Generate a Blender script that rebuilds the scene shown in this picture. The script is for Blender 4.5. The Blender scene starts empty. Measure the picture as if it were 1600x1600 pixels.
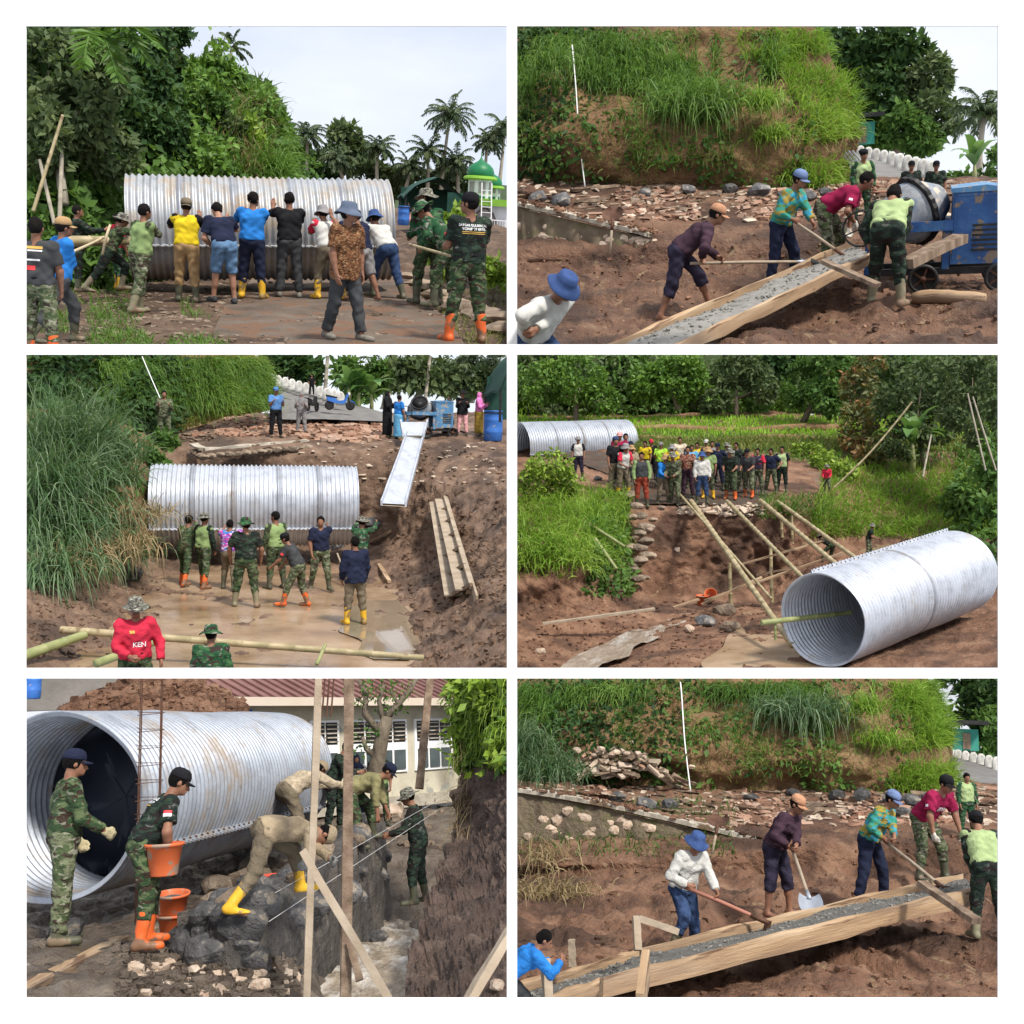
import bpy, math, random, os
import numpy as np
from mathutils import Matrix, Vector
from mathutils.bvhtree import BVHTree

sc = bpy.context.scene
COL = sc.collection
R_ = math.radians
K = 0.0006            # tangent of the viewing angle per photograph pixel
G = 2.0             # nearest scenes stand at life size

# ------------------------------------------------------------------ camera
cd = bpy.data.cameras.new('camera'); cam = bpy.data.objects.new('camera', cd); COL.objects.link(cam)
cd.sensor_width = 36; cd.lens = 18/(800*K); cd.clip_start = 0.1; cd.clip_end = 5000
cam.rotation_euler = (R_(90), 0, 0); sc.camera = cam

# ------------------------------------------------------------------ sky, sun, exposure
SUN_EL, SUN_AZ = 52, 38           # the sun stands behind the viewer's right shoulder
w = bpy.data.worlds.new('World'); sc.world = w; w.use_nodes = True
nt = w.node_tree; nt.nodes.clear()
out = nt.nodes.new('ShaderNodeOutputWorld'); bg = nt.nodes.new('ShaderNodeBackground')
sky = nt.nodes.new('ShaderNodeTexSky'); sky.sky_type = 'NISHITA'; sky.sun_disc = False
sky.sun_elevation = R_(SUN_EL); sky.sun_rotation = R_(180-SUN_AZ); sky.dust_density = 2.0; sky.air_density = 1.2
tc = nt.nodes.new('ShaderNodeTexCoord'); mp = nt.nodes.new('ShaderNodeMapping')
mp.inputs['Scale'].default_value = (1.0, 1.0, 3.0)
nz = nt.nodes.new('ShaderNodeTexNoise'); nz.inputs['Scale'].default_value = 2.8; nz.inputs['Detail'].default_value = 6; nz.inputs['Roughness'].default_value = .55
rp = nt.nodes.new('ShaderNodeValToRGB'); rp.color_ramp.elements[0].position = .3; rp.color_ramp.elements[1].position = .62
rp.color_ramp.elements[0].color = (.62, .62, .62, 1); rp.color_ramp.elements[1].color = (.97, .97, .97, 1)
mx = nt.nodes.new('ShaderNodeMix'); mx.data_type = 'RGBA'
mx.inputs['B'].default_value = (5.5, 5.7, 6.2, 1)      # thin bright cloud
nt.links.new(tc.outputs['Generated'], mp.inputs['Vector']); nt.links.new(mp.outputs['Vector'], nz.inputs['Vector'])
nt.links.new(nz.outputs['Fac'], rp.inputs['Fac']); nt.links.new(rp.outputs['Color'], mx.inputs['Factor'])
nt.links.new(sky.outputs['Color'], mx.inputs['A']); nt.links.new(mx.outputs['Result'], bg.inputs['Color'])
bg.inputs['Strength'].default_value = 0.13
nt.links.new(bg.outputs['Background'], out.inputs['Surface'])
sd = bpy.data.lights.new('sun', 'SUN'); sun = bpy.data.objects.new('sun', sd); COL.objects.link(sun)
sd.energy = 3.5; sd.angle = R_(8.0); sd.color = (1, .95, .87)
e, a = R_(SUN_EL), R_(SUN_AZ)
sdir = Vector((math.cos(e)*math.sin(a), -math.cos(e)*math.cos(a), math.sin(e)))
sun.rotation_euler = sdir.to_track_quat('Z', 'Y').to_euler()
sc.view_settings.view_transform = 'Standard'; sc.view_settings.look = 'None'
sc.view_settings.exposure = 0.5; sc.view_settings.gamma = 1
sc.render.engine = 'CYCLES'
sc.cycles.max_bounces = 5; sc.cycles.diffuse_bounces = 2; sc.cycles.glossy_bounces = 2; sc.cycles.transmission_bounces = 2
sc.cycles.transparent_max_bounces = 6; sc.cycles.caustics_reflective = False; sc.cycles.caustics_refractive = False
sc.cycles.use_denoising = True

ONLY = [int(c) for c in os.environ.get('SITES', '123456')]

# ------------------------------------------------------------------ noise
def _h(i, j, k, s):
    n = (i*374761393 + j*668265263 + k*2147483647 + s*1274126177) & 0xffffffff
    n = ((n ^ (n >> 13))*1274126177) & 0xffffffff
    return ((n ^ (n >> 16)) & 0xffff)/65535.0
def vnoise(p, s=0):
    p = np.asarray(p, float); f = np.floor(p); i = f.astype(np.int64); t = p-f; t = t*t*(3-2*t)
    r = 0
    for dx in (0, 1):
        for dy in (0, 1):
            for dz in (0, 1):
                wt = (t[..., 0] if dx else 1-t[..., 0])*(t[..., 1] if dy else 1-t[..., 1])*(t[..., 2] if dz else 1-t[..., 2])
                r = r+wt*_h(i[..., 0]+dx, i[..., 1]+dy, i[..., 2]+dz, s)
    return r*2-1
def fbm(p, o=4, s=0, g=.5):
    r = 0; a = 1; p = np.asarray(p, float)
    for q in range(o):
        r = r+a*vnoise(p*(2**q), s+q*17); a *= g
    return r

# ------------------------------------------------------------------ mesh helpers
def mesh_np(name, V, F, mat=None, smooth=True, rnd=None):
    V = np.asarray(V, np.float32).reshape(-1, 3); F = np.asarray(F, np.int32)
    me = bpy.data.meshes.new(name)
    n = F.shape[1]
    me.vertices.add(len(V)); me.vertices.foreach_set('co', V.ravel())
    me.loops.add(F.size); me.loops.foreach_set('vertex_index', F.ravel())
    me.polygons.add(len(F)); me.polygons.foreach_set('loop_start', np.arange(0, F.size, n, dtype=np.int32))
    me.polygons.foreach_set('use_smooth', np.full(len(F), smooth))
    if rnd is not None:
        at = me.attributes.new('rnd', 'FLOAT', 'POINT'); at.data.foreach_set('value', np.asarray(rnd, np.float32).ravel())
    me.update(calc_edges=True)
    if mat is not None: me.materials.append(mat)
    return me

class MB:
    """collects boxes, beams, tubes and lathes; build() makes ONE mesh"""
    def __init__(s): s.v = []; s.f = []
    def add(s, vs, fs):
        o = len(s.v); s.v += [tuple(x) for x in vs]; s.f += [tuple(i+o for i in f) for f in fs]; return s
    def box(s, c, size, M=None):
        c = Vector(c); hx, hy, hz = [x/2 for x in size]; vs = []
        for x in (-hx, hx):
            for y in (-hy, hy):
                for z in (-hz, hz):
                    p = Vector((x, y, z)); vs.append(c+(M @ p if M else p))
        return s.add(vs, [(0, 1, 3, 2), (4, 6, 7, 5), (0, 4, 5, 1), (2, 3, 7, 6), (0, 2, 6, 4), (1, 5, 7, 3)])
    def beam(s, p, q, w, h, up=(0, 0, 1), seg=1, jit=0, rng=random):
        p, q = Vector(p), Vector(q); d = (q-p).normalized(); up = Vector(up); x = d.cross(up)
        if x.length < 1e-4: x = d.cross(Vector((1, 0, 0)))
        x.normalize(); z = x.cross(d); vs = []; fs = []
        for k in range(seg+1):
            c = p.lerp(q, k/seg)
            for (i, j) in ((-1, -1), (1, -1), (1, 1), (-1, 1)):
                vs.append(c+x*(i*w/2+rng.uniform(-jit, jit))+z*(j*h/2+rng.uniform(-jit, jit)))
        for k in range(seg):
            for i in range(4): fs.append((k*4+i, k*4+(i+1) % 4, k*4+4+(i+1) % 4, k*4+4+i))
        fs += [(3, 2, 1, 0), tuple(seg*4+i for i in range(4))]
        return s.add(vs, fs)
    def tube(s, path, rad, n=8, cap=True):
        path = [Vector(p) for p in path]; m = len(path)
        if not hasattr(rad, '__len__'): rad = [rad]*m
        vs = []; fs = []; px = None
        for k, p in enumerate(path):
            d = (path[min(k+1, m-1)]-path[max(k-1, 0)]).normalized()
            if px is None:
                px = d.orthogonal().normalized()
            else:
                px = (px-d*px.dot(d)); px = px.normalized() if px.length > 1e-6 else d.orthogonal().normalized()
            py = d.cross(px)
            for i in range(n):
                t = 2*math.pi*i/n; vs.append(p+(px*math.cos(t)+py*math.sin(t))*rad[k])
        for k in range(m-1):
            for i in range(n): fs.append((k*n+i, k*n+(i+1) % n, k*n+n+(i+1) % n, k*n+n+i))
        if cap: fs += [tuple(range(n-1, -1, -1)), tuple((m-1)*n+i for i in range(n))]
        return s.add(vs, fs)
    def lathe(s, prof, n=24, M=None, sx=1, sy=1, wob=None):
        vs = []; fs = []; m = len(prof)
        for k, (r, z) in enumerate(prof):
            for i in range(n):
                t = 2*math.pi*i/n; rr = r; zz = z
                if wob: rr, zz = wob(k, t, r, z)
                p = Vector((rr*math.cos(t)*sx, rr*math.sin(t)*sy, zz)); vs.append(M @ p if M else p)
        for k in range(m-1):
            for i in range(n): fs.append((k*n+i, k*n+(i+1) % n, k*n+n+(i+1) % n, k*n+n+i))
        fs += [tuple(range(n-1, -1, -1)), tuple((m-1)*n+i for i in range(n))]
        return s.add(vs, fs)
    def prism(s, poly, y0, y1, M=None):
        n = len(poly); vs = [Vector((x, y0, z)) for x, z in poly]+[Vector((x, y1, z)) for x, z in poly]
        if M: vs = [M @ v for v in vs]
        return s.add(vs, [tuple(range(n)), tuple(range(2*n-1, n-1, -1))]+[(i, i+n, (i+1) % n+n, (i+1) % n) for i in range(n)])
    def mesh(s, name, mat=None, smooth=False):
        me = bpy.data.meshes.new(name); me.from_pydata(s.v, [], s.f)
        if smooth: me.polygons.foreach_set('use_smooth', [True]*len(me.polygons))
        me.update()
        if mat is not None: me.materials.append(mat)
        return me

# ------------------------------------------------------------------ sites (each one rigid place with its own level ground)
class Site:
    def __init__(s, num, uc, vh, scale, box):
        f = Vector(((uc-800)*K, 1, (800-vh)*K)).normalized(); r = f.cross(Vector((0, 0, 1))).normalized(); up = r.cross(f)
        s.num, s.box, s.vh, s.uc = num, box, vh, uc
        s.R = Matrix((r, f, up)); m = Matrix((r, f, up)).transposed().to_4x4()
        s.M = m @ Matrix.Scale(scale*G, 4); s.bvh = []; s.scale = scale
        s.Rn = np.array(s.R)
    def ray(s, u, v):
        d = s.R @ Vector(((u-800)*K, 1, (800-v)*K)); return d/d.y
    def at(s, u, v, d): return s.ray(u, v)*d
    def pl(s, u, v, z):        # level ground, seen level across the whole width
        return s.at(u, v, z/s.ray(s.uc, v).z)
    def gd(s, u, d, z):
        a, b = s.vh-400.0, s.vh+1500.0
        for _ in range(40):
            m = (a+b)/2
            if s.ray(s.uc, m).z > z/d: a = m
            else: b = m
        return s.at(u, a, d)
    def px(s, u, v, d): return (s.at(u, v-.5, d)-s.at(u, v+.5, d)).length
    def uv(s, P):
        W = np.asarray(P) @ s.Rn      # rows of Rn are the axes
        return 800+W[..., 0]/W[..., 1]/K, 800-W[..., 2]/W[..., 1]/K
    def inside(s, P, m=6):
        u, v = s.uv(P); b = s.box
        return (u > b[0]-m) & (u < b[2]+m) & (v > b[1]-m) & (v < b[3]+m)
    def ground(s, me):
        vs = [v.co.copy() for v in me.vertices]; s.bvh.append(BVHTree.FromPolygons(vs, [tuple(p.vertices) for p in me.polygons]))
    def hit(s, u, v):
        d = s.ray(u, v); best = None
        for b in s.bvh:
            h = b.ray_cast(Vector((0, 0, 0)), d.normalized())
            if h[0] is not None and (best is None or h[3] < best[1]): best = (h[0], h[3])
        if best is None: return s.pl(u, v, s.z0)
        return best[0]
    def drop(s, p, up=30):
        best = None
        for b in s.bvh:
            h = b.ray_cast(Vector((p[0], p[1], p[2]+up)), Vector((0, 0, -1)))
            if h[0] is not None and (best is None or h[0].z > best.z): best = h[0]
        return best if best is not None else Vector(p)

def tag(o, label=None, cat=None, group=None, kind=None):
    for k, x in (('label', label), ('category', cat), ('group', group), ('kind', kind)):
        if x: o[k] = x
    return o
SITE_OF = {}
def put(S, name, me, M=None, **kw):
    """a top-level object of a site"""
    o = bpy.data.objects.new(name, me); COL.objects.link(o)
    o.matrix_world = S.M @ (M if M is not None else Matrix.Identity(4)); SITE_OF[o.name] = S; return tag(o, **kw)
def part(parent, name, me, M=None, mat=None):
    o = bpy.data.objects.new(name, me); COL.objects.link(o); o.parent = parent
    if M is not None: o.matrix_local = M
    if mat is not None: omat(o, mat)
    return o
def omat(o, mat):
    if not o.data.materials: o.data.materials.append(None)
    o.material_slots[0].link = 'OBJECT'; o.material_slots[0].material = mat
def T(p): return Matrix.Translation(Vector(p))
def RZ(a): return Matrix.Rotation(R_(a), 4, 'Z')
def RX(a): return Matrix.Rotation(R_(a), 4, 'X')
def RY(a): return Matrix.Rotation(R_(a), 4, 'Y')
def frame(x, y, z, o=(0, 0, 0)):
    m = Matrix((x, y, z)).transposed().to_4x4(); m.translation = Vector(o); return m

# ------------------------------------------------------------------ materials
MATS = {}
def nodes(name):
    m = bpy.data.materials.new(name); m.use_nodes = True; t = m.node_tree; t.nodes.clear()
    o = t.nodes.new('ShaderNodeOutputMaterial'); b = t.nodes.new('ShaderNodeBsdfPrincipled')
    t.links.new(b.outputs[0], o.inputs[0]); return m, t, b, o
def N(t, kind, **kw):
    n = t.nodes.new('ShaderNode'+kind)
    for k, v in kw.items():
        if k in n.inputs.keys(): n.inputs[k].default_value = v
        else: setattr(n, k, v)
    return n
def ramp(t, fac, stops, const=False):
    r = t.nodes.new('ShaderNodeValToRGB'); cr = r.color_ramp
    if const: cr.interpolation = 'CONSTANT'
    while len(cr.elements) < len(stops): cr.elements.new(.5)
    for e_, (p, c) in zip(cr.elements, stops): e_.position = p; e_.color = (*c, 1)
    t.links.new(fac, r.inputs[0]); return r.outputs[0]
def mixc(t, fac, a, b, mode='MIX'):
    m = t.nodes.new('ShaderNodeMix'); m.data_type = 'RGBA'; m.blend_type = mode
    for s_, x in (('Factor', fac), ('A', a), ('B', b)):
        if isinstance(x, (int, float)): m.inputs[s_].default_value = x
        elif isinstance(x, tuple): m.inputs[s_].default_value = (*x, 1)
        else: t.links.new(x, m.inputs[s_])
    return m.outputs['Result']
def coord(t, scale=(1, 1, 1), off=0, kind='Object'):
    tc = N(t, 'TexCoord'); mp = N(t, 'Mapping'); mp.inputs['Scale'].default_value = scale; mp.inputs['Location'].default_value = (off, off*.7, off*1.3)
    t.links.new(tc.outputs[kind], mp.inputs[0]); return mp.outputs[0]
def noise(t, vec, scale, detail=4, rough=.55, dist=0):
    n = N(t, 'TexNoise', Scale=scale, Detail=detail, Roughness=rough, Distortion=dist); t.links.new(vec, n.inputs['Vector']); return n.outputs['Fac']
def bump(t, b, h, strength=.4, dist=.02):
    n = N(t, 'Bump', Strength=strength, Distance=dist*G/.8); t.links.new(h, n.inputs['Height']); t.links.new(n.outputs[0], b.inputs['Normal'])
def surf(name, cols, scale=3, rough=.85, metal=0, bs=None, bst=.35, bd=.02, detail=5, stretch=(1, 1, 1), spec=.3, objvar=0, fleck=None, rough2=None, wet=None, patch_=None):
    """mottled surface: colour ramp over fractal noise in the object's own space, fine relief"""
    if name in MATS: return MATS[name]
    m, t, b, o = nodes(name); c = coord(t, stretch); n = noise(t, c, scale, detail)
    k = len(cols); col = ramp(t, n, [(.3+.4*i/max(1, k-1), cc) for i, cc in enumerate(cols)])
    if fleck:      # (colour, scale, threshold)
        fn = noise(t, c, fleck[1], 3); fr = ramp(t, fn, [(fleck[2], (0, 0, 0)), (fleck[2]+.05, (1, 1, 1))]); col = mixc(t, fr, col, fleck[0])
    if patch_:     # broad damp or worn patches: (colour, scale, threshold, softness)
        pn = noise(t, c, patch_[1], 6, .6); pr = ramp(t, pn, [(patch_[2], (0, 0, 0)), (patch_[2]+patch_[3], (.85, .85, .85))]); col = mixc(t, pr, col, patch_[0])
    if objvar:
        oi = N(t, 'ObjectInfo'); hs = N(t, 'HueSaturation'); mr = N(t, 'MapRange'); mr.inputs['To Min'].default_value = 1-objvar; mr.inputs['To Max'].default_value = 1+objvar
        t.links.new(oi.outputs['Random'], mr.inputs[0]); t.links.new(mr.outputs[0], hs.inputs['Value']); t.links.new(col, hs.inputs['Color']); col = hs.outputs[0]
    t.links.new(col, b.inputs['Base Color'])
    b.inputs['Roughness'].default_value = rough; b.inputs['Metallic'].default_value = metal; b.inputs['Specular IOR Level'].default_value = spec
    if rough2 is not None:
        rn = noise(t, c, wet or scale, 3); mr = N(t, 'MapRange'); mr.inputs['From Min'].default_value = .4; mr.inputs['From Max'].default_value = .6
        mr.inputs['To Min'].default_value = rough; mr.inputs['To Max'].default_value = rough2; t.links.new(rn, mr.inputs[0]); t.links.new(mr.outputs[0], b.inputs['Roughness'])
    if bs: bump(t, b, noise(t, c, bs, 6, .65), bst, bd)
    MATS[name] = m; return m
def leafmat(name, cols, trans=.3, rough=.5, spec=.35):
    if name in MATS: return MATS[name]
    m, t, b, o = nodes(name); at = N(t, 'Attribute', attribute_name='rnd')
    k = len(cols); col = ramp(t, at.outputs['Fac'], [(i/max(1, k-1), cc) for i, cc in enumerate(cols)])
    t.links.new(col, b.inputs['Base Color']); b.inputs['Roughness'].default_value = rough; b.inputs['Specular IOR Level'].default_value = spec
    tr = N(t, 'BsdfTranslucent'); t.links.new(mixc(t, .35, col, (.25, .4, .05), 'MIX'), tr.inputs[0])
    ms = N(t, 'MixShader'); ms.inputs[0].default_value = trans
    t.links.new(b.outputs[0], ms.inputs[1]); t.links.new(tr.outputs[0], ms.inputs[2]); t.links.new(ms.outputs[0], o.inputs[0])
    MATS[name] = m; return m
def camo(name, cols, s=9, thr=(.5, .55, .6)):
    """woodland cloth: base, second, third, pale"""
    if name in MATS: return MATS[name]
    m, t, b, o = nodes(name); oi = N(t, 'ObjectInfo'); c0 = coord(t, (1, 1, 1.9))
    va = N(t, 'VectorMath', operation='ADD'); vm = N(t, 'VectorMath', operation='SCALE'); vm.inputs['Scale'].default_value = 37.0
    cx = N(t, 'CombineXYZ'); t.links.new(oi.outputs['Random'], cx.inputs[0]); t.links.new(cx.outputs[0], vm.inputs[0])
    t.links.new(c0, va.inputs[0]); t.links.new(vm.outputs[0], va.inputs[1]); c = va.outputs[0]
    col = cols[0]
    for i, (cc, th) in enumerate(zip(cols[1:], thr)):
        of = N(t, 'VectorMath', operation='ADD'); of.inputs[1].default_value = (i*7.3+3, i*3.1, i*5.7); t.links.new(c, of.inputs[0])
        f = ramp(t, noise(t, of.outputs[0], s*(1+.2*i), 2.5, .5, .6), [(th, (0, 0, 0)), (th+.012, (1, 1, 1))]); col = mixc(t, f, col, cc)
    dn = noise(t, c, 3, 5); col = mixc(t, .35, col, ramp(t, dn, [(.35, (.03, .025, .015)), (.6, (.35, .33, .25))]), 'SOFT_LIGHT')
    t.links.new(col, b.inputs['Base Color']); b.inputs['Roughness'].default_value = .9; b.inputs['Specular IOR Level'].default_value = .15
    bump(t, b, noise(t, c0, 10, 5), .6, .03); MATS[name] = m; return m
def cloth(name, col, var=.25, s=6, dirt=None):
    if name in MATS: return MATS[name]
    lo = tuple(x*(1-var) for x in col); hi = tuple(min(1, x*(1+var)) for x in col)
    return surf(name, [lo, col, hi], s, .95, bs=10, bst=.6, bd=.03, spec=.08, fleck=dirt, detail=7)
# ------------------------------------------------------------------ people: one blended surface per body, clothes as children
def field(prims, vox, k=.03, wr=0, seed=0):
    pts = []
    for p in prims:
        if p[0] == 'c':
            for c, r in ((p[1], p[3]), (p[2], p[4])): pts += [Vector(c)-Vector((r, r, r)), Vector(c)+Vector((r, r, r))]
        elif p[0] == 'e':
            r = max(p[2]); pts += [Vector(p[1])-Vector((r, r, r)), Vector(p[1])+Vector((r, r, r))]
    P = np.array(pts); lo = P.min(0)-vox*3-.015; hi = P.max(0)+vox*3+.015
    n = np.ceil((hi-lo)/vox).astype(int)+1
    F = np.full(n, .5, np.float32); ax = [lo[i]+vox*np.arange(n[i]) for i in range(3)]
    for p in prims:
        kk = k
        if p[0] in 'ce':
            if p[0] == 'c':
                a, b = np.array(p[1], float), np.array(p[2], float); rm = max(p[3], p[4]); kk = p[6] if len(p) > 6 else k
                l, h = np.minimum(a, b)-rm-kk-vox*2, np.maximum(a, b)+rm+kk+vox*2
            else:
                a = np.array(p[1], float); rm = max(p[2]); kk = p[4] if len(p) > 4 else k; l, h = a-rm-kk-vox*2, a+rm+kk+vox*2
            i0 = np.maximum(0, np.floor((l-lo)/vox).astype(int)); i1 = np.minimum(n, np.ceil((h-lo)/vox).astype(int)+1)
            sl = tuple(slice(i0[i], i1[i]) for i in range(3))
            X, Y, Z = np.meshgrid(*[ax[i][sl[i]] for i in range(3)], indexing='ij', sparse=True)
            if p[0] == 'c':
                ba = b-a; q = max(1e-9, ba @ ba); t = np.clip(((X-a[0])*ba[0]+(Y-a[1])*ba[1]+(Z-a[2])*ba[2])/q, 0, 1)
                d = np.sqrt((X-a[0]-ba[0]*t)**2+(Y-a[1]-ba[1]*t)**2+(Z-a[2]-ba[2]*t)**2)-(p[3]+(p[4]-p[3])*t)
                if len(p) > 5 and p[5]:
                    u = ba/np.sqrt(q); d = np.maximum(d, (X-b[0])*u[0]+(Y-b[1])*u[1]+(Z-b[2])*u[2])
            else:
                Rm = p[3] if len(p) > 3 and p[3] is not None else np.eye(3); Rm = np.array(Rm)
                x, y, z = X-a[0], Y-a[1], Z-a[2]
                lx, ly, lz = [Rm[0, i]*x+Rm[1, i]*y+Rm[2, i]*z for i in range(3)]; r = p[2]
                k0 = np.sqrt((lx/r[0])**2+(ly/r[1])**2+(lz/r[2])**2); k1 = np.sqrt((lx/r[0]**2)**2+(ly/r[1]**2)**2+(lz/r[2]**2)**2)+1e-9
                d = k0*(k0-1)/k1
            f = F[sl]
            if kk > 0:
                h_ = np.clip(.5+.5*(f-d)/kk, 0, 1); F[sl] = f+(d-f)*h_-kk*h_*(1-h_)
            else: F[sl] = np.minimum(f, d)
        else:
            X, Y, Z = np.meshgrid(*ax, indexing='ij', sparse=True)
            if p[0] == 'plane': F = np.maximum(F, ((X-p[1][0])*p[2][0]+(Y-p[1][1])*p[2][1]+(Z-p[1][2])*p[2][2]).astype(np.float32))
            elif p[0] == 'hole':
                Rm = np.array(p[3]) if len(p) > 3 else np.eye(3); x, y, z = X-p[1][0], Y-p[1][1], Z-p[1][2]; r = p[2]
                lx, ly, lz = [Rm[0, i]*x+Rm[1, i]*y+Rm[2, i]*z for i in range(3)]
                d = (np.sqrt((lx/r[0])**2+(ly/r[1])**2+(lz/r[2])**2)-1)*min(r); F = np.maximum(F, -d.astype(np.float32))
    if wr:
        X, Y, Z = np.meshgrid(*ax, indexing='ij', sparse=True); q = seed*1.7
        F = F+wr*(np.sin(19*X+4*np.sin(11*Z+q)+q)*np.sin(23*Z+3*np.sin(13*Y+q))+.7*np.sin(31*Y+41*Z+3*np.sin(17*X+q))+.5*np.sin(37*X-29*Z+q)).astype(np.float32)
    return F, lo

def nets(F, lo, vox):
    S = F < 0; C = None
    nx, ny, nz_ = [n-1 for n in F.shape]
    cnt = np.zeros((nx, ny, nz_), np.int8)
    offs = [(i, j, k) for i in (0, 1) for j in (0, 1) for k in (0, 1)]
    for (i, j, k) in offs: cnt += S[i:i+nx, j:j+ny, k:k+nz_]
    I = np.argwhere((cnt > 0) & (cnt < 8)); m = len(I)
    if m == 0: return np.zeros((0, 3)), np.zeros((0, 4), int)
    val = np.stack([F[I[:, 0]+i, I[:, 1]+j, I[:, 2]+k] for (i, j, k) in offs], 1)
    acc = np.zeros((m, 3)); num = np.zeros(m); O = np.array(offs, float)
    for a in range(8):
        for b in range(a+1, 8):
            if np.abs(O[a]-O[b]).sum() != 1: continue
            va, vb = val[:, a], val[:, b]; cr = (va < 0) != (vb < 0); t = np.where(cr, va/np.where(cr, va-vb, 1), 0)
            acc += np.where(cr[:, None], O[a]+(O[b]-O[a])*t[:, None], 0); num += cr
    V = (I+acc/num[:, None])*vox+lo
    idx = np.full((nx, ny, nz_), -1, np.int32); idx[I[:, 0], I[:, 1], I[:, 2]] = np.arange(m)
    fs = []
    for ax in range(3):
        b_, c_ = (ax+1) % 3, (ax+2) % 3
        s0 = [slice(None)]*3; s1 = [slice(None)]*3; s0[ax] = slice(0, -1); s1[ax] = slice(1, None)
        A, B = S[tuple(s0)], S[tuple(s1)]; E = np.argwhere(A != B)
        ok = (E[:, b_] > 0) & (E[:, c_] > 0) & (E[:, b_] < F.shape[b_]-1) & (E[:, c_] < F.shape[c_]-1); E = E[ok]
        if not len(E): continue
        inside = A[E[:, 0], E[:, 1], E[:, 2]]; q = []
        for (db, dc) in ((-1, -1), (0, -1), (0, 0), (-1, 0)):
            e = E.copy(); e[:, b_] += db; e[:, c_] += dc; q.append(idx[e[:, 0], e[:, 1], e[:, 2]])
        q = np.stack(q, 1); q[~inside] = q[~inside][:, ::-1]; fs.append(q)
    return V, np.concatenate(fs)

def blob(name, prims, vox, k=.03, wr=0, seed=0, mat=None):
    F, lo = field(prims, vox, k, wr, seed); V, Q = nets(F, lo, vox); return mesh_np(name, V, Q, mat)

def v3(x, y, z): return Vector((x, y, z))
POSES = dict(
    stand=dict(lean=2, L=(4, 5, 4), R=(-2, 5, 2), aL=(6, 10, 14), aR=(6, 10, 14)),
    folded=dict(lean=0, L=(3, 5, 3), R=(0, 5, 2), aL=(22, 4, 100), aR=(22, 4, 100)),
    hip=dict(lean=3, L=(4, 8, 4), R=(-2, 8, 2), aL=(-18, 40, 75), aR=(6, 12, 14)),
    walk=dict(lean=6, L=(24, 2, 8), R=(-14, 2, 24), aL=(-16, 8, 14), aR=(18, 8, 22)),
    push=dict(lean=20, L=(18, 5, 22), R=(-16, 5, 8), aL=(98, 12, 22), aR=(98, 12, 22)),
    pushlow=dict(lean=42, L=(30, 5, 34), R=(-14, 5, 10), aL=(90, 12, 10), aR=(90, 12, 10)),
    up=dict(lean=8, L=(10, 5, 10), R=(-8, 5, 6), aL=(125, 14, 24), aR=(125, 14, 24)),
    bend=dict(lean=62, L=(46, 9, 38), R=(18, 9, 16), aL=(58, 4, 28), aR=(62, 8, 18)),
    dig=dict(lean=46, L=(38, 10, 34), R=(4, 9, 12), aL=(56, 4, 32), aR=(40, 12, 50)),
    pull=dict(lean=24, L=(34, 4, 34), R=(-26, 4, 12), aL=(72, 6, 30), aR=(64, 8, 40)),
    hold=dict(lean=14, L=(14, 5, 16), R=(0, 5, 10), aL=(24, 4, 62), aR=(24, 4, 62)),
)
SKIN = None
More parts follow.
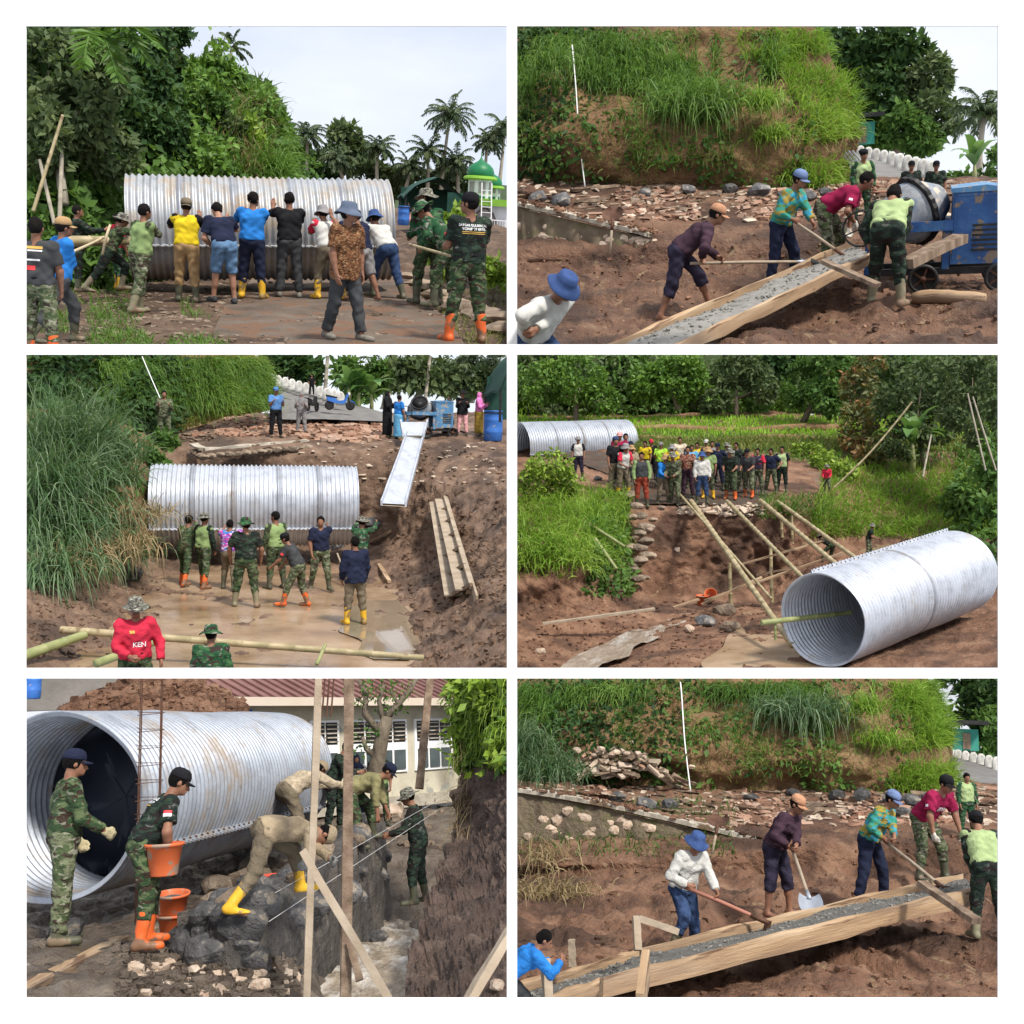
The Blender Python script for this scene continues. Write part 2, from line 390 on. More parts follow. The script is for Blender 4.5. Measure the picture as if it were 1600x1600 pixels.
def person_build(pose, o, vox, tgt, seed=0):
    """returns {part name: [(mesh, material key)]} in the person's own frame: x right, y forward, z up, soles at z = 0"""
    J = {}; g = o.get('girth', 1.1)
    hy = .09
    for s, key in ((-1, 'L'), (1, 'R')):
        a, ab, kn = pose[key]; hip = v3(s*hy, 0, 0)
        def dr(x): return v3(math.sin(R_(ab))*s, math.sin(R_(x))*math.cos(R_(ab)), -math.cos(R_(x))*math.cos(R_(ab)))
        knee = hip+dr(a)*.42; ank = knee+dr(a-kn)*.40
        fy = R_(pose.get('toe', 10))*s; fp = pose.get('f'+key, 0)
        if a-kn < -28: fp = min(fp, -(-(a-kn)-28)*1.2)
        fd = v3(math.sin(fy)*math.cos(R_(fp)), math.cos(fy)*math.cos(R_(fp)), math.sin(R_(fp)))
        J[key] = (hip, knee, ank, fd)
    low = min(min((J[k][2]-v3(0, 0, .075)).z, (J[k][2]+J[k][3]*.17-v3(0, 0, .075)).z) for k in 'LR')
    mid = (J['L'][2]+J['R'][2])/2; off = v3(-mid.x, -mid.y, -low)
    for k in 'LR': J[k] = tuple(p+off for p in J[k][:3])+(J[k][3],)
    pel = off.copy()
    ln, sd_, tw = R_(pose.get('lean', 0)), R_(pose.get('side', 0)), R_(pose.get('twist', 0))
    up = v3(math.sin(sd_), math.sin(ln)*math.cos(sd_), math.cos(ln)*math.cos(sd_))
    ln2 = ln*1.18; up2 = v3(math.sin(sd_), math.sin(ln2)*math.cos(sd_), math.cos(ln2)*math.cos(sd_))
    rt0 = v3(1, 0, 0); rt = (v3(math.cos(tw), math.sin(tw), 0)); rt = (rt-up2*rt.dot(up2)).normalized(); fw = up2.cross(rt)
    fw0 = up.cross(rt0)
    waist = pel+up*.17; chest = waist+up2*.17; nb = chest+up2*.17
    sh = {-1: chest+up2*.115-rt*.175*g, 1: chest+up2*.115+rt*.175*g}
    hp, ht, hr = R_(pose.get('hp', 0)), R_(pose.get('ht', 0)), R_(pose.get('hr', 0))
    # head frame: mostly upright, following a part of the lean
    bl = ln*pose.get('hfollow', .45)+hp
    hz = v3(math.sin(hr), math.sin(bl), math.cos(bl)).normalized(); tt = tw+ht
    hx = v3(math.cos(tt), -math.sin(tt), 0); hx = (hx-hz*hx.dot(hz)).normalized(); hyv = hz.cross(hx)
    neck = nb+up2*.012+hz*.012; hc = neck+hz*.118+hyv*.022
    HR = np.array(Matrix((hx, hyv, hz)).transposed()); HM = frame(hx, hyv, hz, hc)
    arms = {}; tool = None
    if tgt and 'tool' in tgt:
        Q = tgt['tool']; H1 = chest-up2*.2+fw*.3+rt*(.1 if pose.get('hand', 1) > 0 else -.1); td = (Q-H1).normalized(); H2 = H1+td*.38
        w1 = H1-td*.0; tgt = dict(tgt); a1, a2 = ('aR', 'aL') if pose.get('hand', 1) > 0 else ('aL', 'aR'); tgt[a1], tgt[a2] = w1, H2; tool = (H1-td*.16, Q)
    for s, key in ((-1, 'aL'), (1, 'aR')):
        S0 = sh[s]; tg = tgt.get(key) if tgt else None
        if tg is not None:
            d = tg-S0; L1, L2 = .285, .30; d = d-d.normalized()*(.045 if tool else 0); q = min(d.length, L1+L2-.004); dn = d.normalized(); wr = S0+dn*(q-.0)
            ca = (L1*L1+q*q-L2*L2)/(2*L1*q); ca = max(-1, min(1, ca)); pole = v3(s*.6, -.25, -.8); pole = (pole-dn*pole.dot(dn)).normalized()
            el = S0+dn*(L1*ca)+pole*(L1*math.sqrt(max(0, 1-ca*ca))); hd = (wr-el).normalized(); wr = el+hd*.235
        else:
            ra, ab, fl = pose[key][:3]; inn = pose[key][3] if len(pose[key]) > 3 else (12 if fl > 50 else 4)
            ra, ab2 = R_(ra), R_(ab)
            down = (-up2*.35+v3(0, 0, -.65)).normalized() if pose.get('lean', 0) > 15 else -up2
            f_ = v3(fw.x, fw.y, 0).normalized() if pose.get('lean', 0) > 15 else fw
            down = v3(0, 0, -1) if pose.get('lean', 0) > 15 else down
            d1 = (f_*math.sin(ra)*math.cos(ab2)+down*math.cos(ra)*math.cos(ab2)+rt*s*math.sin(ab2)).normalized()
            el = S0+d1*.285; ra2 = ra+R_(fl); ii = R_(inn)
            d2 = (f_*math.sin(ra2)*math.cos(ii)+down*math.cos(ra2)*math.cos(ii)-rt*s*math.sin(ii)).normalized()
            wr = el+d2*.235; hd = d2
        arms[s] = (S0, el, wr, hd)
    fine = vox < .0195
    P = {}
    # ---------------- body
    B = [('c', pel-rt0*.055, pel+rt0*.055, .105*g, .105*g), ('c', waist-rt0*.035, waist+rt0*.035, .09*g, .09*g, False, .06),
         ('c', chest-rt*.065, chest+rt*.065, .1*g, .1*g, False, .06), ('c', chest-rt*.06, pel-rt0*.05, .092*g, .098*g), ('c', chest+rt*.06, pel+rt0*.05, .092*g, .098*g), ('c', sh[-1], sh[1], .055, .055, False, .05), ('c', nb-up2*.04, neck+hz*.03, .056, .05, False, .03)]
    for k in 'LR':
        h, kn, an, fd = J[k]
        B += [('c', h, kn, .083*g, .052), ('c', kn, an, .05, .036), ('c', kn.lerp(an, .12)-fd*.012, kn.lerp(an, .5)-fd*.012, .05, .044),
              ('c', an-fd*.03-v3(0, 0, .035), an+fd*.15-v3(0, 0, .05), .036, .026, False, .02), ('c', an, an-v3(0, 0, .03), .036, .034, False, .02)]
    HAND = {}
    for s in (-1, 1):
        S0, el, wr, hd = arms[s]
        B += [('c', S0, el, .046*g, .039), ('c', el, wr, .04, .027), ('c', el, el.lerp(wr, .35), .041, .039)]
        mode = o.get('hands', 'grip')
        lat = v3(0, 0, 1) if abs(hd.z) < .75 else fw; lat = (lat-hd*lat.dot(hd)).normalized()
        nm = hd.cross(lat)*s; nm = -nm if nm.dot(rt*s) > 0 else nm
        cl = {'grip': (.9, 1.5), 'relax': (.35, .6), 'flat': (.05, .08)}[mode]
        if mode == 'flat':      # palm laid on something in front: fingers turned up
            hd2 = (hd*.35+v3(0, 0, 1)).normalized(); nm = (hd-hd2*hd.dot(hd2)).normalized(); lat = hd2.cross(nm)*s; hd = hd2; lat = -lat if lat.dot(rt*s) > 0 else lat
        H = []
        for q in (-1, 1): H.append(('c', wr+lat*q*.012, wr+hd*.085+lat*q*.02, .02, .017, False, .015))
        if fine:
            for i, q in enumerate((-.031, -.0105, .0105, .031)):
                r0 = wr+hd*.085+lat*q; d1 = hd*math.cos(cl[0])+nm*math.sin(cl[0]); d2 = hd*math.cos(cl[1])+nm*math.sin(cl[1])
                ln_ = (.032, .04, .043, .037)[i]; m_ = r0+d1*ln_
                H += [('c', r0-hd*.02, m_, .0115, .0105, False, .004), ('c', m_, m_+d2*ln_*.85, .0105, .009, False, .004)]
            t0 = wr+hd*.03+lat*.022; t1 = t0+(hd*.6+lat*.65+nm*.35).normalized()*.04
            H += [('c', t0, t1, .014, .012, False, .006), ('c', t1, t1+(hd*.85+lat*.1+nm*.5).normalized()*.034, .0115, .0095, False, .004)]
        else:
            H += [('c', wr+hd*.08, wr+hd*.08+(hd*math.cos(cl[0])+nm*math.sin(cl[0]))*.07, .024, .018, False, .01), ('c', wr+hd*.03+lat*.02, wr+hd*.07+lat*.045, .013, .011, False, .005)]
        HAND[s] = H; B += H
    def hpnt(x, y, z): return hc+hx*x+hyv*y+hz*z
    B += [('e', hpnt(0, -.012, .025), (.076, .093, .095), HR, .02), ('e', hpnt(0, .026, -.035), (.058, .062, .075), HR, .03)]
    if fine:
        B += [('c', hpnt(0, .088, .012), hpnt(0, .108, -.026), .011, .016, False, .012), ('e', hpnt(0, .074, -.072), (.03, .024, .022), HR, .02),
              ('c', hpnt(-.034, .079, .028), hpnt(.034, .079, .028), .011, .011, False, .012), ('c', hpnt(-.02, .09, -.05), hpnt(.02, .09, -.05), .009, .009, False, .008)]
    for q in (-1, 1): B += [('e', hpnt(q*.079, -.008, -.004), (.012, .02, .03), HR, .008)]
    P['body'] = [(blob('body', B, vox, .025), 'skin')]
    if fine:
        P['eye'] = []
        for q in (-1, 1):
            m = MB(); m.lathe([(.001, -.009), (.008, -.004), (.008, .004), (.001, .009)], 8, T(hpnt(q*.03, .086, .008)) @ HM.to_3x3().to_4x4() @ RX(90), 1.5, .8)
            P['eye'].append((m.mesh('eye', smooth=True), 'eye'))
        m = MB(); m.lathe([(.001, -.006), (.006, -.003), (.006, .003), (.001, .006)], 8, T(hpnt(0, .098, -.052)) @ HM.to_3x3().to_4x4() @ RX(90), 3.6, .6)
        P['mouth'] = [(m.mesh('mouth', smooth=True), 'lip')]
    # ---------------- trousers
    i_ = .017; cut = o.get('pants', 'long')
    if cut == 'skirt':
        W = [('c', pel+up*.1-rt0*.02, pel+up*.1+rt0*.02, .115*g, .115*g), ('c', pel-rt0*.05, pel+rt0*.05, .13*g, .13*g, False, .05)]
        c0 = (J['L'][2]+J['R'][2])/2
        W += [('c', pel-v3(.04, 0, .05), c0+v3(-.05, 0, .02), .14*g, .16, True, .05), ('c', pel+v3(.04, 0, -.05), c0+v3(.05, 0, .02), .14*g, .16, True, .05)]
        P['skirt'] = [(blob('skirt', W, vox, .03, .004, seed), 'pants')]
    else:
        W = [('c', pel-rt0*.055+up*.08, pel+rt0*.055+up*.08, .098*g+i_, .098*g+i_), ('c', pel-rt0*.055, pel+rt0*.055, .108*g+i_, .108*g+i_), ('plane', pel+up*.13, up)]
        for k in 'LR':
            h, kn, an, fd = J[k]
            W += [('c', h, kn, .087*g+i_, .062+i_)] if cut != 'knee' else [('c', h, h.lerp(kn, .98), .09*g+i_, .068+i_, True)]
            if cut == 'long': W += [('c', kn, kn.lerp(an, .93), .062+i_, .052+i_, True)]
            if cut == 'shin': W += [('c', kn, kn.lerp(an, .38), .064+i_, .06+i_, True)]
            if cut == 'boot': W += [('c', kn, kn.lerp(an, .55), .062+i_, .05+i_, True)]
            if o.get('pockets'):
                ov = rt0*(1 if k == 'R' else -1); W += [('c', h.lerp(kn, .5)+ov*.085, h.lerp(kn, .8)+ov*.075, .034, .034, True, .01)]
        P['trousers'] = [(blob('trousers', W, vox, .025, .006, seed), 'pants')]
    # ---------------- footwear
    ft = o.get('feet', 'boots')
    if ft != 'bare':
        for k in 'LR':
            h, kn, an, fd = J[k]; W = []; sole = an-v3(0, 0, .072)
            if ft == 'boots': W += [('c', an-fd*.01, kn.lerp(an, o.get('boot_top', .34)), .052, .068, True), ('c', an-fd*.035-v3(0, 0, .03), an+fd*.02-v3(0, 0, .03), .05, .05)]
            else: W += [('c', an-fd*.03-v3(0, 0, .015), an+fd*.01-v3(0, 0, .025), .046, .044)]
            lat = v3(fd.y, -fd.x, 0).normalized()
            W += [('c', an-fd*.045-v3(0, 0, .038), an+fd*.16-v3(0, 0, .046), .042, .036, False, .02), ('c', an+fd*.1+lat*.012-v3(0, 0, .042), an+fd*.17-v3(0, 0, .048), .04, .034, False, .02)]
            W += [('plane', sole+v3(0, 0, -.004), (0, 0, -1))] if abs(fd.z) < .3 else []
            P.setdefault('boot' if ft == 'boots' else 'shoe', []).append((blob('boot', W, vox, .02, .0015 if ft == 'boots' else 0, seed), 'boots'))
    # ---------------- shirt
    W = [('c', waist-up*.02-rt0*.042, waist-up*.02+rt0*.042, .098*g+i_, .098*g+i_, False, .05), ('c', pel+up*.06-rt0*.055, pel+up*.06+rt0*.055, .108*g+i_+.006, .108*g+i_+.006, False, .05),
         ('c', chest-rt*.07, chest+rt*.07, .1*g+i_, .1*g+i_, False, .06), ('c', chest-rt*.068, pel-rt0*.06+up*.05, .097*g+i_, .102*g+i_, False, .03), ('c', chest+rt*.068, pel+rt0*.06+up*.05, .097*g+i_, .102*g+i_, False, .03),
         ('c', sh[-1], sh[1], .056+i_*.5, .056+i_*.5, False, .05)]
    hem = o.get('hem', .02)
    if hem < -.04: W += [('c', pel-rt0*.06-up*.02, pel+rt0*.06-up*.02, .118*g+i_, .118*g+i_, False, .04), ('c', pel-up*.12-rt0*.06, pel-up*.12+rt0*.06, .12*g+i_, .12*g+i_, False, .04)]
    W += [('plane', pel+up*hem, -up)]
    ARM = []
    for s in (-1, 1):
        S0, el, wr, hd = arms[s]; sl = o.get('sleeve', 'short')
        if sl == 'short': ARM += [('c', S0-rt*s*.02, S0.lerp(el, .74), .06*g+i_*.7, .056*g+i_, True, .03)]
        elif sl == 'long': ARM += [('c', S0-rt*s*.02, el, .06*g+i_*.7, .046+i_, False, .03), ('c', el, el.lerp(wr, o.get('cuff', .95)), .045+i_, .034+i_, True, .02)]
        elif sl == 'none': ARM += [('c', S0-rt*s*.02, S0.lerp(el, .12), .058*g+i_, .06*g+i_, True, .03)]
    if o.get('sleevemat'):
        W += [('hole', neck+hz*.0+fw*.02, (.062, .062, .062))]
        P['shirt'] = [(blob('shirt', W, vox, .025, .006, seed+3), 'shirt')]
        P['sleeve'] = []
        for q in (0, 1):
            h_ = len(ARM)//2; P['sleeve'].append((blob('sleeve', ARM[q*h_:(q+1)*h_], vox, .02, .004, seed+5), 'sleevemat'))
    else:
        P['shirt'] = [(blob('shirt', W+ARM+[('hole', neck+fw*.015, (.064, .064, .058))], vox, .025, .006, seed+3), 'shirt')]
    if o.get('collar'):
        m = MB(); m.tube([neck-up2*.035+(rt*math.cos(t)+fw*math.sin(t))*.062 for t in [R_(110+x*32) for x in range(11)]], .014, 6); P['collar'] = [(m.mesh('collar', smooth=True), 'shirt')]
    if o.get('belt'):
        m = MB(); m.tube([pel+up*.1+(rt0*math.cos(t)*(.16*g)+fw0*math.sin(t)*(.118*g)) for t in [2*math.pi*x/20 for x in range(21)]], .018, 6); P['belt'] = [(m.mesh('belt', smooth=True), 'belt')]
    if o.get('gloves'):
        for s in (-1, 1):
            P.setdefault('glove', []).append((blob('glove', [(h[0], h[1], h[2], h[3]+.005, h[4]+.005)+tuple(h[5:]) for h in HAND[s]], min(vox, .014), .01), 'gloves'))
    # ---------------- hair and headwear
    ht_ = o.get('hat')
    if ht_ != 'hijab':
        lowz = o.get('hairlen', -.068)
        W = [('e', hpnt(0, -.016, .03), (.085, .099, .103), HR, 0), ('hole', hpnt(0, .13, -.05), (.12, .125, .13), HR), ('plane', hpnt(0, -.05, lowz), -(hz*.9+hyv*.45))]
        P['hair'] = [(blob('hair', W, min(vox, .0125), 0, .0045, seed), 'hair')]
        if o.get('bun'): P['hair'].append((blob('hair', [('e', hpnt(0, -.12, .05), (.035, .03, .035), HR, 0)], .012, 0, .002, 3), 'hair'))
    m = MB()
    if ht_ in ('bucket', 'boonie'):
        bw, dz = (.155, -.03) if ht_ == 'bucket' else (.165, -.008)
        wob = lambda k, t, r, z: (r, z+(.016*math.sin(2*t+seed)+.01*math.sin(3*t+seed*2) if r > .13 else 0))
        m.lathe([(.001, .142), (.06, .138), (.084, .122), (.094, .07), (.1, .048), (.128, .034+dz*.5), (bw, .022+dz), (bw+.001, .014+dz), (.125, .026+dz*.5), (.098, .038)], 28, HM @ T((0, -.012, .01)) @ RX(-4), 1, 1.12, wob)
    elif ht_ in ('cap', 'capback'):
        m.lathe([(.001, .138), (.045, .132), (.074, .112), (.09, .076), (.094, .04), (.09, .036)], 24, HM @ T((0, -.014, .008)), .98, 1.14)
        vs = []; fs = []; n = 12; sg = 1 if ht_ == 'cap' else -1
        for q in (0, 1):
            for i in range(n+1):
                x = -1+2*i/n; x *= .078
                for j in range(4):
                    ex = math.sqrt(max(0, 1-(x/.082)**2)); y = .065*ex+.02+j/3*.085*(ex**.6); vs.append(HM @ v3(x, sg*y-.012, .044-.012*j/3*1.2-abs(x)*.16-q*.006))
        for q in (0, 1):
            for i in range(n):
                for j in range(3):
                    b0 = q*(n+1)*4+i*4+j; f = (b0, b0+4, b0+5, b0+1); fs.append(f if q == 0 else f[::-1])
        m.add(vs, fs)
    elif ht_ == 'beret':
        m.lathe([(.001, .135), (.07, .13), (.105, .1), (.1, .07), (.09, .05), (.088, .035)], 24, HM @ T((.012, -.014, .005)) @ RY(6), 1, 1.1)
    elif ht_ == 'straw':
        m.lathe([(.001, .18), (.06, .15), (.1, .1), (.2, .06), (.245, .04), (.24, .034), (.1, .06)], 28, HM @ T((0, -.01, .01)))
    elif ht_ == 'beanie':
        m.lathe([(.001, .135), (.05, .128), (.083, .1), (.093, .05), (.092, .022), (.086, .02)], 24, HM @ T((0, -.014, .006)), 1, 1.12)
    elif ht_ == 'helmet':
        m.lathe([(.001, .155), (.06, .148), (.1, .11), (.118, .05), (.125, .02), (.116, .02)], 24, HM @ T((0, -.01, .006)), 1, 1.12)
    elif ht_ == 'hijab':
        W = [('e', hpnt(0, -.012, .02), (.092, .108, .112), HR, 0), ('c', hpnt(0, -.02, -.06), nb+v3(0, 0, -.02), .085, .13, False, .05), ('c', sh[-1]+rt*.03-up2*.02, sh[1]-rt*.03-up2*.02, .09, .09, False, .06),
             ('c', chest-rt*.04, chest+rt*.04, .13, .13, False, .06), ('plane', chest-up2*.08, -up2), ('hole', hpnt(0, .115, -.012), (.058, .07, .072), HR)]
        P['head_scarf'] = [(blob('head_scarf', W, vox, .02, .004, seed), 'hat')]
    if m.v: P['hat'] = [(m.mesh('hat', smooth=True), 'hat')]
    return P, dict(HM=HM, arms=arms, chest=chest, rt=rt, fw=fw, up2=up2, pel=pel, J=J, neck=neck, sh=sh, tool=tool)

PCACHE = {}
MATS_P = {}
def person(S, u, v, px, yaw, pose='stand', label='', group=None, o=None, at=None, vox=None, tgt=None, cache=None, over=None, name='person', seed=None):
    """stand a person on the ground under pixel (u, v); px is the standing height in pixels; yaw 0 looks away, 90 to the right"""
    base = at if at is not None else S.hit(u, v)
    H = px*S.px(u, v, base.y); s = H/1.70
    M = T(base) @ RZ(-yaw) @ Matrix.Scale(s, 4)
    p = dict(POSES[pose]); p.update(over or {}); o = dict(o or {})
    seed = int(u+v*3) % 97 if seed is None else seed
    if vox is None: vox = .013 if px > 190 else (.017 if px > 130 else (.022 if px > 95 else .03))
    tl = {}
    if tgt:
        Mi = M.inverted()
        for k, q in tgt.items():
            w_ = q if isinstance(q, Vector) else S.at(q[0], q[1], base.y+(q[2] if len(q) > 2 else 0)); tl[k] = Mi @ w_
    if cache is not None and cache in PCACHE: P, info = PCACHE[cache]
    else:
        P, info = person_build(p, o, vox, tl, seed)
        if cache is not None: PCACHE[cache] = (P, info)
    e = put(S, name, None, M, label=label, cat='person', group=group); e.empty_display_size = .2
    mats = dict(skin=o.get('skin', M_SKIN), eye=M_EYE, lip=M_LIP, hair=o.get('hairm', M_HAIR), pants=o['pm'], shirt=o['sm'], boots=o.get('bm', M_RUBBERDARK), hat=o.get('hm', M_HAIR),
                gloves=o.get('gm', M_GLOVE), belt=M_BLACK, sleevemat=o.get('sleevemat'))
    for nm, lst in P.items():
        for me, key in lst: part(e, nm, me, mat=mats[key])
    e_info = dict(info)
    if info.get('tool'): e_info['tool'] = tuple(M @ q for q in info['tool'])
    e_info['M'] = M; e_info['obj'] = e; return e, e_info

def decal(e, info, text, size, pos, side, mat, name='print', shear=0, parts=('shirt', 'sleeve', 'body')):
    """lettering laid on the cloth: pos (x, z) on the chest frame in metres, side +1 front, -1 back, 2/-2 right/left sleeve"""
    cu = bpy.data.curves.new(name, 'FONT'); cu.body = text; cu.size = size; cu.align_x = 'CENTER'; cu.align_y = 'CENTER'; cu.shear = shear; cu.offset = size*.02
    ob = bpy.data.objects.new(name, cu); COL.objects.link(ob); dg = bpy.context.evaluated_depsgraph_get(); dg.update()
    me = bpy.data.meshes.new_from_object(ob.evaluated_get(dg)); bpy.data.objects.remove(ob); bpy.data.curves.remove(cu)
    wrap(e, info, me, pos, side); me.materials.append(mat); return part(e, name, me)
def wrap(e, info, me, pos, side):
    vs = []; fs = []
    for ch in e.children:
        if ch.name.split('.')[0] in ('shirt', 'sleeve', 'jacket'):
            o_ = len(vs); vs += [v.co.copy() for v in ch.data.vertices]; fs += [tuple(i+o_ for i in p.vertices) for p in ch.data.polygons]
    bv = BVHTree.FromPolygons(vs, fs); c, rt, fw, up = info['chest'], info['rt'], info['fw'], info['up2']
    if abs(side) == 1: X, D, Uv = -rt*side, fw*side, up; c = c+up*pos[1]+X*pos[0]
    else:
        s = 1 if side > 0 else -1; S0, el, wr, hd = info['arms'][s]; Uv = (S0-el).normalized(); D = pos[2] if len(pos) > 2 else rt*s; D = (D-Uv*D.dot(Uv)).normalized(); X = Uv.cross(D); c = S0.lerp(el, pos[1])+X*pos[0]
    for v in me.vertices:
        p = c+X*v.co.x+Uv*v.co.y; h = bv.ray_cast(p+D*.35, -D)
        v.co = (h[0] if h[0] is not None and (h[0]-p).length < .3 else p+D*.1)+D*.004
    me.update()
def patch(e, info, w_, h_, pos, side, mat, name='patch', n=6):
    vs = [(w_*(i/n-.5), h_*(j/n-.5), 0) for j in range(n+1) for i in range(n+1)]; fs = [(j*(n+1)+i, j*(n+1)+i+1, (j+1)*(n+1)+i+1, (j+1)*(n+1)+i) for j in range(n) for i in range(n)]
    me = bpy.data.meshes.new(name); me.from_pydata(vs, [], fs); wrap(e, info, me, pos, side); me.materials.append(mat); return part(e, name, me)
# ------------------------------------------------------------------ palette
M_SKIN = surf('skin', [(.19, .085, .05), (.26, .125, .075)], 9, .55, spec=.35)
M_SKIN2 = surf('skin_light', [(.30, .15, .095), (.38, .2, .13)], 9, .55, spec=.35)
M_EYE = surf('eye_dark', [(.015, .012, .01), (.02, .015, .012)], 5, .3)
M_LIP = surf('lip', [(.13, .045, .035), (.16, .06, .045)], 5, .6)
M_HAIR = surf('hair_black', [(.006, .005, .005), (.013, .011, .01)], 40, .9, spec=.1, bs=60, bst=.8, bd=.05)
M_BLACK = cloth('black_cloth', (.014, .014, .016))
M_RUBBERDARK = surf('boot_dark', [(.05, .055, .035), (.10, .095, .06)], 8, .5, fleck=((.2, .15, .1), 7, .58))
M_BOOTMUD = surf('boot_mud', [(.16, .15, .09), (.24, .21, .14)], 8, .6, fleck=((.22, .15, .1), 7, .55))
M_BOOTOR = surf('boot_orange', [(.6, .1, .02), (.7, .14, .03)], 6, .5, fleck=((.2, .11, .065), 6, .5))
M_BOOTYE = surf('boot_yellow', [(.6, .34, .02), (.68, .4, .03)], 6, .5, fleck=((.26, .17, .06), 7, .52))
M_SHOE = surf('shoe_grey', [(.12, .11, .09), (.2, .18, .15)], 8, .7)
M_GLOVE = cloth('glove_white', (.55, .52, .45), .2, 9)
M_GLOVEG = cloth('glove_grey', (.16, .16, .15), .3, 9)
_g = [(.038, .072, .034), (.105, .14, .07), (.05, .034, .026), (.2, .21, .165)]
M_CAMO = camo('camo_woodland', _g, 8, (.52, .56, .63))
M_CAMO2 = camo('camo_pale', [(.07, .1, .048), (.16, .18, .11), (.06, .045, .036), (.27, .27, .21)], 8, (.5, .56, .6))
M_CAMOD = camo('camo_dark', [(.016, .026, .022), (.032, .055, .038), (.024, .019, .019), (.11, .12, .11)], 8, (.52, .56, .65))
M_CAMOG = camo('camo_green', [(.02, .078, .036), (.05, .13, .055), (.045, .033, .03), (.22, .235, .2)], 7, (.54, .56, .61))
M_CAMOHAT = camo('camo_hat', [(.13, .13, .11), (.22, .22, .18), (.06, .05, .05), (.4, .4, .36)], 16, (.5, .54, .6))
M_LGREEN = cloth('green_vest', (.21, .29, .12)); M_LGREEN2 = cloth('pale_green_vest', (.33, .42, .2))
M_YELLOW = cloth('yellow_shirt', (.58, .43, .02)); M_BLUE = cloth('blue_shirt', (.025, .17, .5)); M_NAVY = cloth('navy_cloth', (.018, .022, .045))
M_DENIM = cloth('denim', (.10, .18, .30), .35, 12); M_JEANS = cloth('dark_jeans', (.035, .06, .13), .4, 10); M_TAN = cloth('tan_trousers', (.34, .22, .11))
M_WHITE = cloth('white_shirt', (.5, .49, .46), .16); M_CREAM = cloth('cream_shirt', (.55, .48, .36)); M_RED = cloth('red_shirt', (.52, .03, .06)); M_MAROON = cloth('maroon_shirt', (.24, .015, .055))
M_PURPLE = cloth('plum_overall', (.05, .028, .04), .35); M_PLUMN = cloth('plum_navy', (.03, .026, .045), .35); M_GREY = cloth('grey_cloth', (.22, .21, .21)); M_PINK = cloth('pink_cloth', (.62, .18, .42)); M_PINKL = cloth('pale_pink_cloth', (.7, .36, .36))
M_DKGREY = cloth('charcoal_cloth', (.05, .052, .055)); M_OLIVE = cloth('olive_cloth', (.22, .2, .1)); M_KHAKI = cloth('khaki_trousers', (.16, .13, .09)); M_BROWNC = cloth('brown_cloth', (.12, .06, .035)); M_LIME = cloth('lime_shirt', (.35, .62, .06)); M_MUSTARD = cloth('mustard_skirt', (.3, .2, .04)); M_TURQ = cloth('light_blue_cloth', (.12, .35, .55)); M_BRED = cloth('brick_red_trousers', (.25, .05, .03)); M_CAPTAN = cloth('tan_cap', (.42, .22, .13)); M_CAPBLUE = cloth('pale_blue_cap', (.13, .18, .32)); M_HATBLUE = cloth('blue_hat', (.045, .08, .2)); M_STEELBLUE = cloth('steel_blue_shirt', (.09, .2, .42))
M_BATIK = camo('batik_brown', [(.2, .085, .038), (.075, .032, .018), (.3, .185, .1), (.05, .026, .018)], 26, (.5, .54, .6))
M_BATIKG = camo('batik_green', [(.05, .28, .22), (.35, .26, .06), (.05, .3, .42), (.12, .2, .06)], 5, (.52, .56, .6))
M_KNIT = camo('speckled_knit', [(.36, .29, .2), (.22, .17, .11), (.5, .42, .32), (.3, .24, .17)], 30, (.5, .55, .6))
M_PLAID = camo('plaid_shirt', [(.22, .05, .04), (.1, .05, .04), (.4, .3, .2), (.08, .05, .06)], 18, (.52, .56, .62))
M_FLORAL = camo('purple_print', [(.3, .05, .35), (.05, .2, .5), (.55, .1, .35), (.6, .55, .6)], 9, (.5, .55, .6))
M_TEAM = camo('team_shirt', [(.02, .022, .035), (.03, .035, .07), (.4, .04, .06), (.4, .4, .42)], 9, (.5, .61, .66))
M_WPRINT = surf('white_print', [(.72, .72, .72), (.8, .8, .8)], 8, .8); M_RPRINT = surf('red_print', [(.62, .04, .05), (.68, .06, .06)], 8, .8); M_OPRINT = surf('gold_print', [(.5, .3, .06), (.56, .36, .1)], 8, .8)
# ground and built things
M_MUD = surf('mud', [(.095, .057, .037), (.17, .105, .069), (.25, .163, .108)], 2.2, .78, bs=9, bst=.9, bd=.06, detail=8, rough2=.5, wet=1.1, fleck=((.26, .18, .13), 9, .66), patch_=((.055, .035, .025), .5, .52, .1))
M_MUDRED = surf('red_earth', [(.11, .055, .034), (.205, .108, .066), (.3, .175, .11)], 1.6, .9, bs=7, bst=.9, bd=.08, detail=8, fleck=((.26, .17, .10), 6, .63), patch_=((.065, .036, .025), .55, .5, .1))
M_SOIL = surf('hill_soil', [(.12, .07, .035), (.22, .13, .065), (.3, .2, .10)], 1.3, .95, bs=6, bst=.9, bd=.08, detail=8, fleck=((.14, .15, .045), 3, .6))
M_GREYMUD = surf('grey_mud', [(.06, .045, .035), (.13, .10, .075), (.22, .18, .14)], 1.8, .6, bs=8, bst=.9, bd=.06, detail=8, rough2=.3, wet=1.4)
M_DARKMUD = surf('dark_mud', [(.055, .036, .028), (.1, .066, .052), (.17, .118, .092)], 2.4, .55, bs=7, bst=1, bd=.07, detail=8, rough2=.35, wet=2)
M_SLAB = surf('wet_slab', [(.17, .105, .06), (.28, .185, .11), (.38, .275, .18)], .9, .4, bs=6, bst=.2, bd=.02, detail=8, rough2=.05, wet=.5, spec=.5)
M_ROAD = surf('dirty_asphalt', [(.085, .062, .047), (.13, .098, .075), (.17, .13, .10)], 1.6, .9, bs=14, bst=.8, bd=.25, detail=9, fleck=((.16, .09, .055), 2.2, .52))
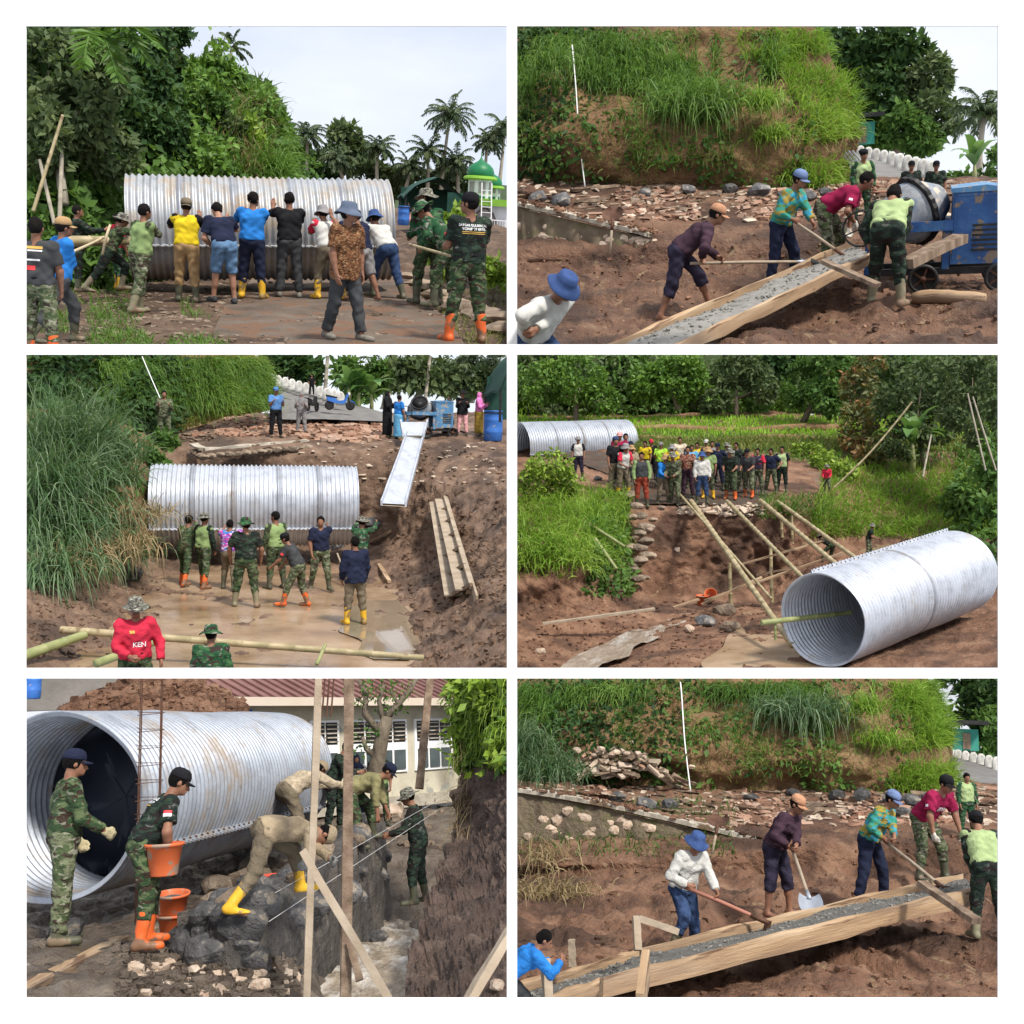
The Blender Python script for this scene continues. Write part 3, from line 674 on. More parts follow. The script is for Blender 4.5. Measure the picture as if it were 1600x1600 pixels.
M_ASPH = surf('asphalt', [(.12, .115, .11), (.2, .19, .18)], 3, .9, bs=30, bst=.3, bd=.01)
M_CONC = surf('concrete', [(.26, .22, .17), (.4, .36, .29), (.5, .46, .38)], 3, .9, bs=16, bst=.4, bd=.02, fleck=((.16, .11, .07), 3, .58))
M_CONCW = surf('fresh_concrete', [(.17, .16, .145), (.27, .26, .235)], 9, .6, bs=30, bst=1, bd=.05, detail=8)
M_WOOD = surf('plank_wood', [(.22, .135, .075), (.36, .24, .14), (.5, .37, .24)], 3, .8, bs=18, bst=.4, bd=.02, stretch=(.25, 3, 3), detail=7, fleck=((.15, .085, .05), 5, .6), patch_=((.19, .125, .085), .9, .5, .12))
M_WOODD = surf('weathered_wood', [(.09, .06, .04), (.18, .125, .085), (.28, .21, .15)], 3, .85, bs=18, bst=.5, bd=.02, stretch=(3, 3, .5), detail=7)
M_WOODG = surf('grey_wood', [(.25, .19, .13), (.4, .33, .25)], 3, .85, bs=14, bst=.4, bd=.02, detail=7)
M_BAMBOO = surf('bamboo', [(.2, .17, .08), (.33, .27, .15), (.42, .33, .2)], 4, .5, bs=10, bst=.2, spec=.4, fleck=((.2, .14, .07), 5, .6))
M_BAMBOOG = surf('bamboo_green', [(.17, .2, .07), (.3, .3, .13)], 4, .5, bs=10, bst=.2, spec=.4)
M_ROCK = surf('rock', [(.13, .095, .07), (.24, .18, .13), (.35, .28, .21)], 3, .85, bs=9, bst=.8, bd=.05, objvar=.3, detail=8)
M_ROCKD = surf('dark_rock', [(.05, .05, .05), (.1, .098, .1), (.2, .19, .18)], 3, .75, bs=9, bst=.8, bd=.05, objvar=.35, detail=8, fleck=((.3, .26, .21), 4, .6))
M_ROCKP = surf('pale_stone', [(.4, .27, .19), (.52, .4, .3), (.62, .52, .42)], 4, .85, bs=10, bst=.6, bd=.03, objvar=.2)
M_STEEL = None
def galv(name, dirt=.0, tint=(.72, .75, .8), rust=(.2, .13, .07), rough=.5, metal=.45):
    if name in MATS: return MATS[name]
    m, t, b, o = nodes(name); c = coord(t); n = noise(t, c, 3.5, 7, .6)
    col = ramp(t, n, [(.3, tuple(x*.74 for x in tint)), (.5, tint), (.72, tuple(min(1, x*1.12) for x in tint))])
    sp = noise(t, c, 38, 3); col = mixc(t, .25, col, ramp(t, sp, [(.35, (.55, .55, .56)), (.65, (1, 1, 1))]), 'MULTIPLY')
    if dirt:
        g1 = noise(t, c, 1.6, 7, .7); f = ramp(t, g1, [(.62-dirt*.3, (0, 0, 0)), (.8-dirt*.3, (1, 1, 1))]); col = mixc(t, f, col, rust)
        g3 = noise(t, coord(t, (1, 1, .35), 4), 3.2, 8, .75); f3 = ramp(t, g3, [(.58, (0, 0, 0)), (.72, (.55, .55, .55))]); col = mixc(t, f3, col, tuple(x*1.1 for x in rust))
        g2 = noise(t, coord(t, off=9), 7, 4); f2 = ramp(t, g2, [(.66, (0, 0, 0)), (.7, (1, 1, 1))]); fm = N(t, 'Math', operation='MULTIPLY'); t.links.new(f2, fm.inputs[0]); t.links.new(f, fm.inputs[1]); col = mixc(t, fm.outputs[0], col, (.06, .035, .02))
        mm = N(t, 'MapRange'); mm.inputs['To Min'].default_value = metal; mm.inputs['To Max'].default_value = .05; t.links.new(f, mm.inputs[0]); t.links.new(mm.outputs[0], b.inputs['Metallic'])
    else: b.inputs['Metallic'].default_value = metal
    t.links.new(col, b.inputs['Base Color']); b.inputs['Roughness'].default_value = rough; bump(t, b, noise(t, c, 5, 3), .12, .02)
    MATS[name] = m; return m
M_STEEL = galv('galvanised_steel', .1, (.45, .48, .53), (.3, .26, .2)); M_STEELD = galv('galvanised_dirty', .52, (.42, .44, .46), (.34, .26, .18)); M_STEELM = galv('galvanised_muddy', .36, (.36, .39, .44), (.24, .18, .12)); M_STEELC = galv('galvanised_clean', .14, (.54, .57, .63), (.38, .33, .26), .42)
M_STEELJ = galv('galvanised_joint', .35, (.34, .36, .4), (.22, .16, .11)); M_IRON = surf('rusty_iron', [(.07, .035, .022), (.14, .07, .045)], 12, .7, .4); M_BLUEP = surf('blue_paint', [(.015, .05, .15), (.025, .085, .24), (.06, .15, .31)], 2.2, .5, bs=12, bst=.3, bd=.1, detail=9, fleck=((.2, .15, .11), 5, .57))
M_BLUEPL = surf('pale_blue_paint', [(.06, .17, .33), (.11, .26, .43)], 4, .5, fleck=((.3, .28, .25), 6, .55), detail=8); M_DRUM = surf('drum_plaster', [(.1, .12, .15), (.26, .27, .28), (.07, .13, .23)], 3, .75, bs=12, bst=.5, fleck=((.5, .42, .34), 4, .6))
M_BLACKM = surf('black_metal', [(.015, .015, .017), (.04, .038, .036)], 9, .5, .4); M_REDP = surf('red_paint', [(.5, .06, .03), (.6, .09, .05)], 6, .5); M_BUCKET = surf('orange_plastic', [(.55, .11, .035), (.64, .15, .05)], 5, .5, fleck=((.33, .22, .16), 7, .55)); M_BARREL = surf('blue_plastic', [(.03, .12, .42), (.05, .17, .5)], 5, .45, fleck=((.3, .25, .2), 9, .66))
M_WHITEP = surf('white_paint', [(.78, .78, .77), (.82, .82, .81)], 3, .7); M_ROPE = surf('rope', [(.4, .32, .2), (.55, .45, .3)], 30, .9); M_WPIPE = surf('white_pvc', [(.72, .72, .7), (.8, .8, .78)], 3, .5)
M_CANVAS = surf('dark_green_canvas', [(.008, .04, .03), (.015, .065, .045)], 4, .8, bs=9, bst=.4)
M_BARK = surf('bark', [(.11, .085, .06), (.22, .18, .13)], 6, .95, bs=14, bst=.8, bd=.04, stretch=(1, 1, .4)); M_BARKP = surf('pale_bark', [(.26, .23, .18), (.4, .36, .28)], 6, .95, bs=14, bst=.6, bd=.03, stretch=(1, 1, .5))
M_TEETH = surf('weathered_white', [(.3, .29, .26), (.5, .49, .46), (.6, .59, .56)], 3, .9, objvar=.15, detail=7)
M_CHIP = surf('broken_brick', [(.22, .105, .068), (.32, .19, .13), (.4, .29, .22)], 1.3, .9, bs=9, bst=.5); M_CHIPW = surf('pale_rubble', [(.36, .27, .2), (.52, .43, .34)], 1.7, .9, bs=9, bst=.5)
M_MUDRED2 = surf('red_earth_upper', [(.1, .052, .033), (.195, .104, .064), (.29, .172, .108)], 1.4, .85, bs=7, bst=1, bd=.7, detail=8, rough2=.6, wet=.8, fleck=((.3, .2, .12), 6, .64), patch_=((.06, .034, .024), .6, .5, .1)); M_MUD2 = surf('mud_upper', [(.075, .046, .03), (.14, .088, .058), (.21, .14, .095)], 1.8, .85, bs=8, bst=1, bd=.6, detail=8, fleck=((.26, .18, .13), 9, .66), patch_=((.055, .035, .025), .7, .52, .1)); M_SOIL2 = surf('hill_soil_upper', [(.11, .062, .03), (.21, .12, .06), (.3, .19, .09)], 1.1, .95, bs=6, bst=1, bd=.8, detail=8, fleck=((.14, .15, .045), 3, .6))
# leaves
L_DARK = leafmat('leaf_dark', [(.013, .036, .012), (.028, .066, .02), (.052, .105, .028)], .2, .55, .15); L_MID = leafmat('leaf_mid', [(.03, .075, .018), (.065, .14, .028), (.12, .215, .045)], .28, .55, .2); L_GREY = leafmat('leaf_greygreen', [(.036, .06, .028), (.075, .11, .046), (.125, .16, .065)], .22, .6, .15)
L_BRIGHT = leafmat('leaf_bright', [(.045, .11, .015), (.085, .18, .022), (.15, .27, .035)], .3); L_YEL = leafmat('leaf_yellowgreen', [(.09, .17, .015), (.18, .29, .03), (.3, .4, .05)], .3); L_GRASS = leafmat('blade_green', [(.035, .095, .014), (.095, .2, .028), (.21, .33, .065)], .32)
L_ELE = leafmat('blade_elephant', [(.03, .08, .028), (.07, .14, .05), (.2, .27, .15)], .25); L_DRY = leafmat('blade_dry', [(.16, .11, .05), (.28, .2, .1), (.38, .3, .16)], .2); L_RICE = leafmat('blade_rice', [(.17, .38, .02), (.27, .54, .035), (.38, .64, .07)], .35); L_PALM = leafmat('leaf_palm', [(.025, .045, .02), (.05, .08, .035), (.11, .14, .06)], .2); L_BAN = leafmat('leaf_banana', [(.04, .12, .03), (.09, .2, .05), (.17, .3, .09)], .35)
L_FLAME = leafmat('leaf_russet', [(.05, .07, .02), (.11, .13, .035), (.3, .13, .05)], .25); L_GRASSY = leafmat('blade_lime', [(.09, .19, .016), (.19, .34, .03), (.34, .48, .08)], .38); L_OLIVE = leafmat('blade_olive', [(.08, .105, .024), (.16, .19, .04), (.28, .27, .08)], .25)

# ------------------------------------------------------------------ terrain: rows of points lofted to a real surface
def cr(A, n):
    """Catmull-Rom resample along axis 0"""
    A = np.asarray(A, float); m = len(A)
    if m == 2:
        t = np.linspace(0, 1, n)[:, None]; t = t.reshape((n,)+(1,)*(A.ndim-1)); return A[0]*(1-t)+A[1]*t
    x = np.linspace(0, m-1, n); i = np.minimum(x.astype(int), m-2); t = (x-i).reshape((n,)+(1,)*(A.ndim-1))
    g = lambda k: A[np.clip(k, 0, m-1)]
    p0, p1, p2, p3 = g(i-1), g(i), g(i+1), g(i+2); c = .4
    m1, m2 = c*(p2-p0), c*(p3-p1)
    return (2*t**3-3*t**2+1)*p1+(t**3-2*t**2+t)*m1+(-2*t**3+3*t**2)*p2+(t**3-t**2)*m2
def loft(S, name, rows, nu, nv, mat, amp=.05, freq=1.5, seed=0, kind='structure', ridge=0, solid=True, clip=True, **kw):
    """rows: front to back, each a list of (u, v, d) - depth in metres - or Vectors"""
    R = []
    for r in rows:
        P = [np.array(p if isinstance(p, Vector) else S.at(*p)) for p in r]; R.append(cr(np.array(P), nu))
    A = cr(np.array(R), nv)                    # nv, nu, 3
    du = np.gradient(A, axis=1); dv = np.gradient(A, axis=0); nn = np.cross(du, dv); nn /= np.linalg.norm(nn, axis=2, keepdims=True)+1e-9
    q = fbm(A*freq, 6, seed, .55)
    if ridge: q = q+ridge*(1-2*np.abs(fbm(A*freq*1.9+5, 4, seed+3)))
    am = cr(np.array(amp, float).reshape(-1, 1), nv) if hasattr(amp, '__len__') else np.full((nv, 1), amp)
    A = A+nn*(q*am)[..., None]
    V = A.reshape(-1, 3); idx = np.arange(nu*nv).reshape(nv, nu)
    F = np.stack([idx[:-1, :-1], idx[:-1, 1:], idx[1:, 1:], idx[1:, :-1]], -1).reshape(-1, 4)
    if clip:
        ok = S.inside(V, 7 if clip is True else clip); F = F[ok[F].any(1)]
        used = np.unique(F); mp_ = np.full(len(V), -1); mp_[used] = np.arange(len(used)); V = V[used]; F = mp_[F]
    me = mesh_np(name, V, F, mat); o = put(S, name, me, kind=kind, **kw)
    if solid: S.ground(me)
    return o, A
def scatter(S, me, n, rng, mask=None, box=None):
    """random points (and normals) on a mesh, optionally inside a pixel box (u0,v0,u1,v1) or a pixel mask function"""
    nv = len(me.vertices); V = np.empty(nv*3, np.float32); me.vertices.foreach_get('co', V); V = V.reshape(-1, 3)
    F = np.empty(len(me.polygons)*4, np.int32); me.polygons.foreach_get('vertices', F); F = F.reshape(-1, 4)
    if box is not None:
        c = V[F].mean(1); u, v = S.uv(c); F = F[(u > box[0]) & (u < box[2]) & (v > box[1]) & (v < box[3])]
    if len(F) == 0: return np.zeros((0, 3)), np.zeros((0, 3))
    a, b, c, d = [V[F[:, i]] for i in range(4)]
    # weight by the area seen on the picture and in space
    ua, va = S.uv(a); ub, vb = S.uv(b); uc_, vc = S.uv(c); ud, vd = S.uv(d); ar = np.abs((uc_-ua)*(vd-vb)-(ud-ub)*(vc-va))+1e-6; i = rng.choice(len(F), n, p=ar/ar.sum())
    if mask is not None:     # draw until n points pass the mask
        cc = (a+b+c+d)/4; u, v = S.uv(cc); k_ = mask(u, v, rng.random(len(cc))); fr = max(.02, (ar*k_).sum()/ar.sum()); n = int(n/fr); i = rng.choice(len(F), n, p=ar/ar.sum())
    s, t = rng.random((n, 1)), rng.random((n, 1)); P = (a[i]*(1-s)+b[i]*s)*(1-t)+(d[i]*(1-s)+c[i]*s)*t
    nn = np.cross(c[i]-a[i], d[i]-b[i]); nn /= np.linalg.norm(nn, axis=1, keepdims=True)+1e-9
    if mask is not None:
        u, v = S.uv(P); ok = mask(u, v, rng.random(n)); P, nn = P[ok], nn[ok]
    return P, nn

# ------------------------------------------------------------------ plants
def blades_geo(P, D, L, W, droop, rng, seg=4, fold=None):
    """arching blades: roots P, start directions D, lengths L, widths W"""
    n = len(P); D = D/(np.linalg.norm(D, axis=1, keepdims=True)+1e-9)
    side = np.cross(D, rng.normal(size=(n, 3))); side /= np.linalg.norm(side, axis=1, keepdims=True)+1e-9
    V = np.zeros((n, (seg+1)*2, 3)); p = P.copy(); d = D.copy(); st = (L/seg)[:, None]
    for k in range(seg+1):
        wk = (W*(1-(k/seg)**1.6)*(.55 if k == 0 else 1)+.0015)[:, None]
        V[:, 2*k] = p-side*wk/2; V[:, 2*k+1] = p+side*wk/2
        d = d+np.array([0, 0, -1.0])*(droop*(k+.6)/seg)[:, None]; d /= np.linalg.norm(d, axis=1, keepdims=True)+1e-9; p = p+d*st
    base = (np.arange(n)*(seg+1)*2)[:, None]; q = []
    for k in range(seg): q.append(np.concatenate([base+2*k, base+2*k+1, base+2*k+3, base+2*k+2], 1))
    return V.reshape(-1, 3), np.stack(q, 1).reshape(-1, 4)
def grass(S, name, P, Nn, rng, L=(.3, .6), W=.02, droop=.5, spread=.5, mat=L_GRASS, up=(0, 0, 1), seg=4, tone=None, clipm=4, **kw):
    n = len(P)
    D = np.array(up)*1.0+Nn*.4+rng.normal(size=(n, 3))*spread; Ls = rng.uniform(L[0], L[1], n)
    if clipm is not None:
        tip = P+D/np.linalg.norm(D, axis=1, keepdims=True)*Ls[:, None]*.75; ok = S.inside(tip, clipm) & S.inside(P, 14); P, D, Ls = P[ok], D[ok], Ls[ok]; n = len(P)
        if tone is not None: tone = tone[ok]
    if n == 0: return None
    V, F = blades_geo(P, D, Ls, rng.uniform(.6, 1.2, n)*W, rng.uniform(.5, 1.3, n)*droop, rng, seg)
    r = np.clip((rng.random(n) if tone is None else tone), 0, 1); per = len(V)//n
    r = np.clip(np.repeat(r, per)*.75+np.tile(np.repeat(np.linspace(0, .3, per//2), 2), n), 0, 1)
    return put(S, name, mesh_np(name, V, F, mat, rnd=r), **kw)
def leaves_geo(P, D, Nn, L, W, rng):
    """folded pointed leaves: 6 verts, 2 quads"""
    n = len(P); D = D/(np.linalg.norm(D, axis=1, keepdims=True)+1e-9); X = np.cross(D, Nn); X /= np.linalg.norm(X, axis=1, keepdims=True)+1e-9; U = np.cross(X, D)
    L = L[:, None]; W = W[:, None]; V = np.stack([P, P+D*L*.4+X*W*.5+U*W*.12, P+D*L, P+D*L*.45-X*W*.5+U*W*.12, P+D*L*.45-U*W*.05], 1)
    b = (np.arange(n)*5)[:, None]; q = np.concatenate([np.concatenate([b, b+1, b+2, b+4], 1), np.concatenate([b, b+4, b+2, b+3], 1)], 0)
    return V.reshape(-1, 3), q
def leafmesh(S, name, C, rng, L, mat, Nn=None, W=.5, clipm=5, tone=None, down=.3):
    n = len(C); D = rng.normal(size=(n, 3)); D[:, 2] -= down; No = rng.normal(size=(n, 3)); No[:, 2] += .9; No[:, 1] -= .5
    if Nn is not None: No += Nn*1.2
    ok = S.inside(C, clipm) if clipm is not None else np.ones(n, bool)
    C, D, No = C[ok], D[ok], No[ok]; n = len(C); Ls = rng.uniform(.6, 1.25, n)*L
    if n == 0: return None
    V, F = leaves_geo(C, D, No, Ls, Ls*W, rng); r = rng.random(n) if tone is None else np.clip(tone[ok]+rng.normal(size=n)*.16, 0, 1)
    return mesh_np(name, V, F, mat, rnd=np.repeat(r, 5))
def lump_points(c, rad, n, rng, shell=.55, holes=1.6, seed=0):
    p = rng.normal(size=(n*2, 3)); p /= np.linalg.norm(p, axis=1, keepdims=True); r = shell+(1-shell)*rng.random((n*2, 1))**.5
    q = p*r; h = vnoise(q*holes+seed*7.1, seed)+.35*vnoise(q*holes*2.3, seed+4); keep = h > -.12; q = q[keep][:n]; bulge = 1+.22*h[keep][:n, None]
    tone = .5+.45*h[keep][:n]*1.1
    return np.array(c)+q*bulge*np.array(rad), tone
def tree(S, name, base, lumps, leaf, n, mat, label, cat='tree', group=None, trunk=.12, bark=M_BARK, seed=1, W=.5, limbs=True, shell=.5, M0=None):
    """lumps: (u, v, d, ru, rv) pixel ellipses at a depth; base: Vector at the trunk's foot"""
    rng = np.random.default_rng(seed); e = put(S, name, None, T(base), label=label, cat=cat, group=group); bi = np.array(base)
    Cs = []; Ts = []; tot = sum(l[3]*l[4] for l in lumps); cen = []
    for i, (u, v, d, ru, rv) in enumerate(lumps):
        p = S.at(u, v, d); k = S.px(u, v, d); c, t = lump_points(p, (ru*k, min(ru, rv)*k*.9, rv*k), max(30, int(n*ru*rv/tot)), rng, shell, seed=seed+i); Cs.append(c); Ts.append(t); cen.append((np.array(p), k*ru))
    C = np.concatenate(Cs); me = leafmesh(S, 'crown', C, rng, leaf, mat, W=W, tone=np.concatenate(Ts))
    if me is not None:
        vs = np.empty(len(me.vertices)*3, np.float32); me.vertices.foreach_get('co', vs); me.vertices.foreach_set('co', (vs.reshape(-1, 3)-bi.astype(np.float32)).ravel()); me.update(); part(e, 'crown', me)
    if trunk:
        m = MB(); top = np.mean([c for c, _ in cen], 0); top = np.array([top[0], top[1], max(top[2], bi[2]+.4)])
        mid = bi*.5+top*.5+rng.normal(size=3)*np.array([.05, .02, 0])*np.linalg.norm(top-bi)
        cl = [c for c, r in cen]; b0 = np.zeros(3)
        hv = min(S.inside(np.array([top]), 10)[0], True)
        m.tube([b0, (mid-bi)*.6, mid-bi, (top*.75+mid*.25)-bi], [trunk, trunk*.85, trunk*.7, trunk*.45], 7)
        if limbs:
            for c, r in cen:
                s0 = mid*.7+top*.3-bi; e1 = c-bi; mm = (s0+e1)/2+rng.normal(size=3)*.12*r+np.array([0, 0, -.1*r])
                if S.inside(np.array([c]), 2)[0]: m.tube([s0, mm, e1], [trunk*.45, trunk*.3, trunk*.1], 5)
        part(e, 'trunk', m.mesh('trunk', bark, True))
    return e
def frond_geo(path, wid, rng, nl=20, thin=.06, droop=.5):
    """a pinnate leaf along a curved rib"""
    P = cr(np.array(path, float), nl); tg = np.gradient(P, axis=0); tg /= np.linalg.norm(tg, axis=1, keepdims=True); Vs = []; Fs = []; o = 0
    side = np.cross(tg, [0, 0, 1.0]); side /= np.linalg.norm(side, axis=1, keepdims=True)+1e-9
    for sg in (-1, 1):
        t = np.linspace(0, 1, nl); ln = wid*np.sin(np.pi*(.12+.83*t))**.7*rng.uniform(.8, 1.1, nl)
        D = side*sg*1.0+tg*.75+np.array([0, 0, 1])*.12+rng.normal(size=(nl, 3))*.12
        V, F = blades_geo(P, D, ln, np.full(nl, thin), np.full(nl, droop), rng, 2); Vs.append(V); Fs.append(F+o); o += len(V)
    m = MB(); m.tube([Vector(p) for p in P[::3]], [thin*.3]*len(P[::3]), 4)
    Vs.append(np.array(m.v)); f4 = np.array([f for f in m.f if len(f) == 4]); Fs.append(f4+o); return np.concatenate(Vs), np.concatenate(Fs)
def palm(S, name, foot, top, size, label, group=None, nf=24, mat=L_PALM, seed=1, r=.14, cat='palm', nl=22, thin=.09, bark=M_BARKP):
    """foot, top: Vectors; size: frond length in metres"""
    rng = np.random.default_rng(seed); e = put(S, name, None, T(foot), label=label, cat=cat, group=group); h = Vector(top)-Vector(foot)
    m = MB(); bendv = Vector((rng.normal()*.03, 0, 0))*h.length
    m.tube([h*k+bendv*math.sin(math.pi*k) for k in (0, .08, .25, .5, .75, 1)], [r*1.5, r*1.1, r*.9, r*.8, r*.75, r*.7], 8); part(e, 'trunk', m.mesh('trunk', bark, True))
    V, F, RR, o = [], [], [], 0
    for i in range(nf):
        a = i*2.399+rng.normal()*.2; el = 1.3-1.75*((i+.5)/nf)**.8+rng.normal()*.1; L = size*rng.uniform(.8, 1.08)
        d = np.array([math.cos(a)*math.cos(el), math.sin(a)*math.cos(el), math.sin(el)]); p = np.array(h)+d*.1; pts = [p]
        for k in range(5):
            p = p+d*L/5; d = d+np.array([0, 0, -.2-.07*k]); d /= np.linalg.norm(d); pts.append(p)
        v_, f_ = frond_geo(pts, size*.3, rng, nl, thin, 1.3); ok = S.inside(v_+np.array(foot), 5); f_ = f_[ok[f_].all(1)]
        if len(f_) == 0: continue
        V.append(v_); F.append(f_+o); o += len(v_); RR.append(np.full(len(v_), rng.random()))
    if F: part(e, 'crown', mesh_np('crown', np.concatenate(V), np.concatenate(F), mat, rnd=np.concatenate(RR)))
    return e
def banana(S, name, foot, hgt, label, group=None, seed=1, nf=7, mat=L_BAN):
    rng = np.random.default_rng(seed); e = put(S, name, None, T(foot), label=label, cat='plant', group=group)
    m = MB(); m.tube([(0, 0, 0), (.02, 0, hgt*.3), (0, 0, hgt*.5)], [.1*hgt/2, .08*hgt/2, .04*hgt/2], 8); part(e, 'stem', m.mesh('stem', M_BAMBOOG, True))
    for i in range(nf):
        a = i*2.4+rng.normal()*.3; el = rng.uniform(.7, 1.35); L = hgt*rng.uniform(.5, .75); d = np.array([math.cos(a)*math.cos(el), math.sin(a)*math.cos(el), math.sin(el)]); p = np.array([0, 0, hgt*.45]); pts = [p]
        for k in range(7): p = p+d*L/7; d = d+np.array([0, 0, -.16-.05*k]); d /= np.linalg.norm(d); pts.append(p)
        pts = np.array(pts); tg = np.gradient(pts, axis=0); sd_ = np.cross(tg, [0, 0, 1.]); sd_ /= np.linalg.norm(sd_, axis=1, keepdims=True)+1e-9
        wd = hgt*.1*np.array([.15, .6, .95, 1, .95, .8, .5, .05]); up = np.cross(sd_, tg); up /= np.linalg.norm(up, axis=1, keepdims=True)+1e-9
        V = np.concatenate([pts-sd_*wd[:, None]+up*wd[:, None]*.25, pts, pts+sd_*wd[:, None]+up*wd[:, None]*.25]); F = []
        for k in range(7): F += [(k, k+1, 9+k, 8+k), (8+k, 9+k, 17+k, 16+k)]
        if S.inside(pts+np.array(foot), 8).all(): part(e, 'leaf', mesh_np('leaf', V, F, mat, rnd=np.full(24, rng.random())))
    return e
def clump(S, name, p, n, L, label, mat=L_ELE, seed=1, W=.035, droop=.9, rad=.3, spread=.45, cat='grass clump', group=None, face=-.25):
    """one big tussock of arching blades"""
    rng = np.random.default_rng(seed); P = np.array(p)+rng.normal(size=(n, 3))*np.array([rad, rad*.6, .05]); D = np.array([0, face, 1.0])+rng.normal(size=(n, 3))*spread; Ls = rng.uniform(.5, 1.1, n)*L
    tip = P+D/np.linalg.norm(D, axis=1, keepdims=True)*Ls[:, None]*.75; ok = S.inside(tip, 2); P, D, Ls = P[ok], D[ok], Ls[ok]; n = len(P)
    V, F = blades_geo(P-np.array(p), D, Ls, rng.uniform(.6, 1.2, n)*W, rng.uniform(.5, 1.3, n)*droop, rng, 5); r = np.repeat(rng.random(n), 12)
    return put(S, name, mesh_np(name, V, F, mat, rnd=np.clip(r*.8+np.tile(np.repeat(np.linspace(0, .25, 6), 2), n), 0, 1)), T(p), label=label, cat=cat, group=group)

# ------------------------------------------------------------------ stones, debris, poles
def rockmesh(name, seed, mat, flat=.7, sub=2, rough=.28):
    import bmesh
    bm = bmesh.new(); bmesh.ops.create_icosphere(bm, subdivisions=sub, radius=.5); P = np.array([v.co[:] for v in bm.verts])
    rng = np.random.default_rng(seed)
    for _ in range(9):      # chop facets
        n = rng.normal(size=3); n /= np.linalg.norm(n); dcut = rng.uniform(.28, .44); ex = P @ n-dcut; P = P-np.outer(np.maximum(ex, 0), n)
    P = P*(1+rough*.5*fbm(P*3+seed, 3, seed)[:, None]); P[:, 2] *= flat
    for v, p in zip(bm.verts, P): v.co = p
    me = bpy.data.meshes.new(name); bm.to_mesh(me); bm.free(); me.materials.append(mat); return me
ROCKS = {}
def rock(S, p, size, mat, seed, label=None, cat='rock', group=None, name='rock', sink=.3, parent=None, M0=None):
    key = (mat.name, seed % 7)
    if key not in ROCKS: ROCKS[key] = rockmesh(name, seed % 7+1, mat)
    rng = random.Random(seed); sx, sy, sz = size if hasattr(size, '__len__') else (size, size*rng.uniform(.7, 1), size*rng.uniform(.8, 1.1))
    M = T(Vector(p)+Vector((0, 0, sz*.35*(1-sink*2)))) @ RZ(rng.uniform(0, 360)) @ RX(rng.uniform(-14, 14)) @ Matrix.Diagonal((sx, sy, sz, 1))
    if hasattr(size, '__len__'): M = T(Vector(p)+Vector((0, 0, sz*.35*(1-sink*2)))) @ RZ(rng.uniform(-20, 20)) @ RX(rng.uniform(-8, 8)) @ Matrix.Diagonal((sx, sy, sz, 1))
    if parent is not None: return part(parent, name, ROCKS[key], (M0.inverted() @ M) if M0 is not None else M)
    return put(S, name, ROCKS[key], M, label=label, cat=cat, group=group)
def chips(S, name, P, rng, size, mat, flat=.35, long=1.0, **kw):
    """loose rubble that nobody could count: real little slabs joined into one mesh"""
    n = len(P); V = []; base = np.array([[x, y, z] for x in (-1, 1) for y in (-1, 1) for z in (-1, 1)], float)*.5
    f = np.array([(0, 1, 3, 2), (4, 6, 7, 5), (0, 4, 5, 1), (2, 3, 7, 6), (0, 2, 6, 4), (1, 5, 7, 3)])
    sz = rng.uniform(size[0], size[1], n)
    B = np.repeat(base[None], n, 0)*(1+rng.uniform(-.35, .35, (n, 8, 3)))*np.stack([sz*rng.uniform(.8, 1.2+long, n), sz*rng.uniform(.6, 1.2, n), sz*flat*rng.uniform(.6, 1.5, n)], 1)[:, None, :]
    a = rng.uniform(0, 6.28, n); t = rng.normal(size=n)*.4; ca, sa, ct, st = np.cos(a), np.sin(a), np.cos(t), np.sin(t)
    x, y, z = B[..., 0], B[..., 1]*ct[:, None]-B[..., 2]*st[:, None], B[..., 1]*st[:, None]+B[..., 2]*ct[:, None]
    V = np.stack([x*ca[:, None]-y*sa[:, None], x*sa[:, None]+y*ca[:, None], z], -1)+P[:, None, :]; V[..., 2] += (sz*flat*.2)[:, None]
    F = (np.arange(n)*8)[:, None, None]+f[None]; return put(S, name, mesh_np(name, V.reshape(-1, 3), F.reshape(-1, 4), mat, smooth=False), **kw)
def bamboo(S, p, q, r, label, name='bamboo_pole', mat=M_BAMBOO, group=None, seg=None, sag=0, cat='bamboo'):
    p, q = Vector(p), Vector(q); L = (q-p).length; n = seg or max(3, int(L/.38)); pts = []; rad = []
    for k in range(n+1):
        t = k/n; c = p.lerp(q, t)+Vector((0, 0, -sag*math.sin(math.pi*t)))-p
        for dt, f in ((-.012, 1.0), (0, 1.14), (.012, 1.0)):
            tt = min(1, max(0, t+dt/n*3)); pts.append(p.lerp(q, tt)+Vector((0, 0, -sag*math.sin(math.pi*tt)))-p); rad.append(r*(1-.18*tt)*f)
    P2, R2 = [pts[0]], [rad[0]]
    for a, b in zip(pts[1:], rad[1:]):
        if (a-P2[-1]).length > 1e-4: P2.append(a); R2.append(b)
    m = MB(); m.tube(P2, R2, 9); return put(S, name, m.mesh(name, mat, True), T(p), label=label, cat=cat, group=group)
def rope(S, pts, r, label, name='rope', mat=M_ROPE, cat='rope', group=None):
    pts = [Vector(p) for p in pts]; m = MB(); m.tube([Vector(p)-pts[0] for p in cr(np.array([list(p) for p in pts]), len(pts)*4)], r, 6); return put(S, name, m.mesh(name, mat, True), T(pts[0]), label=label, cat=cat, group=group)
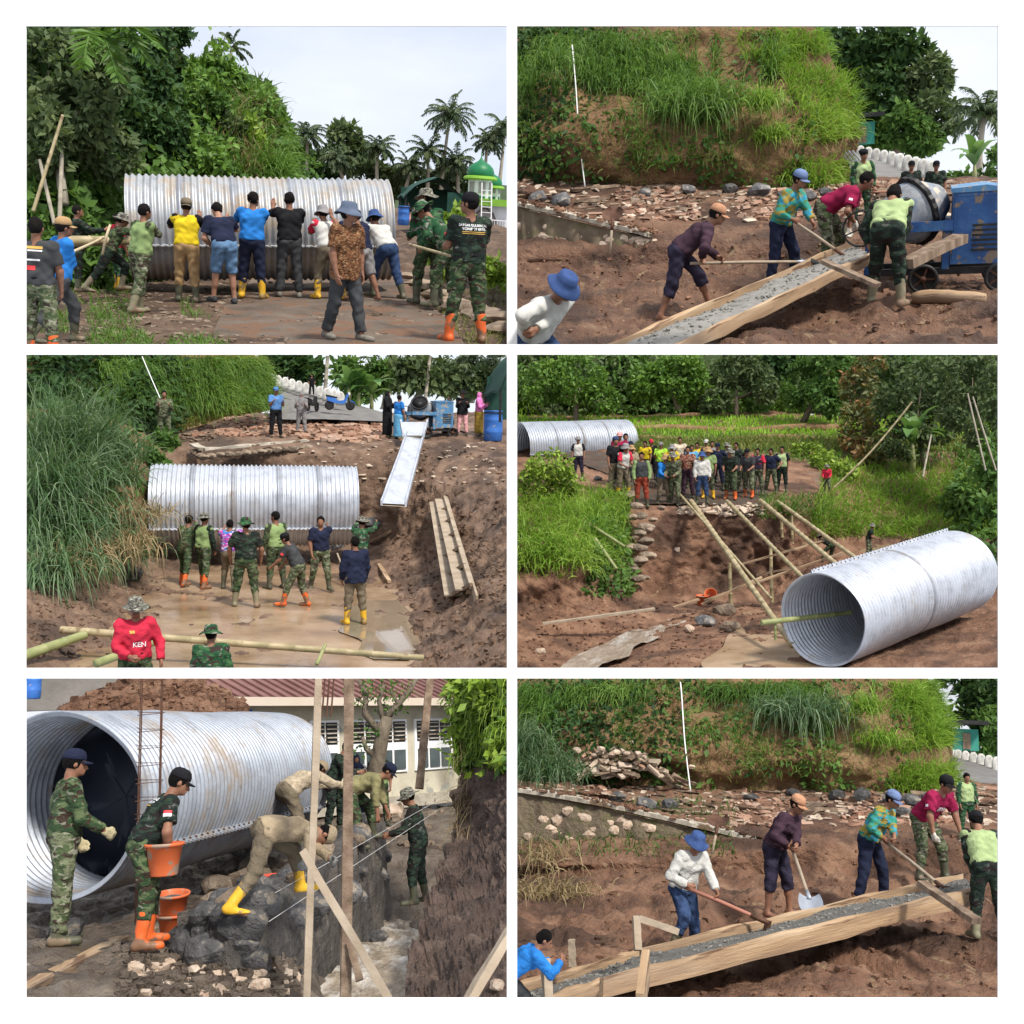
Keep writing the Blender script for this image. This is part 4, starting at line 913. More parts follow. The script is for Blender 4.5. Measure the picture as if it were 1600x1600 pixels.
def plank(S, p, q, w_, h_, label, name='plank', mat=M_WOOD, group=None, cat='plank', up=(0, 0, 1)):
    p, q = Vector(p), Vector(q); d = (q-p); X = d.normalized(); u_ = Vector(up); Y = u_.cross(X).normalized(); Zv = X.cross(Y); m = MB(); rg = random.Random(int(abs(p.x*100))); m.beam((0, 0, 0), (d.length, 0, 0), w_, h_, seg=5, jit=min(w_, h_)*.08, rng=rg)
    return put(S, name, m.mesh(name, mat), frame(X, Y, Zv, p), label=label, cat=cat, group=group)

# ------------------------------------------------------------------ the corrugated pipe
def pipe(S, A, B, D, ncor, label, mat, seams=(200, 340), amp=.028, segs=84, rims=5, inner=None, roll=0, boltn=26, group=None):
    """axis from A (near mouth) to B; seams: angles of the bolted flanges, 0 = right, 90 = top, as seen along the axis from A"""
    A, B = Vector(A), Vector(B); Y = (B-A).normalized(); X = Y.cross(Vector((0, 0, 1))).normalized(); Zv = X.cross(Y); L = (B-A).length; r = D/2
    e = put(S, 'corrugated_pipe', None, frame(X, Y, Zv, A), label=label, cat='pipe', group=group)
    per = 6; n = ncor*per; y = np.linspace(0, L, n+1); w_ = amp*np.cos(2*np.pi*np.arange(n+1)/per)
    th = np.linspace(0, 2*np.pi, segs, endpoint=False); dent = (.006*np.sin(3*th+1)+.004*np.sin(5*th))[None]+.007*np.sin(2*th[None]+2.1*y[:, None]+seams[0])+.006*np.sin(5*th[None]-1.7*y[:, None])*np.sin(1.1*y[:, None]+2)
    def tube(rr, inv):
        rad = rr+w_[:, None]+dent*r; V = np.stack([rad*np.cos(th), np.repeat(y[:, None], segs, 1), rad*np.sin(th)], -1)
        i = np.arange((n+1)*segs).reshape(n+1, segs); j = np.roll(i, -1, 1); F = np.stack([i[:-1], j[:-1], j[1:], i[1:]], -1).reshape(-1, 4); return V.reshape(-1, 3), (F if inv else F[:, ::-1])
    V1, F1 = tube(r, False); V2, F2 = tube(r-.012, True); o_ = len(V1); i = np.arange(segs); j = np.roll(i, -1)
    c1 = np.stack([i, j, o_+j, o_+i], -1); c2 = np.stack([n*segs+i, o_+n*segs+i, o_+n*segs+j, n*segs+j], -1)
    part(e, 'barrel', mesh_np('barrel', np.concatenate([V1, V2]), np.concatenate([F1, F2+o_, c1, c2]), mat))
    for k, sa in enumerate(seams):
        t = R_(sa); cx, cz = math.cos(t), math.sin(t); nx_, nz__ = -math.sin(t), math.cos(t); V = []; F = []
        for q in range(n+1):
            for (dr, dt) in ((-.005, -.012), (.075, -.012), (.075, .012), (-.005, .012)):
                rr = r+w_[q]*(1 if dr < 0 else .75)+dr; V.append((rr*cx+dt*nx_, y[q], rr*cz+dt*nz__))
            if q < n:
                for c in range(4): F.append((q*4+c, q*4+(c+1) % 4, q*4+4+(c+1) % 4, q*4+4+c))
        part(e, 'flange', mesh_np('flange', V, F, mat, smooth=False))
        m = MB()
        for q in range(boltn):
            yy = L*(q+.5)/boltn; c = Vector(((r+.045)*cx, yy, (r+.045)*cz)); ax = Vector((nx_, 0, nz__)); m.tube([c-ax*.026, c+ax*.026], .013, 6)
        part(e, 'bolts', m.mesh('bolts', M_IRON))['kind'] = 'stuff'
    for q in range(1, rims):
        yy = round(ncor*q/rims)*per; m = MB(); rr = r+amp*.55
        V = []; F = []
        for jv in range(-3, 4):
            for t in th: R1 = r+w_[min(n, max(0, yy+jv))]+dent[min(n, max(0, yy+jv)), int(round(t/(2*math.pi)*segs)) % segs]*r+.006; V.append((R1*math.cos(t), y[min(n, max(0, yy+jv))], R1*math.sin(t)))
        for jv in range(6):
            for c in range(segs): F.append((jv*segs+c, jv*segs+segs+c, jv*segs+segs+(c+1) % segs, jv*segs+(c+1) % segs))
        part(e, 'lap_joint', mesh_np('lap_joint', V, F, M_STEELJ))
    return e
# ------------------------------------------------------------------ tools and small things (each a thing of its own)
def shovel(S, p, q, label, blade=(.24, .28), kind='shovel', hm=M_WOODG, bm=M_IRON, roll=0, name=None, group=None, r=.018):
    """handle from grip p to socket q, blade beyond q"""
    p, q = Vector(p), Vector(q); Y = (q-p).normalized(); up = Vector((0, 0, 1)); X = Y.cross(up).normalized(); Zv = X.cross(Y); L = (q-p).length
    e = put(S, name or kind, None, frame(X, Y, Zv, p), label=label, cat=kind, group=group); m = MB(); m.tube([(0, 0, 0), (0, L*.5, .006), (0, L, 0)], [r, r*1.05, r], 8); part(e, 'handle', m.mesh('handle', hm, True))
    V = []; F = []; nx_, ny_ = 6, 6; w0, l0 = blade
    for qd in (0, 1):
        for i in range(ny_+1):
            t = i/ny_; ww = w0*(.8+.2*min(1, t*4))*(1 if t < .6 else (1-((t-.6)/.4)**2*.55))
            for k in range(nx_+1):
                s = k/nx_*2-1; V.append((s*ww/2, t*l0, .05*abs(s)**2*w0/.24-.05*t-.004*qd))
    o_ = (nx_+1)*(ny_+1)
    for qd in (0, 1):
        for i in range(ny_):
            for k in range(nx_):
                b0 = qd*o_+i*(nx_+1)+k; f = (b0, b0+1, b0+nx_+2, b0+nx_+1); F.append(f if qd == 0 else f[::-1])
    Mb = T((0, L, 0)) @ RY(roll) @ (RX(-75) if kind == 'hoe' else RX(-12)); part(e, 'blade', mesh_np('blade', V, F, bm), Mb)
    m = MB(); m.tube([(0, L-.14, 0), (0, L+.03, 0)], [r*1.25, r*1.35], 8); part(e, 'socket', m.mesh('socket', bm, True)); return e
def bucket(S, M, label, s=1, fill=None, mat=M_BUCKET, group=None):
    e = put(S, 'bucket', None, M @ Matrix.Scale(s, 4), label=label, cat='bucket', group=group); m = MB()
    m.lathe([(.001, .0), (.115, 0), (.12, .01), (.155, .25), (.175, .255), (.175, .28), (.163, .28), (.15, .262), (.112, .02), (.001, .018)], 28); part(e, 'pail', m.mesh('pail', mat, True))
    m = MB(); m.tube([(-.17*math.cos(t), .06*math.sin(t)+.0, .265+.0-.13*math.sin(t)) for t in [math.pi*i/10 for i in range(11)]], .004, 5); part(e, 'handle', m.mesh('handle', M_ROPE, True))
    if fill:
        m = MB(); rg = random.Random(3); m.lathe([(.145, .215), (.1, .235), (.05, .25), (.001, .255)], 20, wob=lambda k, t, r, z: (r, z+rg.uniform(-.008, .008))); part(e, 'contents', m.mesh('contents', fill, True))
    return e
def barrel(S, p, s, label, mat=M_BARREL, group=None):
    e = put(S, 'barrel', None, T(p) @ Matrix.Scale(s, 4), label=label, cat='barrel', group=group); m = MB(); m.lathe([(.001, 0), (.25, 0), (.27, .02), (.285, .25), (.295, .28), (.285, .31), (.285, .6), (.295, .63), (.285, .66), (.27, .87), (.285, .89), (.285, .92), (.262, .92), (.255, .88), (.001, .8)], 28); part(e, 'drum', m.mesh('drum', mat, True))
    m = MB(); m.lathe([(.287, .835), (.3, .84), (.3, .86), (.287, .865)], 28); part(e, 'hoop', m.mesh('hoop', M_BLACKM, True)); return e
S1 = Site(1, 416, 300, 4.4, (40, 40, 792, 538)); S2 = Site(2, 1184, 215, 4.4, (808, 40, 1560, 538))
S3 = Site(3, 416, 635, .8, (40, 554, 792, 1044)); S4 = Site(4, 1184, 640, .7, (808, 554, 1560, 1044))
S5 = Site(5, 416, 1180, .5, (40, 1060, 792, 1560)); S6 = Site(6, 1184, 1160, .5, (808, 1060, 1560, 1560))
for s_, z_ in ((S1, -1.75), (S2, -2.2), (S3, -4.1), (S4, -5.4), (S5, -1.54), (S6, -2.2)): s_.z0 = z_
# ================================================================== scene 1: villagers and soldiers rolling the pipe
def O(**k): return k
def cover(S, hill, n, leaf, mat, seed, name='undergrowth', box=None, mask=None, depth=.35, W=.55, lift=.0, freq=.8, label=None, clipm=4, down=.3):
    rng = np.random.default_rng(seed); P, Nn = scatter(S, hill.data, n, rng, mask, box)
    Nn = np.where((Nn[:, 1:2] > 0), -Nn, Nn) if True else Nn
    b = vnoise(P*freq, seed)+.5*vnoise(P*freq*2.3, seed+1); P = P+Nn*(lift+depth*np.maximum(0, .35+b)*rng.uniform(.4, 1, len(P)))[:, None]
    me = leafmesh(S, name, P, rng, leaf, mat, Nn, W, clipm, .5+.38*b, down)
    return put(S, name, me, label=label or 'tangled low leaves covering the slope', cat='undergrowth', kind='stuff') if me else None
def hillgrass(S, hill, n, seed, mat=L_GRASS, L=(.25, .5), W=.02, box=None, mask=None, droop=.7, spread=.45, name='grass', up=(0, -.35, .9), label='long grass hanging over the slope'):
    rng = np.random.default_rng(seed); P, Nn = scatter(S, hill.data, n, rng, mask, box); Nn = np.where((Nn[:, 1:2] > 0), -Nn, Nn)
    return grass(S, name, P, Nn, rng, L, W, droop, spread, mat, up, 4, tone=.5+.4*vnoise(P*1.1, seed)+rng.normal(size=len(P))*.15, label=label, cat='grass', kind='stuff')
def mosque(S):
    d = 60; k = S.px(760, 320, d); o = S.at(755, 345, d); e = put(S, 'mosque', None, T(o), label='white mosque with green domes and lime green eaves behind the soldiers', cat='building')
    W_ = surf('mosque_wall', [(.62, .62, .66), (.72, .72, .76)], 2, .8); GR = surf('mosque_green', [(.008, .13, .05), (.012, .17, .06)], 2, .45); LI = surf('mosque_lime', [(.16, .34, .03), (.2, .4, .04)], 2, .6); GY = surf('mosque_arch', [(.28, .26, .27), (.33, .31, .32)], 2, .8)
    def m_(n_, f, mat, sm=False, par=e): m = MB(); f(m); return part(par, n_, m.mesh(n_, mat, sm))
    m_('wall', lambda m: m.box((.2, 1.5, -.1), (2.9, 2.6, 1.9)), W_); m_('roof', lambda m: m.box((.15, 1.3, 1.0), (3.4, 3.2, .36)), LI); m_('ledge', lambda m: m.box((.9, -.2, -1.1), (1.5, 1, .25)), LI)
    arch = [(-.62, -1), (.62, -1), (.62, .1), (.45, .45), (.2, .66), (0, .74), (-.2, .66), (-.45, .45), (-.62, .1)]; ar = m_('arched_doorway', lambda m: m.prism([(x+.1, z-.05) for x, z in arch], .12, .24), GY)
    m_('arch_frame', lambda m: m.tube([(x+.1, .12, z-.05) for x, z in arch[1:]+arch[:1]], .05, 6), surf('arch_brown', [(.12, .09, .09), (.15, .11, .1)], 3, .8), par=ar)
    for (x, y, s, nm) in ((-.05, 1.2, .84, 'tower'), (.85, 2.4, .66, 'tower')):
        t = m_(nm, lambda m: m.lathe([(.8*s, 1.15), (.8*s, 2.25*s+.3)], 6, T((x, y, 0))), W_); m_('skirt', lambda m: m.lathe([(1.08*s, 2.22*s+.3), (1.14*s, 2.3*s+.3), (1.08*s, 2.42*s+.3), (.8*s, 2.5*s+.3)], 24, T((x, y, 0))), LI, par=t)
        for i in range(6):
            a = math.pi/3*i+math.pi/6; c = Vector((x+.69*s*math.cos(a), y+.69*s*math.sin(a), 1.75)); m_('lattice_window', lambda m: m.box(c, (.06, .46*s, .7*s), RZ(math.degrees(a)).to_3x3()), GY, par=t)
        m_('dome', lambda m: m.lathe([(.84*s, 2.4*s+.3), (.9*s, 2.55*s+.3), (.9*s, 2.75*s+.3), (.8*s, 3.0*s+.3), (.58*s, 3.22*s+.3), (.3*s, 3.36*s+.3), (.16*s, 3.46*s+.3), (.05*s, 3.62*s+.3), (.015*s, 3.95*s+.3)], 28, T((x, y, 0))), GR, True, par=t)
        m_('base_ring', lambda m: m.lathe([(.74*s, 1.17), (.74*s, 1.32), (.66*s, 1.36)], 24, T((x, y, 0))), GR, par=t)
    ld = put(S, 'ladder', None, T(o), label='pale ladder leaning against the mosque eaves', cat='ladder')
    for x in (-.2, .35): m = MB(); m.beam((x, -.6, -.9), (x-.05, -.35, 2.0), .05, .05); part(ld, 'rail', m.mesh('rail', M_WHITEP))
    for i in range(9): m = MB(); t = i/9; m.beam((-.2-.05*t, -.6+.25*t, -.7+2.6*t), (.35-.05*t, -.6+.25*t, -.7+2.6*t), .035, .035); part(ld, 'rung', m.mesh('rung', M_WHITEP))
    fr = put(S, 'railing', None, T(o), label='thin white railing in front of the mosque', cat='railing')
    m = MB(); m.beam((-.2, -.75, .1), (1.7, -.75, .05), .05, .05); part(fr, 'rail', m.mesh('rail', M_WHITEP))
    for i in range(12): m = MB(); m.beam((-.1+i*.15, -.75, -.95), (-.1+i*.15, -.75, .08), .025, .025); part(fr, 'baluster', m.mesh('baluster', M_WHITEP))
def tent(S, u, v, d, w_, h_, label, depth=2.5):
    k = S.px(u, v, d); o = S.at(u, v, d); W2, H = w_*k/2, h_*k; e = put(S, 'tent', None, T(o), label=label, cat='tent'); n = 12; V = []; F = []
    for j in range(7):
        y = depth*j/6
        for i in range(n+1):
            x = -1+2*i/n; z = H*(1-abs(x)**1.5*.62)+.05*math.sin(7*x+j); V.append((x*W2, y, z))
    for j in range(6):
        for i in range(n): F.append((j*(n+1)+i, j*(n+1)+i+1, (j+1)*(n+1)+i+1, (j+1)*(n+1)+i))
    o2 = len(V); V += [(x, y, z-.06) for x, y, z in V]; F += [tuple(o2+i for i in f[::-1]) for f in F]; part(e, 'canopy', mesh_np('canopy', V, F, M_CANVAS))
    m = MB(); m.box((0, depth*.9, H*.3), (W2*1.8, .05, H*.75)); part(e, 'back_wall', m.mesh('back_wall', M_CANVAS))
    for sx in (-1, 1):
        for y in (.1, depth-.1): m = MB(); m.tube([(sx*W2*.92, y, -.2), (sx*W2*.92, y, H*.45)], .04, 6); part(e, 'pole', m.mesh('pole', M_BLACKM))
    m = MB(); m.box((W2*.62, .05, H*.22), (W2*.5, .04, H*.75)); part(e, 'side_flap', m.mesh('side_flap', M_CANVAS)); return e
def site1():
    S = S1; z = -1.75; rg = np.random.default_rng(11); U = (12, 120, 260, 416, 560, 680, 801)
    rows = [[S.pl(u, v, z) for u in U] for v in (566, 540, 510, 480, 455, 435)]+[[S.gd(u, d, z) for u in U] for d in (27, 40, 70, 120)]
    g, _ = loft(S, 'ground', rows, 220, 150, M_MUD2, [.05, .05, .05, .05, .05, .06, .1, .15, .2, .2], 1.2, 3, ridge=.4)
    rr = [[S.pl(a, v, z+.035) for a in (l, (l+r)/2, r)] for v, l, r in ((566, 330, 742), (520, 335, 715), (490, 345, 690), (465, 360, 660), (448, 380, 640), (430, 400, 622))]
    loft(S, 'road', rr, 120, 70, M_ROAD, .025, 1.6, 5)
    B = [(12, 446, 20.2), (120, 440, 21.2), (200, 434, 22), (260, 426, 23.1), (340, 423, 23.8), (420, 418, 24.7), (455, 412, 26), (480, 408, 27)]
    M1 = [(12, 310, 20.2), (120, 310, 21.6), (200, 305, 23), (260, 300, 24.5), (340, 300, 25.2), (420, 300, 26), (452, 305, 27.4), (478, 340, 29)]
    M2 = [(12, 180, 22), (120, 180, 23.5), (200, 175, 25.5), (260, 180, 27), (335, 185, 27.5), (405, 200, 28), (440, 235, 29), (474, 330, 31)]
    Tt = [(12, 34, 24), (120, 34, 26), (200, 44, 28), (258, 70, 29.5), (320, 105, 30.5), (392, 140, 31), (434, 195, 31), (470, 320, 33)]
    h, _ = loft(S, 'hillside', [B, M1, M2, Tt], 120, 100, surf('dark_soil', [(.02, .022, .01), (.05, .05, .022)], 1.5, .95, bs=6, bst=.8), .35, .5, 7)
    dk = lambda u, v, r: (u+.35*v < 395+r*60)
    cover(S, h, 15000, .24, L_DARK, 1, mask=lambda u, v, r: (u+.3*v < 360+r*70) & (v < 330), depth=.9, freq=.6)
    cover(S, h, 8000, .22, L_MID, 2, name='vine_leaves', mask=lambda u, v, r: (v > 255+r*50) & (u < 270), depth=.6, W=.85, label='broad vine leaves at the foot of the hill')
    cover(S, h, 9000, .2, L_MID, 3, mask=lambda u, v, r: (u+.3*v > 330+r*50), depth=.8, freq=.7)
    hillgrass(S, h, 2600, 4, L_BRIGHT, (.4, .9), .045, mask=lambda u, v, r: (u > 325+r*25) & (v > 150) & (v < 288) & (u < 450) & (vnoise(np.stack([u*.03, v*.03, u*0], -1), 8) > -.15), droop=.9)
    hillgrass(S, h, 1500, 5, L_GRASS, (.4, .8), .045, mask=lambda u, v, r: (u > 262) & (v > 200) & (v < 420))
    hillgrass(S, h, 700, 6, L_DRY, (.4, .9), .04, mask=lambda u, v, r: (u > 300) & (u < 420) & (v > 170) & (v < 290))
    cover(S, h, 3500, .2, L_BRIGHT, 13, mask=lambda u, v, r: (u > 290) & (v < 300) & (vnoise(np.stack([u*.03, v*.03, u*0], -1), 9) > .0), depth=1.0, freq=.9)
    for i, (u, v, ru, rv, mt, lab) in enumerate(((300, 200, 24, 20, L_DARK, 'dark bush halfway up the slope'), (330, 155, 24, 16, L_MID, 'rounded bush below the lone palm'), (395, 215, 16, 30, L_YEL, 'upright yellow-green bush near the right end of the slope'), (350, 250, 26, 16, L_MID, 'bush just above the middle of the pipe'), (290, 255, 26, 20, L_DARK, 'dark bush above the left part of the pipe'), (420, 262, 20, 16, L_MID, 'bush at the foot of the round crest tree'), (365, 195, 20, 14, L_GREY, 'greyish bush in the middle of the green slope'), (270, 160, 26, 24, L_MID, 'bush beside the dark middle tree'))):
        tree(S, 'bush', S.at(u, v+rv, 27), [(u, v, 26.6, ru, rv), (u+ru*.6, v+rv*.4, 26.6, ru*.6, rv*.6)], .18, 650, mt, lab, cat='bush', group='bushes on the slope', trunk=.03, seed=90+i)
    # trees on the slope
    tree(S, 'broadleaf_tree', S.at(100, 320, 20.6), [(75, 110, 22, 55, 70), (120, 175, 21.5, 60, 60), (70, 215, 21, 45, 55), (150, 110, 22.5, 45, 60), (170, 240, 22, 50, 45)], .2, 5200, L_GREY, 'small-leaved grey-green tree at the far left of the dark slope', trunk=.09, seed=3, bark=M_BARKP)
    tree(S, 'broadleaf_tree', S.at(235, 270, 25), [(228, 130, 26, 40, 45), (205, 190, 25, 40, 50), (255, 215, 25, 40, 45)], .2, 3400, L_DARK, 'dark tree in the middle of the slope above the pipe', trunk=.1, seed=4)
    tree(S, 'broadleaf_tree', S.at(247, 150, 30), [(262, 62, 31, 24, 22), (285, 52, 31, 17, 14), (240, 95, 30, 25, 25)], .22, 1100, L_DARK, 'dark thin tree against the sky on the hill crest', trunk=.14, seed=5)
    tree(S, 'broadleaf_tree', S.at(405, 260, 30), [(405, 160, 31.5, 30, 34), (425, 200, 31, 26, 40), (380, 150, 31.5, 22, 22), (440, 250, 31, 18, 36)], .2, 4200, L_MID, 'round dark green tree at the right end of the hill crest', trunk=.12, seed=6)
    tree(S, 'broadleaf_tree', S.at(335, 180, 30), [(345, 112, 30.5, 28, 18), (310, 115, 30, 26, 18), (388, 160, 29, 12, 30)], .2, 1700, L_BRIGHT, 'light green shrubby tree below the lone palm', trunk=.08, seed=7)
    palm(S, 'palm_tree', S.at(360, 130, 31), S.at(362, 74, 31), .5, 'small lone palm standing on the hill crest against the sky', nf=14, seed=4, r=.05, nl=16, thin=.07)
    e = put(S, 'tree_fern', None, T(S.at(170, 150, 22.5)), label='tree fern with big feathery fronds at the top of the slope', cat='fern')
    for i, (u0, v0, u1, v1) in enumerate(((150, 60, 205, 50), (165, 70, 235, 100), (150, 62, 185, 125), (160, 65, 250, 75), (155, 58, 130, 105))):
        a, b = np.array(S.at(u0, v0, 21.4)), np.array(S.at(u1, v1, 20.6)); mid = (a+b)/2+np.array([0, -.1, .28]); V, F = frond_geo([a, mid, b], .42, np.random.default_rng(i), 26, .09, .25); part(e, 'frond', mesh_np('frond', V-np.array(S.at(170, 150, 22.5)), F, L_BRIGHT, rnd=np.full(len(V), .15+.1*i)))
    for i, (p, q, r, lab) in enumerate((((52, 330, 19.8), (98, 180, 20.4), .032, 'pale bamboo pole leaning against the hill at far left'), ((93, 345, 20.2), (98, 205, 21), .04, 'straight grey sapling trunk beside the leaning pole'), ((85, 350, 20), (62, 250, 20.6), .035, 'thin bent branch crossing behind the leaning pole'))):
        bamboo(S, S.at(*p), S.at(*q), r, lab, name='pole' if i == 0 else 'sapling', mat=M_BARKP if i else M_BAMBOO, cat='pole' if i == 0 else 'sapling')
    # background: palms, tent, mosque
    for i, (fu, fv, tu, tv, sz, lab) in enumerate(((688, 312, 703, 182, 2.3, 'tall coconut palm rising highest above the tent'), (478, 290, 480, 212, 1.7, 'coconut palm next to the hill'), (590, 290, 592, 232, 1.6, 'coconut palm right of the bushy grey tree'), (668, 300, 668, 238, 1.9, 'coconut palm directly left of the tall palm'), (715, 310, 712, 255, 1.9, 'coconut palm directly right of the tall palm'), (780, 290, 788, 205, 2.0, 'coconut palm cut by the right edge behind the mosque'), (762, 290, 763, 222, 1.6, 'coconut palm behind the mosque dome'), (632, 300, 640, 262, 1.5, 'low coconut palm above the blue barrel'), (540, 290, 528, 250, 1.6, 'low coconut palm in front of the bushy grey tree'))):
        palm(S, 'coconut_palm', S.at(fu, fv, 88), S.at(tu, tv, 88), sz, lab, 'coconut palms on the skyline', nf=30, seed=20+i, r=.16, nl=22, thin=.13)
    for i, (ls, mt, lab) in enumerate((([(540, 215, 92, 26, 24), (555, 245, 92, 30, 25), (520, 255, 92, 25, 25)], L_GREY, 'bushy grey tree between two palms on the skyline'), ([(470, 255, 90, 24, 30), (500, 275, 90, 30, 20), (465, 290, 88, 24, 20)], L_DARK, 'dark trees filling the skyline beside the hill'), ([(570, 275, 90, 40, 22), (610, 285, 90, 30, 22)], L_GREY, 'grey-green thicket in the middle of the skyline'), ([(650, 285, 92, 34, 22), (690, 285, 92, 30, 26), (725, 285, 92, 26, 24)], L_PALM, 'dull green thicket behind the tent'))):
        tree(S, 'far_trees', S.gd(ls[0][0], 88, z), ls, .75, 1500, mt, lab, trunk=.15, seed=40+i)
    hz_ = [[S.at(u, v0, 130) for u in (440, 560, 680, 801)] for v0 in (330, 302)]
    loft(S, 'hills', [hz_[0], [S.at(440, 300, 140), S.at(560, 296, 140), S.at(680, 292, 140), S.at(801, 286, 140)]], 60, 12, surf('far_wood', [(.03, .05, .025), (.06, .08, .035)], .3, .95), .5, .2, 3)
    mosque(S); tent(S, 680, 330, 48, 104, 52, 'dark green canvas tent left of the mosque')
    barrel(S, S.at(630, 352, 46), .85, 'blue plastic barrel left of the dark tent')
    # the pipe
    pipe(S, S.at(203, 356, 20.4), S.at(606, 360, 20.6), 160*S.px(400, 356, 20.4), 41, 'large corrugated steel pipe with dirt-stained top being pushed by a crowd', M_STEELD, seams=(-16,), amp=.021, rims=5, boltn=30)
    # people
    ps = 'people rolling the first pipe'
    e, i = person(S, 66, 566, 222, 8, 'stand', 'person in dark printed tee and camouflage trousers with back turned, cut by the left edge', ps, O(sm=M_DKGREY, pm=M_CAMO2, pants='boot', bm=M_BOOTOR, belt=1), vox=.013)
    patch(e, i, .2, .03, (.0, .1), -1, M_OPRINT); patch(e, i, .16, .015, (.02, .065), -1, M_WPRINT); patch(e, i, .12, .05, (-.04, -.13), -1, M_RPRINT); patch(e, i, .16, .02, (0, -.04), -1, M_WPRINT)
    person(S, 84, 538, 205, 60, 'pull', 'person in bright blue shirt hauling a rope at the left edge', ps, O(sm=M_BLUE, pm=M_DKGREY, sleeve='long', cuff=.4, hat='cap', hm=M_TAN, pants='boot'), over=dict(lean=8), tgt=dict(aR=(112, 395, .3), aL=(108, 402, .2)))
    person(S, 123, 455, 134, 70, 'stand', 'bareheaded soldier in dark green tee behind the bamboo log', ps, O(sm=M_CAMOD, pm=M_CAMOD, sleeve='long', pants='boot'), over=dict(aR=(60, 10, 40), aL=(50, 5, 50)), at=S.at(123, 455, 18.6))
    person(S, 163, 457, 138, 75, 'pull', 'soldier in grey hat straining forward with arms out to the pipe', ps, O(sm=M_CAMO, pm=M_CAMOD, pants='boot', bm=M_BOOTMUD, hat='boonie', hm=M_CAMOHAT), over=dict(L=(50, 6, 60), R=(-30, 6, 10), aL=(85, 5, 10), aR=(85, 5, 10)), at=S.at(163, 457, 18.3))
    person(S, 186, 452, 118, 60, 'stand', 'person in red shirt and yellow boots half hidden behind the pipe end', ps, O(sm=M_RED, pm=M_CAMOG, pants='boot', bm=M_BOOTYE), at=S.at(186, 452, 19.2))
    person(S, 214, 490, 172, 48, 'hold', 'bareheaded soldier in light green vest pushing the near end of the pipe', ps, O(sm=M_LGREEN, sleevemat=M_CAMO2, pm=M_CAMO2, sleeve='long', pants='boot', bm=M_BOOTMUD, gloves=1, gm=M_GLOVE, pockets=1, belt=1), over=dict(L=(12, 4, 12), R=(-16, 4, 6), lean=8), tgt=dict(aR=(262, 378, .9), aL=(240, 372, 1.1)))
    person(S, 293, 472, 162, 0, 'push', 'person in yellow shirt and tan trousers pushing with both arms raised', ps, O(sm=M_YELLOW, sleevemat=M_BLACK, pm=M_TAN, pants='boot', bm=M_RUBBERDARK, hat='capback', hm=M_KHAKI, hands='flat'), over=dict(lean=12, hp=-5, L=(8, 4, 6), R=(-4, 4, 2)), tgt=dict(aL=(275, 345, .6), aR=(311, 340, .6)))
    person(S, 350, 474, 168, -20, 'pushlow', 'barelegged person in navy tee and denim shorts leaning on the pipe', ps, O(sm=M_NAVY, pm=M_DENIM, pants='knee', feet='shoes', bm=M_DKGREY, hands='flat', skin=M_SKIN2), over=dict(lean=30, L=(14, 4, 8), R=(4, 4, 8), hp=20), tgt=dict(aR=(354, 345, .7), aL=(338, 392, .2)))
    person(S, 394, 466, 166, 12, 'push', 'person in blue tee and navy trousers with yellow boots pushing the pipe', ps, O(sm=M_BLUE, pm=M_NAVY, pants='boot', bm=M_BOOTYE, bun=1, hands='flat'), over=dict(lean=6, L=(4, 6, 4), R=(0, 6, 4), ht=25), tgt=dict(aL=(382, 335, .6), aR=(405, 340, .6)))
    person(S, 452, 465, 164, -6, 'push', 'person all in black with one hand high on the pipe', ps, O(sm=M_BLACK, pm=M_DKGREY, feet='shoes', bm=M_SHOE, sleeve='long', cuff=.3, hands='flat'), over=dict(lean=5, L=(4, 5, 4), R=(-2, 5, 2)), tgt=dict(aL=(427, 322, .6), aR=(462, 350, .7)))
    person(S, 516, 468, 150, -25, 'push', 'person in white shirt with pink scarf pushing behind the walking man', ps, O(sm=M_WHITE, pm=M_KHAKI, pants='boot', bm=M_BOOTYE, hat='bucket', hm=M_GREY, hands='flat', sleevemat=M_RED), tgt=dict(aL=(492, 350, .6), aR=(500, 362, .6)))
    person(S, 570, 470, 146, -35, 'push', 'person in dark blue shirt and rolled trousers behind the walking man', ps, O(sm=M_NAVY, pm=M_GREY, pants='knee', feet='bare', hands='flat'), over=dict(lean=18))
    person(S, 606, 466, 152, -32, 'pushlow', 'person in off-white tee and jeans with blue hat leaning hard on the pipe', ps, O(sm=M_WHITE, pm=M_JEANS, pants='boot', bm=M_RUBBERDARK, hat='bucket', hm=M_HATBLUE, hands='flat'), over=dict(lean=38), tgt=dict(aL=(578, 368, .8), aR=(588, 372, .8)))
    person(S, 537, 530, 212, 142, 'walk', 'older person in brown batik shirt and grey hat walking past in front', ps, O(sm=M_BATIK, pm=M_DKGREY, feet='shoes', bm=M_SHOE, hat='bucket', hm=cloth('grey_blue_hat', (.1, .125, .18)), hem=-.13, collar=1, hands='relax'), over=dict(lean=2, L=(14, 3, 4), R=(-8, 3, 10), aL=(2, 8, 12), aR=(4, 8, 12), ht=-35))
    person(S, 668, 476, 180, -20, 'hold', 'soldier in camouflage with wide hat standing by the stone kerb', ps, O(sm=M_CAMOG, pm=M_CAMO, sleeve='long', pants='boot', bm=M_RUBBERDARK, hat='boonie', hm=M_CAMOHAT, pockets=1), over=dict(ht=-50))
    person(S, 692, 482, 180, -60, 'bend', 'soldier stooping in green hat in front of another soldier', ps, O(sm=M_CAMOG, pm=M_CAMO, sleeve='long', pants='boot', bm=M_RUBBERDARK, hat='boonie', hm=M_CAMOG), over=dict(lean=35, L=(20, 6, 20), R=(0, 6, 6), hp=20), tgt=dict(aL=(655, 390, -.1), aR=(700, 400, -.2)))
